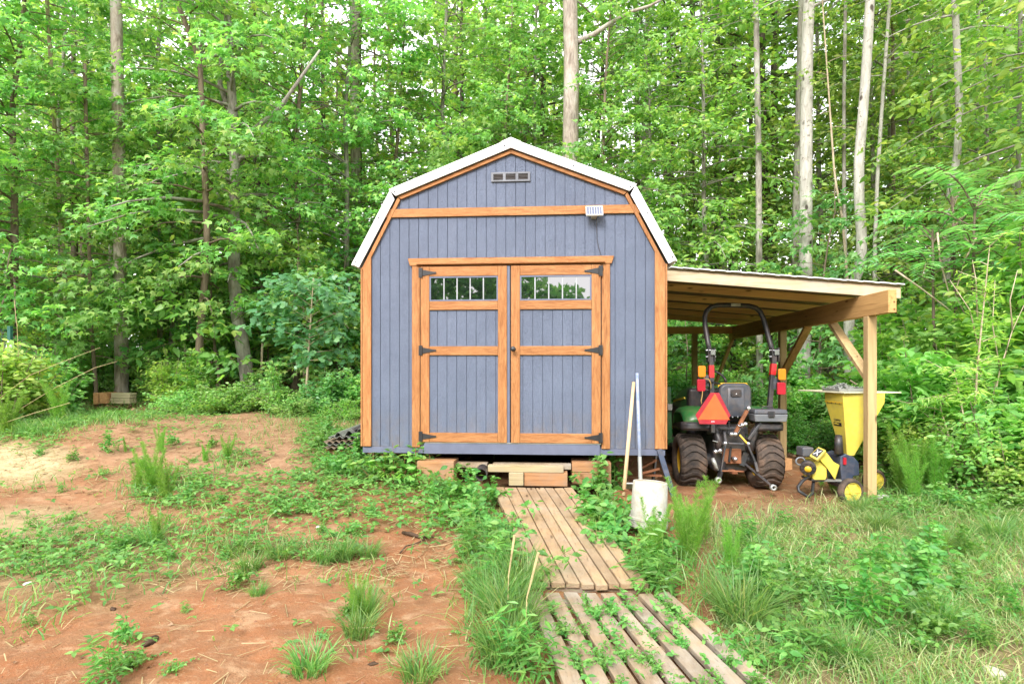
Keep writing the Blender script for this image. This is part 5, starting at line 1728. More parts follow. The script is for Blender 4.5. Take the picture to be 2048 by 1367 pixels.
hero('sweetgum_tree', [(137, 770), (133, 620), (127, 520), (112, 300), (100, 100)], 11.5, 9, 11, 'slim pale stemmed sweetgum near the left edge behind the bushes', 'twig_pale', dict(sg, base=1.4, nl=60, Rr=2.4), seed=13)
hero('sweetgum_tree', [(192, 775), (186, 700), (182, 640), (180, 560), (176, 400)], 11.0, 7, 6.5, 'thin young sweetgum with broad leaves right of the pale stemmed one', 'bark_brown', dict(sg, base=.8, nl=46, Rr=1.6, per_m=24), seed=14)
hero('pine_tree', [(243, 720), (241, 560), (239, 400), (236, 200), (232, 0)], 11.4, 24, 18, 'straight pale grey trunk rising through the foliage at the left', 'bark_pine', dict(far_cr), seed=15, r_top=.08)
hero('pine_tree', [(228, 720), (226, 560), (224, 400), (224, 200)], 16.5, 15, 18, 'darker slim trunk tight behind the pale grey trunk at the left', 'bark_grey', dict(far_cr), seed=16, r_top=.06)
hero('forest_tree', [(516, 740), (516, 600), (518, 440), (515, 300), (512, 100)], 16.5, 20, 17, 'dark upright trunk right behind the leaning sweetgum', 'bark_dark', dict(far_cr, base=6), seed=17, r_top=.07)
hero('pine_tree', [(714, 760), (712, 640), (711, 400), (711, 280), (709, 130), (708, 0)], 16, 22, 18, 'scaly pine trunk standing just left of the shed roof', 'bark_pine', dict(far_cr), seed=18, r_top=.1)
hero('forest_tree', [(655, 760), (652, 600), (648, 400), (646, 200)], 17.5, 13, 16, 'dark slim trunk between the teal sapling and the pine by the roof', 'bark_dark', dict(far_cr, base=6), seed=19)
hero('forest_tree', [(316, 760), (320, 700), (322, 640), (320, 500)], 12.4, 8, 7, 'left one of two leaning thin stems under the sweetgum leaves', 'bark_grey', dict(sg, base=1.6, nl=36, Rr=1.5), seed=20)
hero('forest_tree', [(330, 765), (340, 700), (346, 640), (344, 500)], 12.5, 9, 7, 'right one of two leaning thin stems under the sweetgum leaves', 'bark_grey', dict(sg, base=1.6, nl=36, Rr=1.5), seed=21)
hero('pine_tree', [(1143, 600), (1142, 450), (1141, 300), (1143, 150), (1140, 0)], 14.6, 36, 19, 'thick straight pine trunk with bare side branch rising behind the shed ridge', 'bark_pine', dict(far_cr, base=10), seed=22, r_top=.14,
     extra=[([(1155, 85, 0), (1190, 68, -.2), (1215, 50, -.3), (1262, 24, -.5), (1300, 12, -.6), (1350, -15, -.8)], .075)])
hero('birch_tree', [(1602, 860), (1608, 690), (1611, 540), (1612, 300), (1614, 100), (1618, 0)], 12.4, 26, 17, 'tall white barked trunk with dark knots behind the carport roof', 'bark_white', dict(far_cr, base=8.5, lmat='leaf_forest'), seed=23, r_top=.09)
hero('forest_tree', [(1583, 800), (1588, 640), (1591, 500), (1596, 300), (1600, 150), (1603, 0)], 14.5, 17, 17, 'grey trunk half hidden just left of the white barked one', 'bark_grey', dict(far_cr, lmat='leaf_forest'), seed=24, r_top=.06)
hero('forest_tree', [(1700, 760), (1698, 640), (1702, 580), (1712, 555), (1722, 525), (1724, 480), (1718, 400), (1718, 320), (1728, 200), (1736, 80), (1740, 0)], 11.4, 20, 16, 'smooth pale trunk that bends in an S above the carport roof', 'bark_white', dict(far_cr, base=8.5, lmat='leaf_forest'), seed=25, r_top=.07)
hero('forest_tree', [(1520, 800), (1518, 600), (1518, 500), (1517, 300), (1514, 150), (1512, 0)], 13.2, 13, 16, 'straight mottled grey trunk left of the white barked tree', 'bark_grey', dict(far_cr, lmat='leaf_forest'), seed=26, r_top=.05)
hero('forest_tree', [(1694, 740), (1692, 560), (1688, 400), (1688, 200), (1690, 60)], 14, 8, 15, 'thin straight grey stem left of the S bent trunk', 'bark_grey', dict(far_cr, lmat='leaf_forest', nl=16), seed=27)
hero('forest_tree', [(1748, 640), (1750, 480), (1755, 350), (1765, 200), (1775, 60)], 13.5, 8, 14, 'thin leaning pale stem right of the S bent trunk', 'bark_white', dict(far_cr, base=7, lmat='leaf_forest', nl=18), seed=28)
hero('forest_tree', [(1789, 640), (1787, 480), (1786, 300), (1785, 0)], 15, 8, 15, 'thin dark straight stem between the S bent trunk and the curved right one', 'bark_brown', dict(far_cr, lmat='leaf_forest', nl=18), seed=29)
hero('forest_tree', [(1892, 640), (1894, 500), (1898, 420), (1903, 370), (1914, 320), (1919, 220), (1914, 100), (1910, 0)], 12, 15, 15, 'pale wavy trunk rising from the feathery sumac leaves at the right', 'bark_white', dict(far_cr, base=8, lmat='leaf_forest'), seed=30, r_top=.05)
hero('forest_tree', [(1952, 700), (1955, 500), (1953, 200), (1957, 0)], 14, 8, 15, 'thin straight stem right of the pale wavy trunk', 'bark_grey', dict(far_cr, lmat='leaf_forest', nl=18), seed=31)
hero('forest_tree', [(2028, 720), (2030, 600), (2036, 380), (2040, 100)], 12, 10, 13, 'thin mottled stem at the right edge of the wood', 'bark_grey', dict(far_cr, base=6, lmat='leaf_forest', nl=24), seed=32)
hero('pine_tree', [(1384, 640), (1384, 500), (1383, 300), (1385, 0)], 20, 14, 20, 'dark pine trunk with drooping boughs right of the shed ridge', 'bark_dark', dict(far_cr, base=9, nl=20), seed=33, r_top=.08)
hero('forest_tree', [(1543, 640), (1545, 480), (1548, 250), (1550, 60)], 19, 17, 19, 'thick shaded trunk deep in the wood left of the white barked tree', 'bark_dark', dict(far_cr, base=9), seed=34, r_top=.1)
hero('vine_stem', [(1698, 600), (1690, 500), (1684, 430), (1670, 360), (1664, 280), (1655, 150)], 12.2, 6, 9, 'thin tan stem curving up beside the white barked tree', 'twig_pale', dict(base=6, nl=10, Rr=1, lmat='leaf_forest'), seed=35, r_top=.012)
o = MB().tube([Vector((0, 0, 0)), Vector((.03, 0, .6)), Vector((.05, 0, 1.15))], [.03, .027, .022], 8).build('dead_snag', M['twig_pale'], None, smooth=True)
b_ = P(520, 740, 12.2); o.location = (b_.x, b_.y, gz(b_.x, b_.y)); tag(o, 'broken bare pole standing upright right of the leaning sweetgum', 'dead tree')
# teal oak sapling
base, path = pxpath([(612, 800), (616, 720), (618, 690)], 10.2, 2.35)
tm, cm = tree_meshes(40, 2.35, .85, .72, 30, 24, .15, T_OAK, 'leaf_teal', 'twig_pale', path=path, r0=.03, r1=.008, shape=shape_round, droop=.1, el=(0, 50), sub=.17, spread=.08)
plant_tree('oak_sapling', base, (tm, cm), 'small oak sapling with bluish green lobed leaves on a bare stem left of the shed', 'tree')
# low bluish bush at its foot
# ------------------------------------------------------------------ edge trees: leafy wall of the clearing (own copies of four kinds)
EDGE = []
for k, (H, rr_, bmat, lm, tp_, sz0, pm, nl) in enumerate(((12, 3.0, 'bark_brown', 'leaf_sweetgum', T_MAPLE, .178, 22, 86), (14, 3.2, 'bark_grey', 'leaf_sweetgum', T_MAPLE, .172, 22, 88),
                                                          (13, 2.8, 'bark_grey', 'leaf_forest', T_OVAL, .155, 25, 86), (9, 2.4, 'bark_brown', 'leaf_forest', T_OVAL, .17, 22, 66))):
    ms = tree_meshes(60 + k, H, (.65 if k < 2 else 1.6), rr_, nl, pm, sz0, tp_, lm, bmat, r0=.09, r1=.015, droop=.42, el=(-5, 45), face=FACE)
    EDGE.append(ms)
edge_spots = [(20, 10.6, 0, 'bushy sweetgum at the far left edge of the clearing'), (-120, 10.2, 1, 'tall sweetgum mostly outside the left edge of the picture'), (320, 13.4, 1, 'full crowned sweetgum behind the pair of leaning thin stems'),
              (590, 13.2, 0, 'sweetgum with drooping sprays behind the teal oak sapling'), (690, 14.2, 1, 'sweetgum whose leaves hang by the left roof corner of the shed'), (790, 15.0, 0, 'sweetgum rising behind the left slope of the shed roof'),
              (900, 15.6, 1, 'tall sweetgum behind the left half of the shed ridge'), (1010, 15.2, 0, 'sweetgum directly behind the peak of the shed'), (1090, 16.6, 1, 'sweetgum with leaves touching the left side of the thick pine trunk'),
              (1225, 14.8, 0, 'sweetgum behind the right slope of the shed roof'), (1310, 15.5, 2, 'broad leaved tree behind the right roof corner of the shed'), (1420, 14.6, 2, 'leafy tree left of the mottled grey trunk above the carport'),
              (1460, 17.5, 2, 'yellowish green tree deep behind the carport roof'), (1660, 16.2, 2, 'leafy tree filling the gap right of the white barked trunk'), (1770, 15.2, 2, 'leafy tree behind the thin leaning pale stem'),
              (1850, 14.5, 3, 'low leafy tree left of the pale wavy trunk'), (1990, 13.0, 2, 'leafy tree between thin stems at the right'), (2090, 10.5, 3, 'leafy tree cut by the right edge of the picture'), (1935, 16.5, 2, 'taller leafy tree behind the pale wavy trunk'),
              (395, 15.2, 1, 'tall sweetgum in the second row left of the leaning one'), (120, 14.5, 1, 'tall sweetgum in the second row behind the pale stemmed one'), (2190, 9.0, 2, 'leafy tree standing outside the right picture edge'), (2330, 8.2, 3, 'second leafy tree outside the right picture edge'), (-290, 10.0, 0, 'sweetgum standing outside the left picture edge')]
for k, (px, Y, kind, lab) in enumerate(edge_spots):
    x = (px - CX) / F * Y
    plant_tree('sweetgum_tree' if kind < 2 else 'forest_tree', (x, Y, gz(x, Y)), EDGE[kind], lab, 'tree', None, random.uniform(-.6, .6), random.uniform(.9, 1.12))

# ------------------------------------------------------------------ the wood behind
DEEP = []
for k, (H, b0, rr_, bmat) in enumerate(((17, 5.0, 2.6, 'bark_dark'), (19, 7.0, 2.8, 'bark_grey'), (15, 3.0, 2.3, 'bark_brown'), (18, 4.0, 2.6, 'bark_dark'))):
    DEEP.append(tree_meshes(80 + k, H, b0, rr_, 60, 10, .27, T_DIAMOND, 'leaf_forest', bmat, r0=.14, r1=.03, sub=.34, spread=.13))
UND = []
for k in range(3):
    UND.append(tree_meshes(90 + k, 4.2, .5, 1.5, 34, 20, .19, T_OVAL if k else T_MAPLE, 'leaf_dark' if k == 0 else 'leaf_forest', 'bark_brown', r0=.035, r1=.008, sub=.28, spread=.1, el=(0, 35)))
rr = random.Random(21)
placed = []
n = 0
tries = 0
src_d = [None] * 4
while n < 98 and tries < 6000:
    tries += 1
    Y = 16.5 + 26 * rr.random() ** 1.1
    x = rr.uniform(-1, 1) * (Y * .93 + 2)
    if any((x - a) ** 2 + (Y - b) ** 2 < (1.5 if Y < 26 else 2.0) ** 2 for a, b in placed): continue
    pxx = CX + F * x / Y
    if 1240 < pxx < 1800 and rr.random() < .55: continue
    placed.append((x, Y)); k = rr.randrange(4); sc = rr.uniform(.85, 1.2)
    if src_d[k] is None:
        src_d[k] = plant_tree('forest_tree', (x, Y, gz(x, Y)), DEEP[k], 'slender tree standing deep in the shaded wood behind the clearing', 'tree', 'trees deep in the wood', rr.uniform(0, 6.28), sc)
    else: place_copy(src_d[k], (x, Y, gz(x, Y)), rr.uniform(0, 6.28), sc)
    n += 1
placed = []; n = 0; tries = 0; src_u = [None] * 3
while n < 104 and tries < 4000:
    tries += 1
    Y = 11.8 + 16 * rr.random() ** 1.3
    x = rr.uniform(-1, 1) * (Y * .93 + 1)
    if Y < forest_front(x) + .8: continue
    if -1.9 < x < 2.3 and Y < 13: continue
    if any((x - a) ** 2 + (Y - b) ** 2 < 1.2 for a, b in placed): continue
    placed.append((x, Y)); k = rr.randrange(3); sc = rr.uniform(.55, 1.15)
    if src_u[k] is None:
        src_u[k] = plant_tree('understory_sapling', (x, Y, gz(x, Y)), UND[k], 'leafy sapling growing in the shade under the tall trees of the wood', 'sapling', 'saplings under the trees', rr.uniform(0, 6.28), sc)
    else: place_copy(src_u[k], (x, Y, gz(x, Y)), rr.uniform(0, 6.28), sc)
    n += 1
# pines with drooping needle boughs, top right of the ridge
def pine_meshes(seed, H, b0):
    rng = np.random.default_rng(seed); mb = MB()
    mb.tube([Vector((0, 0, 0)), Vector((.1, 0, H * .5)), Vector((0, .1, H))], [.16, .11, .03], 8, False)
    PO = []; TI = []; SZ = []
    for j in range(34):
        z = b0 + (H - b0) * (j + rng.random()) / 34; az = rng.random() * 6.283; l = 3.2 * (1.1 - (z - b0) / (H - b0) * .85) * (.6 + .5 * rng.random())
        d = np.array([math.cos(az), math.sin(az), .12]); p = np.array([.1 * (1 - z / H), 0, z])
        q = [p + d * l * s + np.array([0, 0, -.28 * l * s * s]) for s in (0, .35, .7, 1)]
        mb.tube([Vector(a) for a in q], [.04, .028, .018, .008], 5, False)
        for s in np.linspace(.3, 1, int(6 + l * 4)):
            for r_ in range(2):
                c = p + d * l * s + np.array([0, 0, -.28 * l * s * s]) + rng.normal(0, .14, 3)
                m_ = 16; o_ = unit(rng.normal(0, 1, (m_, 3)) + d * .7 + np.array([0, 0, -.15]))
                PO.append(np.repeat(c[None], m_, 0)); TI.append(o_); SZ.append(.2 + .12 * rng.random(m_))
    PO = np.concatenate(PO); TI = np.concatenate(TI); SZ = np.concatenate(SZ)
    cm = leaf_mesh('crown', PO, TI, rng.normal(0, 1, PO.shape), SZ, T_NEEDLE, M['leaf_needle'])
    tm = bpy.data.meshes.new('trunk'); tm.from_pydata(mb.v, [], mb.f); tm.materials.append(M['bark_dark']); return tm, cm


pm_ = pine_meshes(5, 17, 9.5)
for k, (px, Y, lab) in enumerate(((1270, 22, 'dark pine trunk nearest the thick pine, needles at the top edge'), (1340, 20, 'pine with drooping needle boughs at the top edge right of the bare side branch'), (1440, 21, 'pine with wide boughs above the carport at the top edge'), (1222, 27, 'far thin pine seen beside the thick pine trunk'), (1820, 24, 'far pine with dark needles high at the upper right'))):
    x = (px - CX) / F * Y
    plant_tree('pine_tree', (x, Y, gz(x, Y)), pm_, lab, 'tree', None, k * 1.3, 1 + .06 * k)

# far wood: reads as one mass of leaves
rng = np.random.default_rng(77)
N = 64000
ang = rng.uniform(-1.05, 1.05, N); rad_ = rng.uniform(50, 60, N)
pos = np.stack([np.sin(ang) * rad_, np.cos(ang) * rad_, 2.0 + 8.5 * rng.random(N) ** 1.2], 1)
keep = fbm(pos[:, 0] * .25, pos[:, 2] * .3, 5) > .40 + .022 * pos[:, 2]
pos = pos[keep]; N = len(pos)
fm_ = leaf_mesh('far_wood', pos, rng.normal(0, 1, (N, 3)), np.stack([rng.normal(0, .6, N), -np.ones(N) * .6, np.ones(N) * .7], 1), .55 + .5 * rng.random(N), T_DIAMOND, M['leaf_forest'])
tag(link_mesh('far_wood', fm_, None), 'distant mass of leaves closing the wood', 'woods', kind='stuff')
# trees across the clearing behind the viewer: what the door windows mirror
N = 30000
x_ = rng.uniform(-34, 26, N)
hmax = np.interp(x_, [-34, -9, -6.5, -5.4, -4.6, -3.6, -2.6, -1.6, -.8, -.2, .6, 1.2, 4, 26], [10, 9.6, 9.0, 7.3, 7.0, 8.0, 7.2, 7.0, 6.7, 6.3, 5.9, 5.7, 6.5, 8]) * (.84 + .32 * fbm(x_ * 1.6, x_ * 0, 8))
pos = np.stack([x_, -24 - 5 * rng.random(N), hmax * rng.random(N) ** .8], 1)
bm_ = leaf_mesh('tree_line', pos, rng.normal(0, 1, (N, 3)), np.stack([rng.normal(0, .6, N), np.ones(N) * .6, np.ones(N) * .7], 1), .4 + .4 * rng.random(N), T_DIAMOND, M['leaf_dark'])
tag(link_mesh('tree_line', bm_, None), 'dark line of trees across the clearing, mirrored in the door windows', 'woods', kind='stuff')

# ------------------------------------------------------------------ bushes
BUSH = {
    'edge': bush_meshes(1, 1.25, .75, 15, 75, .085, T_OVAL, 'leaf_shrub'),
    'star': bush_meshes(2, 1.3, .7, 14, 48, .14, T_MAPLE, 'leaf_sweetgum'),
    'lime': bush_meshes(3, 1.2, .6, 15, 75, .08, T_OVAL, 'leaf_lime'),
    'low': bush_meshes(4, .6, .55, 16, 85, .07, T_OVAL, 'leaf_shrub', lean=.9),
    'big': bush_meshes(5, 2.2, 1.0, 16, 62, .145, T_OVAL, 'leaf_shrub', spread=.09),
    'tall': bush_meshes(6, 3.0, 1.0, 14, 58, .15, T_OVAL, 'leaf_forest', spread=.1, nsub=10),
    'wild': bush_meshes(8, 1.9, .7, 6, 42, .09, T_OVAL, 'leaf_shrub', lean=.7, nsub=9),
    'leggy': bush_meshes(9, 1.7, .6, 5, 34, .135, T_MAPLE, 'leaf_sweetgum', lean=.6, nsub=9),
    'dark': bush_meshes(7, 1.1, .7, 14, 65, .1, T_OVAL, 'leaf_dark'),
}
bsrc = {}


def bush(kind, px, Y, sc, label, group, cat='bush', name='bush'):
    x = (px - CX) / F * Y
    loc = (x, Y, gz(x, Y) - .02)
    key = (kind, group)
    if key not in bsrc:
        bsrc[key] = plant_tree(name, loc, BUSH[kind], label, cat, group, random.uniform(0, 6.28), sc, ('stem', 'foliage'))
        return bsrc[key]
    return place_copy(bsrc[key], loc, random.uniform(0, 6.28), sc, label, group)


rr = random.Random(31)
gl = 'bushes along the forest edge left of the shed'; ll = 'leafy bush in the thicket along the forest edge left of the shed'
for k in range(40):
    px = -90 + k * 20.6 + rr.uniform(-12, 12)
    if 560 < px < 665 or 415 < px < 520: continue
    Y = rr.uniform(9.7, 11.2) if px > 330 else rr.uniform(8.8, 11.2)
    if 120 < px < 320: Y = rr.uniform(Yl + 1.3, Yl + 2.6)
    kind = rr.choice(['edge', 'leggy', 'low', 'lime', 'wild', 'leggy', 'star'] if px > 330 else ['edge', 'leggy', 'lime', 'wild', 'leggy', 'star'])
    bush(kind, px, Y, rr.uniform(.4, 1.0) if px > 330 else rr.uniform(.7, 1.2), ll, gl)
for k, (px, dY) in enumerate(((135, .7), (165, 1.0), (195, .8), (222, 1.0), (250, .8), (275, 1.1), (300, .7), (325, .6), (150, 1.6), (240, 1.7), (305, 1.5))):
    bush(['wild', 'lime', 'leggy', 'edge'][k % 4], px, Yl + dY, .5 + .12 * (k % 4), ll, gl)
for k in range(13):
    px = 372 + k * 28 + rr.uniform(-12, 12)
    bush('low', px, rr.uniform(9.6, 10.5), rr.uniform(.5, .85), ll, gl)
for px, Y, sc, kind, lab in ((-5, 7.9, 1.15, 'lime', 'yellowish bush nearest the left edge in front of the wire fence'), (45, 8.3, 1.05, 'lime', 'second yellowish bush, just right of the one nearest the left edge'), (100, 9.3, .9, 'edge', 'green bush left of the lumber stack, behind the spoil bank'),
                             (668, 9.9, .8, 'dark', 'dark leafed bush right of the teal oak sapling stem'), (700, 9.2, .55, 'low', 'low bush at the shed wall near the sheet pile')):
    bush(kind, px, Y, sc, lab, None)
gr2 = 'bushes behind the carport'; lr2 = 'leafy bush at the foot of the wood behind the carport'
for k in range(26):
    px = 1330 + k * 21 + rr.uniform(-12, 12); Y = rr.uniform(11.4, 12.8) if px < 1560 else rr.uniform(9.2, 11.5)
    bush(rr.choice(['edge', 'star', 'dark', 'dark', 'big'] if px < 1560 else ['edge', 'big', 'star', 'dark']), px, Y, rr.uniform(.6, 1.0), lr2, gr2)
gr3 = 'shrubs at the right edge of the clearing'; lr3 = 'broad leafed shrub in the thicket at the right of the carport'
for px, Y, sc, kind in ((1800, 9.0, 1.0, 'big'), (1860, 8.5, .95, 'big'), (1925, 8.0, 1.0, 'big'), (1990, 7.6, 1.0, 'big'), (2055, 7.2, 1.05, 'big'), (2110, 6.8, 1, 'tall'), (1840, 9.6, .95, 'tall'), (1900, 9.2, 1.0, 'tall'), (1960, 8.8, 1.0, 'tall'), (2030, 8.3, 1.0, 'tall'), (1760, 9.9, .9, 'tall'), (1700, 10.2, .7, 'big'), (1640, 10.4, .6, 'big'), (1730, 8.4, .65, 'edge'), (1780, 7.9, .6, 'edge'), (1640, 8.9, .55, 'dark'), (1870, 7.3, .75, 'edge'), (1920, 7.0, .7, 'star'), (1975, 6.7, .75, 'edge'), (2030, 6.4, .8, 'edge'), (2085, 6.1, .8, 'edge'), (1820, 7.4, .6, 'low'), (2000, 6.1, .7, 'low'), (2060, 5.7, .7, 'low'), (1590, 9.0, .5, 'edge'), (1880, 6.9, 1.0, 'big'), (1985, 6.5, .95, 'big'), (2050, 6.0, .95, 'big'), (1840, 7.9, 1.0, 'big'), (2010, 7.0, 1.05, 'tall'), (1930, 7.4, .95, 'tall'), (1845, 6.6, .75, 'lime'), (1905, 6.3, .7, 'wild'), (1950, 6.05, .6, 'lime'), (2010, 5.8, .75, 'wild'), (2050, 5.6, .7, 'lime'), (1870, 6.2, .45, 'low'), (1980, 5.75, .5, 'low'), (1815, 7.0, .7, 'wild'), (1765, 7.4, .6, 'lime'), (1990, 6.3, .9, 'leggy'), (1925, 6.7, 1.0, 'leggy'), (2070, 6.6, 1.1, 'wild')):
    bush(kind, px, Y, sc, lr3, gr3, 'shrub', 'shrub')
# pale many-stemmed shrub
x = (1950 - CX) / F * 6.2
tm, cm = bush_meshes(50, 2.7, .85, 4, 90, .10, T_NARROW, 'leaf_lime', 'twig_pale', spread=.06, lean=.3, stem_r=.014, tmin=.3, nsub=20)
plant_tree('slender_shrub', (x, 6.2, gz(x, 6.2)), (tm, cm), 'tall pale stemmed shrub with narrow light leaves right of the carport', 'shrub', None, .4, 1, ('stem', 'foliage'))
mb = MB()
for pts in ([(1975, 860), (2000, 740), (2025, 660), (2048, 610)], [(2000, 740), (1985, 650), (1990, 560)], [(1955, 640), (1952, 560), (1945, 520)], [(1958, 700), (1940, 620), (1900, 560)], [(2025, 660), (2020, 600), (2035, 540)]):
    q = [P(a, b, 6.4) for a, b in pts]; mb.tube(q, [.009 * (1 - .7 * i / (len(q) - 1)) for i in range(len(q))], 6)
o = mb.build('dead_branch', M['twig_pale'], None, smooth=True); 
b0_ = P(1975, 860, 6.4)
for v_ in o.data.vertices: v_.co -= b0_
o.location = b0_; tag(o, 'bare forking dead branch standing right of the pale stemmed shrub', 'branch')
for k, (pts, Y, lab) in enumerate((([(1790, 540), (1840, 575), (1900, 620), (1940, 650)], 7.5, 'bare tan twig slanting through the leaves at the right of the roof'), ([(1700, 760), (1760, 800), (1850, 835), (1930, 850)], 7.8, 'thin bare twig drooping right of the yellow hopper'), ([(1875, 465), (1880, 520), (1895, 575), (1905, 620)], 7.6, 'upright bare twig among the sumac leaves'), ([(1955, 470), (1930, 520), (1915, 570), (1912, 600)], 7.6, 'bent bare twig left of the dead branch'))):
    q = [P(a, b, Y) for a, b in pts]
    o = MB().tube([p - q[0] for p in q], [.012, .010, .008, .005], 6).build('bare_twig', M['twig_pale'], None, smooth=True); o.location = q[0]; tag(o, lab, 'twig')
# sumac
FR = frond_meshes(8, 16, 1.05, 2.6, 13, .16)
for k, (px, Y, sc, lab) in enumerate(((1865, 7.9, 1.25, 'feathery leaved sumac left of the dead branch at the right'), (1950, 7.6, 1.38, 'tallest feathery sumac above the pale stemmed shrub'), (2040, 7.2, 1.2, 'feathery sumac cut by the right picture edge'), (1560, 12.0, .9, 'small sumac peeking above the carport roof beside the white trunk'), (1905, 8.6, 1.5, 'feathery sumac behind the other two at the right'))):
    x = (px - CX) / F * Y
    plant_tree('sumac', (x, Y, gz(x, Y)), FR, lab, 'shrub', None, k * 1.1, sc, ('stem', 'foliage'))

# ------------------------------------------------------------------ weeds in the clearing
FN = [fennel_meshes(20 + k, 1.0, n_, b_) for k, (n_, b_) in enumerate(((5, .12), (8, .2), (3, .1), (10, .3)))]
fsrc = {}


def fennel(px, py, h, kind, lab, grp=None, lean=None, cat='weed', name='feathery_weed'):
    g = GP(px, py)
    o = plant_tree(name, (g.x, g.y, g.z - .01), FN[kind], lab, cat, grp, random.uniform(0, 6.28), h, ('stem', 'foliage'))
    if lean: o.rotation_euler = (R(lean[0]), R(lean[1]), o.rotation_euler.z)
    return o


gf_ = 'feathery weeds in the clearing'
for px, py, h, k, lab in ((305, 985, .52, 3, 'largest feathery weed clump left of the leafy ground cover'), (335, 1000, .42, 1, 'feathery weed beside the largest clump'), (275, 980, .35, 1, 'feathery weed on the left flank of the largest clump'), (322, 905, .34, 1, 'feathery weed standing alone behind the largest clump'), (455, 920, .30, 3, 'feathery weed right of the bare patch, mid left'), (410, 925, .24, 1, 'smaller feathery weed left of the mid one'), (318, 1085, .27, 1, 'feathery weed in the row of grass before the big clump'), (250, 905, .22, 2, 'small feathery weed on the pinkish soil at the left'),
                          (120, 850, .6, 3, 'bushy feathery weed on the spoil bank at the left'), (60, 850, .7, 3, 'yellow green feathery weed at the left edge of the spoil bank'), (15, 870, .6, 3, 'feathery weed cut by the left picture edge'), (180, 805, .9, 2, 'tall plume weed left of the lumber stack'), (163, 800, .75, 2, 'second tall plume weed left of the lumber stack'), (90, 800, 1.0, 2, 'tall plume weed beside the green fence'),
                          (1375, 1130, .62, 3, 'big feathery weed clump right of the white bucket'), (1300, 1140, .50, 3, 'feathery weed clump below the bucket'), (1405, 1090, .60, 2, 'upright plume weed in front of the left tractor tyre'), (1385, 1105, .45, 1, 'plume weed a little left of the upright one by the tyre'), (1465, 1150, .4, 1, 'feathery weed on the lawn right of the clump'),
                          (1815, 995, .78, 1, 'tall plume weed right of the front carport post'), (1790, 985, .62, 2, 'narrow plume weed closest to the right of the carport post'), (1850, 990, .75, 1, 'third plume weed right of the carport post'), (1900, 985, .6, 1, 'plume weed in front of the pale stemmed shrub'), (1870, 1000, .7, 3, 'wide feathery weed between the plume weeds and the pale stemmed shrub'), (1830, 1005, .62, 3, 'wide feathery weed at the foot of the tall plume weed'), (1975, 1005, .5, 1, 'feathery weed right of the pale stemmed shrub foot'), (2030, 1010, .55, 3, 'feathery weed at the right picture edge'), (1665, 985, .5, 2, 'plume weed in front of the chipper wheel'), (1642, 975, .42, 2, 'plume weed in front of the chipper engine'), (1880, 1130, .28, 1, 'short feathery weed on the right lawn'), (720, 1250, .3, 1, 'feathery weed on the clay left of the ramp foot'), (1700, 950, .55, 1, 'plume weed behind the chipper wheel')):
    fennel(px, py, h, k, lab)
fennel(1400, 1075, .55, 2, 'plume weed lying over to the right across the clay', None, (0, 62))
fennel(1390, 1085, .5, 2, 'second plume weed lying over to the right', None, (8, 55))

WD = [bush_meshes(30, .5, .28, 6, 36, .078, T_OVAL, 'leaf_weed', 'stem_green', .03, .6, .004, .1, 6),
      bush_meshes(31, .7, .26, 5, 36, .085, T_OVAL, 'leaf_weed', 'stem_green', .03, .4, .005, .1, 8),
      bush_meshes(32, .35, .30, 7, 38, .07, T_OVAL, 'leaf_weed', 'stem_green', .03, .9, .004, .1, 5),
      bush_meshes(33, .45, .2, 4, 44, .10, T_NARROW, 'leaf_weed', 'stem_green', .025, .5, .004, .1, 7),
      bush_meshes(34, .5, .27, 6, 40, .095, T_OVAL, 'leaf_shrub', 'rusty_steel', .035, .6, .005, .1, 6)]


def weed(kind, px, py, sc, lab, grp=None, name='leafy_weed'):
    g = GP(px, py)
    return plant_tree(name, (g.x, g.y, g.z - .01), WD[kind], lab, 'weed', grp, random.uniform(0, 6.28), sc, ('stem', 'foliage'))


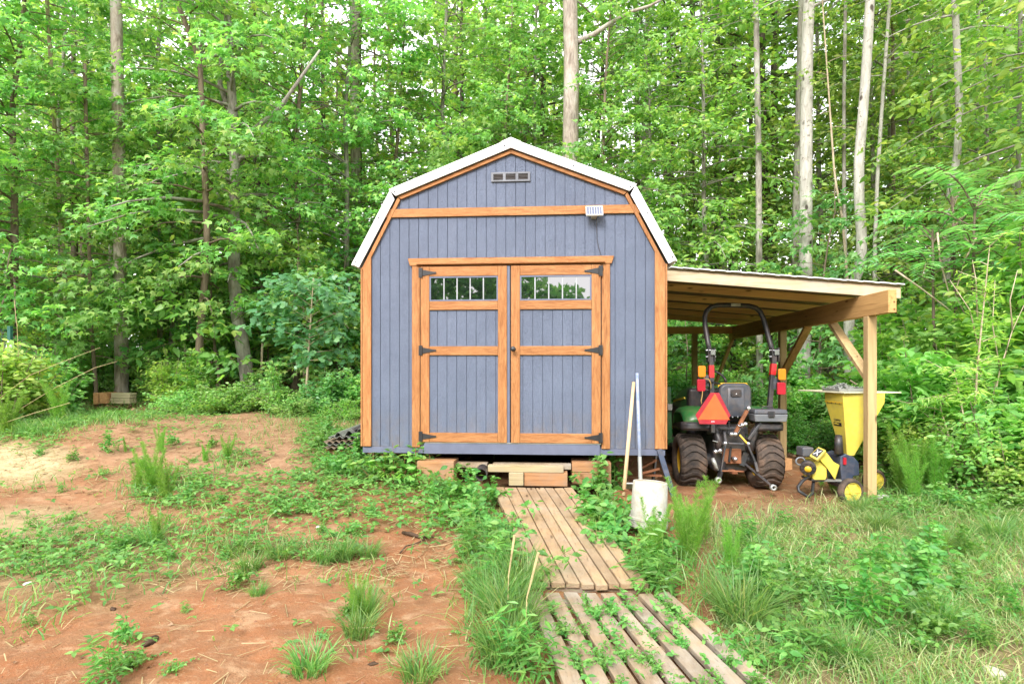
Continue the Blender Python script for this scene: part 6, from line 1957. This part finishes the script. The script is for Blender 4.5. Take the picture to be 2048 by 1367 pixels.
for k, px, py, sc, lab in ((4, 770, 962, .8, 'dark leafy weed under the left part of the shed front'), (4, 815, 968, .95, 'bushy weed at the foot of the left door casing'), (4, 845, 965, .8, 'bushy weed touching the left door casing from the right'), (1, 775, 955, .75, 'taller weed reaching over the blue siding at the left'), (2, 730, 960, .9, 'spreading weed left of the shed corner'), (0, 700, 950, .8, 'leafy weed in front of the sheet pile'), (2, 665, 945, .9, 'leafy weed left of the sheet pile'), (0, 645, 900, .7, 'weed growing behind the sheet pile at the left'), (1, 655, 870, .5, 'thin weed on the path left of the shed'), (2, 672, 925, .7, 'low weed before the left end of the sheet pile'), (1, 715, 925, .6, 'upright weed between the sheet pile and the shed corner'), (2, 870, 985, .9, 'low weed covering the left timber block'),
                           (0, 905, 1010, .9, 'leafy weed left of the ramp top'), (1, 940, 1020, .65, 'taller weed at the upper left ramp edge'), (2, 900, 1050, 1.0, 'spreading weed left of the ramp middle'), (0, 955, 1060, .9, 'leafy weed overhanging the left edge of the ramp'), (3, 950, 1110, .9, 'narrow leaved weed at the left ramp edge'), (3, 985, 1165, .9, 'narrow leaved weed near the left ramp foot'), (2, 880, 1000, .8, 'low weed by the orange timber block'), (0, 978, 1015, .75, 'leafy weed over the left corner of the ramp top'), (2, 1000, 1075, .9, 'low weed lying over the left boards of the ramp'), (0, 1018, 1130, .8, 'leafy weed at the left ramp edge above the big grass tuft'), (2, 1045, 1165, .9, 'low weed over the left corner of the ramp foot'), (1, 1314, 1082, .45, 'thin weed standing right before the white bucket'),
                           (1, 1195, 1010, .85, 'upright leafy weed right of the ramp top'), (1, 1225, 990, 1.05, 'tallest leafy weed, before the right door casing'), (0, 1190, 1055, 1.0, 'leafy weed leaning over the right ramp edge'), (0, 1215, 1075, 1.0, 'leafy weed below the spade'), (2, 1240, 1040, 1.0, 'spreading weed in front of the spade'), (0, 1235, 1095, .85, 'leafy weed left of the white bucket'), (2, 1205, 1110, 1.0, 'low weed over the right ramp edge'), (2, 1290, 1135, .6, 'leafy weed at the foot of the white bucket'), (3, 1290, 1165, 1.0, 'narrow leaved weed right of the ramp foot'), (3, 1320, 1190, 1.0, 'narrow leaved weed above the pallet end'), (0, 1330, 1120, .8, 'leafy weed right of the white bucket base'),
                           (3, 1080, 1360, .8, 'narrow leaved weed at the bottom left of the pallet'), (3, 1040, 1330, .8, 'narrow leaved weed left of the pallet near the bottom edge'), (3, 960, 1320, .5, 'leafy weed on the clay by the bottom middle'), (0, 1560, 1190, .7, 'leafy weed with pale leaf on the lawn right of the pallet'), (0, 1620, 1190, .6, 'leafy weed further right on the lawn'), (1, 1500, 1200, .6, 'taller weed on the lawn near the pallet'), (3, 1700, 1240, .6, 'narrow leaved weed on the middle of the right lawn'), (2, 1580, 1290, .7, 'low weed right of the pallet'), (2, 1480, 1330, .7, 'low weed beside the right pallet edge'),
                           (2, 1900, 1020, .9, 'low weed at the edge of the right thicket'), (2, 1960, 1030, .9, 'spreading weed before the pale stemmed shrub'), (0, 345, 890, .45, 'small broad leaved weed on the pinkish soil'), (1, 215, 905, .45, 'thin stalked weed with round leaves at the left'), (2, 600, 960, .6, 'low weed on the rim of the ground cover patch'), (0, 420, 895, .4, 'small leafy weed on the bare path'), (3, 225, 1365, .6, 'dark weed cut by the bottom edge at the left')):
    weed(k, px, py, sc, lab)

gw = 'small weeds dotted over the clay clearing'; lw = 'small low weed dotted on the open clay left of the ramp'
rr = random.Random(55); seen = 0; src_w = {}
while seen < 46:
    px, py = rr.uniform(20, 860), rr.uniform(880, 1350)
    if py > 1150 and rr.random() < .6: continue
    k = rr.choice([0, 2, 2, 3]); sc = rr.uniform(.16, .42)
    g = GP(px, py); seen += 1
    if k not in src_w:
        src_w[k] = plant_tree('small_weed', (g.x, g.y, g.z - .005), WD[k], lw, 'weed', gw, rr.uniform(0, 6.28), sc, ('stem', 'foliage'))
    else: place_copy(src_w[k], (g.x, g.y, g.z - .005), rr.uniform(0, 6.28), sc)
gl2 = 'weeds standing in the lawn'; lw2 = 'soft green weed standing in the rough lawn right of the boardwalk'
src_w = {}; seen = 0
while seen < 44:
    px, py = rr.uniform(1340, 2040), rr.uniform(1040, 1360)
    if px < 1420 + (py - 1040) * .5 and py > 1180: continue
    k = rr.choice([0, 1, 2, 3, 3]); sc = rr.uniform(.3, .7); g = GP(px, py); seen += 1
    if k not in src_w:
        src_w[k] = plant_tree('lawn_weed', (g.x, g.y, g.z - .005), WD[k] if k < 4 else FN[1], lw2, 'weed', gl2, rr.uniform(0, 6.28), sc * (.6 if k == 4 else 1), ('stem', 'foliage'))
    else: place_copy(src_w[k], (g.x, g.y, g.z - .005), rr.uniform(0, 6.28), sc * (.6 if k == 4 else 1))
TF = [tuft_mesh(40, .42, 260, .09), tuft_mesh(41, .25, 160, .08), tuft_mesh(42, .5, 220, .07, 'leaf_grass', .005, (.2, .9)), tuft_mesh(43, .2, 110, .1, 'leaf_lawn')]


def tuft(kind, px, py, sc, lab, grp=None):
    g = GP(px, py)
    o = link_mesh('grass_tuft', TF[kind], None); o.location = (g.x, g.y, g.z - .005); o.rotation_euler = (0, 0, random.uniform(0, 6.28)); o.scale = (sc, sc, sc)
    return tag(o, lab, 'grass tuft', grp)


for k, px, py, sc, lab in ((0, 1030, 1265, 1.05, 'largest grass tuft drooping beside the left pallet corner'), (0, 995, 1225, .9, 'long bladed grass tuft left of the ramp foot'), (2, 1040, 1200, .9, 'upright grass tuft overlapping the ramp foot'), (0, 960, 1180, .7, 'grass tuft left of the lower ramp edge'), (0, 1010, 1330, .9, 'grass tuft left of the pallet near the bottom'), (0, 1485, 1255, 1.1, 'big bluish grass tuft right of the pallet'), (0, 1460, 1230, .8, 'grass tuft tucked behind the big bluish one'), (0, 690, 1120, .55, 'grass tuft in the row on bare clay, mid left'), (1, 650, 1125, .8, 'short grass tuft left of the mid left one'), (1, 735, 1115, .8, 'short grass tuft right of the mid left one'), (1, 470, 1110, .8, 'bright grass tuft by the small wood scrap'), (2, 735, 1235, .6, 'tall thin tuft on the clay left of the ramp foot'), (1, 720, 1270, .9, 'short tuft below the tall thin one'), (1, 620, 1345, .9, 'grass tuft at the bottom edge on the clay'), (1, 840, 1360, .9, 'grass tuft at the bottom edge left of the weeds'),
                         (0, 1880, 1110, .8, 'grass tuft in the middle of the right lawn'), (0, 1760, 1060, .7, 'grass tuft below the front carport post'), (2, 1720, 1030, .6, 'grass tuft before the chipper wheel'), (0, 1990, 1080, .8, 'grass tuft at the far right of the lawn'), (0, 1880, 1260, .7, 'grass tuft on the lower right lawn'), (0, 1700, 1330, .7, 'grass tuft near the bottom of the lawn'), (0, 300, 1090, .55, 'grass tuft by the feathery weed, left'), (1, 560, 1115, .9, 'short bright tuft on the clay, mid left'), (1, 515, 1190, .5, 'tiny tuft alone on the clay'), (1, 500, 1140, .8, 'small tuft right of the small wood scrap'), (0, 55, 870, .7, 'yellow green tuft on the spoil bank at the left'), (0, 20, 860, .8, 'tuft at the left edge on the spoil bank')):
    tuft(k, px, py, sc, lab)
# long dry stalks leaning across at the left
for k, (pts, Y, lab) in enumerate((([(0, 795), (60, 750), (120, 725), (200, 695)], 7.6, 'long dry grass stalk arching over the left bushes'), ([(20, 830), (110, 775), (190, 735), (235, 722)], 7.7, 'longest dry stalk slanting toward the lumber'), ([(0, 848), (70, 825), (140, 805)], 7.2, 'lowest dry stalk lying over the spoil bank'), ([(40, 830), (38, 740), (34, 650), (28, 600)], 7.9, 'upright dry stalk in front of the wire fence'))):
    q = [P(a, b, Y) for a, b in pts]
    o = MB().tube([p - q[0] for p in q], [.004, .0035, .003, .002][:len(q)], 5).build('grass_stalk', M['straw_dry'], None, smooth=True); o.location = q[0]; tag(o, lab, 'stalk')
for k, (px, py, lean) in enumerate(((1015, 1240, .2), (1050, 1290, .35))):
    g = GP(px, py)
    o = MB().tube([(0, 0, 0), (.03 * lean, 0, .25), (.2 * lean, 0, .48)], [.004, .004, .008], 5).build('grass_stalk', M['straw_dry'], None); o.location = g; tag(o, 'dry seed stalk rising from the largest grass tuft' if k == 0 else 'dry seed stalk nearest the left pallet corner', 'stalk')

# ------------------------------------------------------------------ carpet of grass, low leaves and dead straw
def field(density, n, y0, y1, seed):
    rng = np.random.default_rng(seed)
    Y = np.sqrt(rng.uniform(y0 ** 2, y1 ** 2, n)); x = rng.uniform(-1, 1, n) * (Y * 1.08 + .9)
    z = G(x, Y); px, py = px_of(x, Y, z)
    d = density(px, py, x, Y)
    k = rng.random(n) < d
    # keep plants off the boards
    for (qy0, qy1, a0, a1, b0, b1) in ((Yb, Ya, far[0][0], far[-1][1], near[0][0], near[-1][1]), (Yb2, Ya2, fa[0][0] + .12, fa[-1][1], ne[0][0] + .08, ne[-1][1])):
        t_ = (qy1 - Y) / (qy1 - qy0); l_ = a0 + (b0 - a0) * t_; r_ = a1 + (b1 - a1) * t_
        k &= ~((t_ > -.02) & (t_ < 1.02) & (x > l_ - .01) & (x < r_ + .01))
    return np.stack([x[k], Y[k], z[k]], 1), px[k], py[k]


GE = [(180, 1110, 320, 85, .36), (380, 1040, 200, 40, .25), (420, 1090, 120, 45, .5), (660, 1112, 110, 30, .55), (330, 1085, 70, 40, .6), (740, 1200, 60, 60, .4), (150, 1180, 160, 30, .35), (50, 1240, 90, 60, .35), (560, 1150, 220, 25, .25), (1000, 1210, 90, 120, .7), (950, 1070, 50, 90, .6), (890, 1180, 60, 60, .4), (780, 1290, 110, 60, .22), (620, 1340, 60, 30, .35), (850, 1345, 70, 25, .4), (300, 970, 120, 40, .5), (450, 925, 60, 22, .5), (120, 985, 110, 30, .22), (420, 803, 330, 16, .8), (80, 835, 140, 40, .9), (260, 830, 70, 20, .4), (600, 835, 90, 22, .3), (680, 870, 50, 40, .6), (540, 870, 130, 30, .14), (1010, 1330, 80, 60, .8)]
CE = [(150, 1110, 280, 65, .62), (420, 1075, 150, 40, .55), (600, 1100, 140, 30, .4), (150, 1200, 120, 30, .3), (600, 1015, 170, 42, .9), (370, 985, 120, 45, .8), (530, 980, 70, 30, .6), (745, 1030, 110, 40, .75), (690, 925, 110, 50, .9), (640, 880, 45, 55, .7), (830, 965, 60, 26, .8), (860, 1010, 60, 40, .6), (480, 920, 60, 22, .5), (500, 790, 300, 20, 1), (40, 850, 130, 60, .6), (190, 836, 90, 14, .35), (480, 985, 120, 30, .6), (700, 975, 130, 30, .8), (1700, 1130, 260, 60, .3), (1860, 1010, 160, 40, .6), (90, 1050, 120, 25, .35), (960, 1120, 60, 90, .7), (1220, 1060, 70, 80, .8), (1310, 1160, 80, 60, .8), (260, 1110, 120, 30, .3), (620, 1300, 240, 60, .05), (1500, 1290, 120, 70, .4), (340, 850, 120, 25, .25), (880, 1080, 50, 60, .4), (1900, 1200, 150, 80, .25), (800, 1010, 60, 40, .5)]


def dens(E, extra=None):
    def f(px, py, x, Y):
        d = np.zeros_like(px)
        for cx, cy, rx, ry, a in E: d = np.maximum(d, a * ell(px, py, cx, cy, rx, ry))
        n_ = fbm(x * 2.2, Y * 2.2, 31, 4)
        d = d * sstep(.30, .52, n_ + .16 * d)
        if extra is not None: d = np.maximum(d, extra(px, py, x, Y))
        return d
    return f


def lawn_d(px, py, x, Y):
    w_ = (fbm(x * .8, Y * .8, 21) - .5)
    L = np.clip(sstep(1340, 1520, px + w_ * 260) * sstep(975, 1060, py + w_ * 120), 0, 1)
    L = np.maximum(L, sstep(1640, 1760, px) * sstep(935, 985, py))
    L *= 1 - .85 * ell(px, py, 1500, 1010, 190, 60)
    return L * (.25 + .75 * sstep(.3, .6, fbm(x * 2.5, Y * 2.5, 41, 4)))


g1, _, _ = field(dens(GE), 210000, 1.9, 12, 1)
sp, _, _ = field(lambda px, py, x, Y: np.where(px < 1300, .02 * sstep(.45, .7, fbm(x * 3, Y * 3, 51)), 0), 90000, 1.9, 10, 2)
g1 = np.concatenate([g1, sp]); N = len(g1); rng = np.random.default_rng(3)
me = blade_mesh('grass', g1, .05 + .13 * rng.random(N) ** 1.6, .3 + .9 * rng.random(N), rng.random(N) * 6.283, .005 + .005 * rng.random(N), 'leaf_grass')
tag(link_mesh('grass', me, None), 'thin green grass coming up through the red clay', 'grass', kind='stuff')
g2, _, _ = field(lawn_d, 300000, 1.9, 9, 4); N = len(g2)
me = blade_mesh('lawn_grass', g2, .05 + .13 * rng.random(N) ** 1.6, .4 + 1.0 * rng.random(N), rng.random(N) * 6.283, .004 + .004 * rng.random(N), 'leaf_lawn')
tag(link_mesh('lawn_grass', me, None), 'mown rough lawn grass mixed with hay on the right', 'grass', kind='stuff')
def tall_d(px, py, x, Y):
    n_ = fbm(x * 3.1, Y * 3.1, 91, 3)
    d = sstep(1290, 1420, px) * sstep(1010, 1080, py) * (1 - .8 * ell(px, py, 1500, 1010, 190, 60))
    d = np.maximum(d, .9 * ell(px, py, 1000, 1230, 90, 140)); d = np.maximum(d, .8 * ell(px, py, 960, 1080, 60, 90)); d = np.maximum(d, .9 * ell(px, py, 1320, 1120, 80, 90))
    d = np.maximum(d, .22 * ell(px, py, 170, 1115, 300, 80)); d = np.maximum(d, .6 * ell(px, py, 660, 1110, 120, 28)); d = np.maximum(d, .9 * ell(px, py, 70, 845, 160, 40)); d = np.maximum(d, .5 * ell(px, py, 1900, 1000, 200, 40))
    return d * sstep(.5, .66, n_)


g7, _, _ = field(tall_d, 140000, 1.9, 10, 14); N = len(g7)
me = blade_mesh('tall_grass', g7, .10 + .19 * rng.random(N) ** 1.5, .25 + .9 * rng.random(N), rng.random(N) * 6.283, .004 + .004 * rng.random(N), 'leaf_grass')
tag(link_mesh('tall_grass', me, None), 'taller green grass standing in patches', 'grass', kind='stuff')
g3, _, _ = field(dens(CE, lambda px, py, x, Y: np.where((px < 1000) & (py < 1330), .05 * sstep(.42, .62, fbm(x * 4, Y * 4, 61)), 0)), 140000, 1.9, 12, 6); N = len(g3)
K = 3
base = np.repeat(g3, K, 0); a = np.repeat(rng.random(N) * 6.283, K) + np.tile(np.arange(K) * 2.09, N)
hh = np.repeat(.02 + .09 * rng.random(N) ** 1.4, K)
base = base + np.stack([np.zeros(N * K), np.zeros(N * K), hh], 1)
tip = np.stack([np.cos(a), np.sin(a), rng.normal(.1, .3, N * K)], 1)
me = leaf_mesh('ground_cover', base, tip, np.stack([rng.normal(0, .3, N * K), rng.normal(-.1, .3, N * K), np.ones(N * K)], 1), np.repeat(.026 + .034 * rng.random(N), K), T_OVAL, M['leaf_weed'])
tag(link_mesh('ground_cover', me, None), 'low three-leaved ground cover creeping over the clay', 'ground cover', kind='stuff')
gap = []
for k in range(len(fa) - 1):
    for q in range(16):
        t_ = rng.random(); 
        if fbm(np.array([k * 1.7 + t_ * 5]), np.array([k * .9]), 15)[0] < .46: continue
        x0 = fa[k][1] + (ne[k][1] - fa[k][1]) * t_; x1 = fa[k + 1][0] + (ne[k + 1][0] - fa[k + 1][0]) * t_
        gap.append((rng.uniform(x0, x1), Ya2 + (Yb2 - Ya2) * t_, .10 + .045 * rng.random()))
gap = np.array(gap); N = len(gap); base = np.repeat(gap, 4, 0); a = rng.random(N * 4) * 6.283
me = leaf_mesh('pallet_seedlings', base, np.stack([np.cos(a), np.sin(a), rng.normal(.15, .35, N * 4)], 1), np.stack([rng.normal(0, .3, N * 4), rng.normal(-.1, .3, N * 4), np.ones(N * 4)], 1), 
               .022 + .03 * rng.random(N * 4), T_OVAL, M['leaf_weed'])
tag(link_mesh('pallet_seedlings', me, None), 'small leaves growing up through the gaps of the pallet', 'ground cover', kind='stuff')
rr = random.Random(91); src_p = {}
for q in range(34):
    k = rr.randrange(len(fa) - 1); t_ = rr.random()
    x0 = fa[k][1] + (ne[k][1] - fa[k][1]) * t_; x1 = fa[k + 1][0] + (ne[k + 1][0] - fa[k + 1][0]) * t_
    loc = ((x0 + x1) / 2, Ya2 + (Yb2 - Ya2) * t_, .055); w_ = rr.choice([0, 2, 2]); sc = rr.uniform(.16, .34)
    if w_ not in src_p:
        src_p[w_] = plant_tree('pallet_weed', loc, WD[w_], 'little weed growing up through a gap of the pallet below the ramp', 'weed', 'weeds in the gaps of the pallet', rr.uniform(0, 6.28), sc, ('stem', 'foliage'))
    else: place_copy(src_p[w_], loc, rr.uniform(0, 6.28), sc)
# dead straw lying flat
def straw_d(px, py, x, Y):
    s_ = lawn_d(px, py, x, Y) * .48
    s_ = np.maximum(s_, .5 * ell(px, py, 20, 930, 170, 60)); s_ = np.maximum(s_, .10 * ell(px, py, 120, 1110, 330, 90)); s_ = np.maximum(s_, .22 * ell(px, py, 480, 870, 300, 60)); s_ = np.maximum(s_, .2 * ell(px, py, 820, 1080, 90, 60))
    return np.maximum(s_, .04 + .5 * ((px < 1000) & (py < 1180)) * sstep(.4, .62, fbm(x * 2.7, Y * 2.7, 71)))


g4, _, _ = field(straw_d, 138000, 1.9, 9, 7); N = len(g4)
base = g4 + np.array([0, 0, .006]) + np.stack([np.zeros(N), np.zeros(N), .02 * rng.random(N)], 1)
a = rng.random(N) * 6.283
me = leaf_mesh('dead_straw', base, np.stack([np.cos(a), np.sin(a), rng.normal(.03, .12, N)], 1), np.stack([rng.normal(0, .2, N), rng.normal(0, .2, N), np.ones(N)], 1), .05 + .12 * rng.random(N) ** 2, np.array([(-.022, 0, 0), (.022, 0, 0), (.015, 1, 0), (-.015, 1, 0)]), M['dead_blade'])
tag(link_mesh('dead_straw', me, None), 'dry straw and dead grass lying on the soil', 'straw', kind='stuff')
# leaf litter under the trees
n_ = 60000
Y = rng.uniform(8.5, 24, n_); x = rng.uniform(-1, 1, n_) * (Y * 1.05 + 1); k = (Y > forest_front(x) - .3)
x, Y = x[k], Y[k]; N = len(x); a = rng.random(N) * 6.283
me = leaf_mesh('leaf_litter', np.stack([x, Y, G(x, Y) + .01 + .02 * rng.random(N)], 1), np.stack([np.cos(a), np.sin(a), rng.normal(0, .25, N)], 1), np.stack([rng.normal(0, .4, N), rng.normal(0, .4, N), np.ones(N)], 1), .06 + .06 * rng.random(N), T_DIAMOND, M['dead_leaf'])
tag(link_mesh('leaf_litter', me, None), 'brown fallen leaves on the forest floor', 'leaf litter', kind='stuff')
# bits of dead leaf and bark on the open soil
g6, _, _ = field(lambda px, py, x, Y: .55 * sstep(.45, .62, fbm(x * 1.9, Y * 1.9, 81)) + .05, 15000, 1.9, 10, 12); N = len(g6)
a = rng.random(N) * 6.283
me = leaf_mesh('leaf_debris', g6 + np.array([0, 0, .008]), np.stack([np.cos(a), np.sin(a), rng.normal(.05, .2, N)], 1), np.stack([rng.normal(0, .35, N), rng.normal(0, .35, N), np.ones(N)], 1), .012 + .03 * rng.random(N) ** 2, T_DIAMOND, M['dead_leaf'])
tag(link_mesh('leaf_debris', me, None), 'dark scraps of dead leaf and bark on the open soil', 'leaf debris', kind='stuff')
# pebbles and crumbs of soil on the clay
def crumb_d(px, py, x, Y): return np.where((px < 1050) | ((px > 1340) & (py < 1080)), .5, .1)


g5, _, _ = field(crumb_d, 16000, 1.9, 7, 9); N = len(g5)
oct_ = np.array([(1, 0, 0), (0, 1, 0), (-1, 0, 0), (0, -1, 0), (0, 0, .7), (0, 0, -.5)])
s_ = (.003 + .008 * rng.random(N) ** 3)
v = (g5[:, None, :] + oct_[None] * s_[:, None, None] * (.7 + .6 * rng.random((N, 6, 1)))).reshape(-1, 3)
f = np.array([0, 1, 4, 1, 2, 4, 2, 3, 4, 3, 0, 4])
me = fast_mesh('soil_crumbs', v, (np.arange(N)[:, None] * 6 + f[None]).ravel(), np.full(N * 4, 3), [M['clay_rubber']])
tag(link_mesh('soil_crumbs', me, None), 'crumbs of clay and grit strewn over the soil', 'grit', kind='stuff')
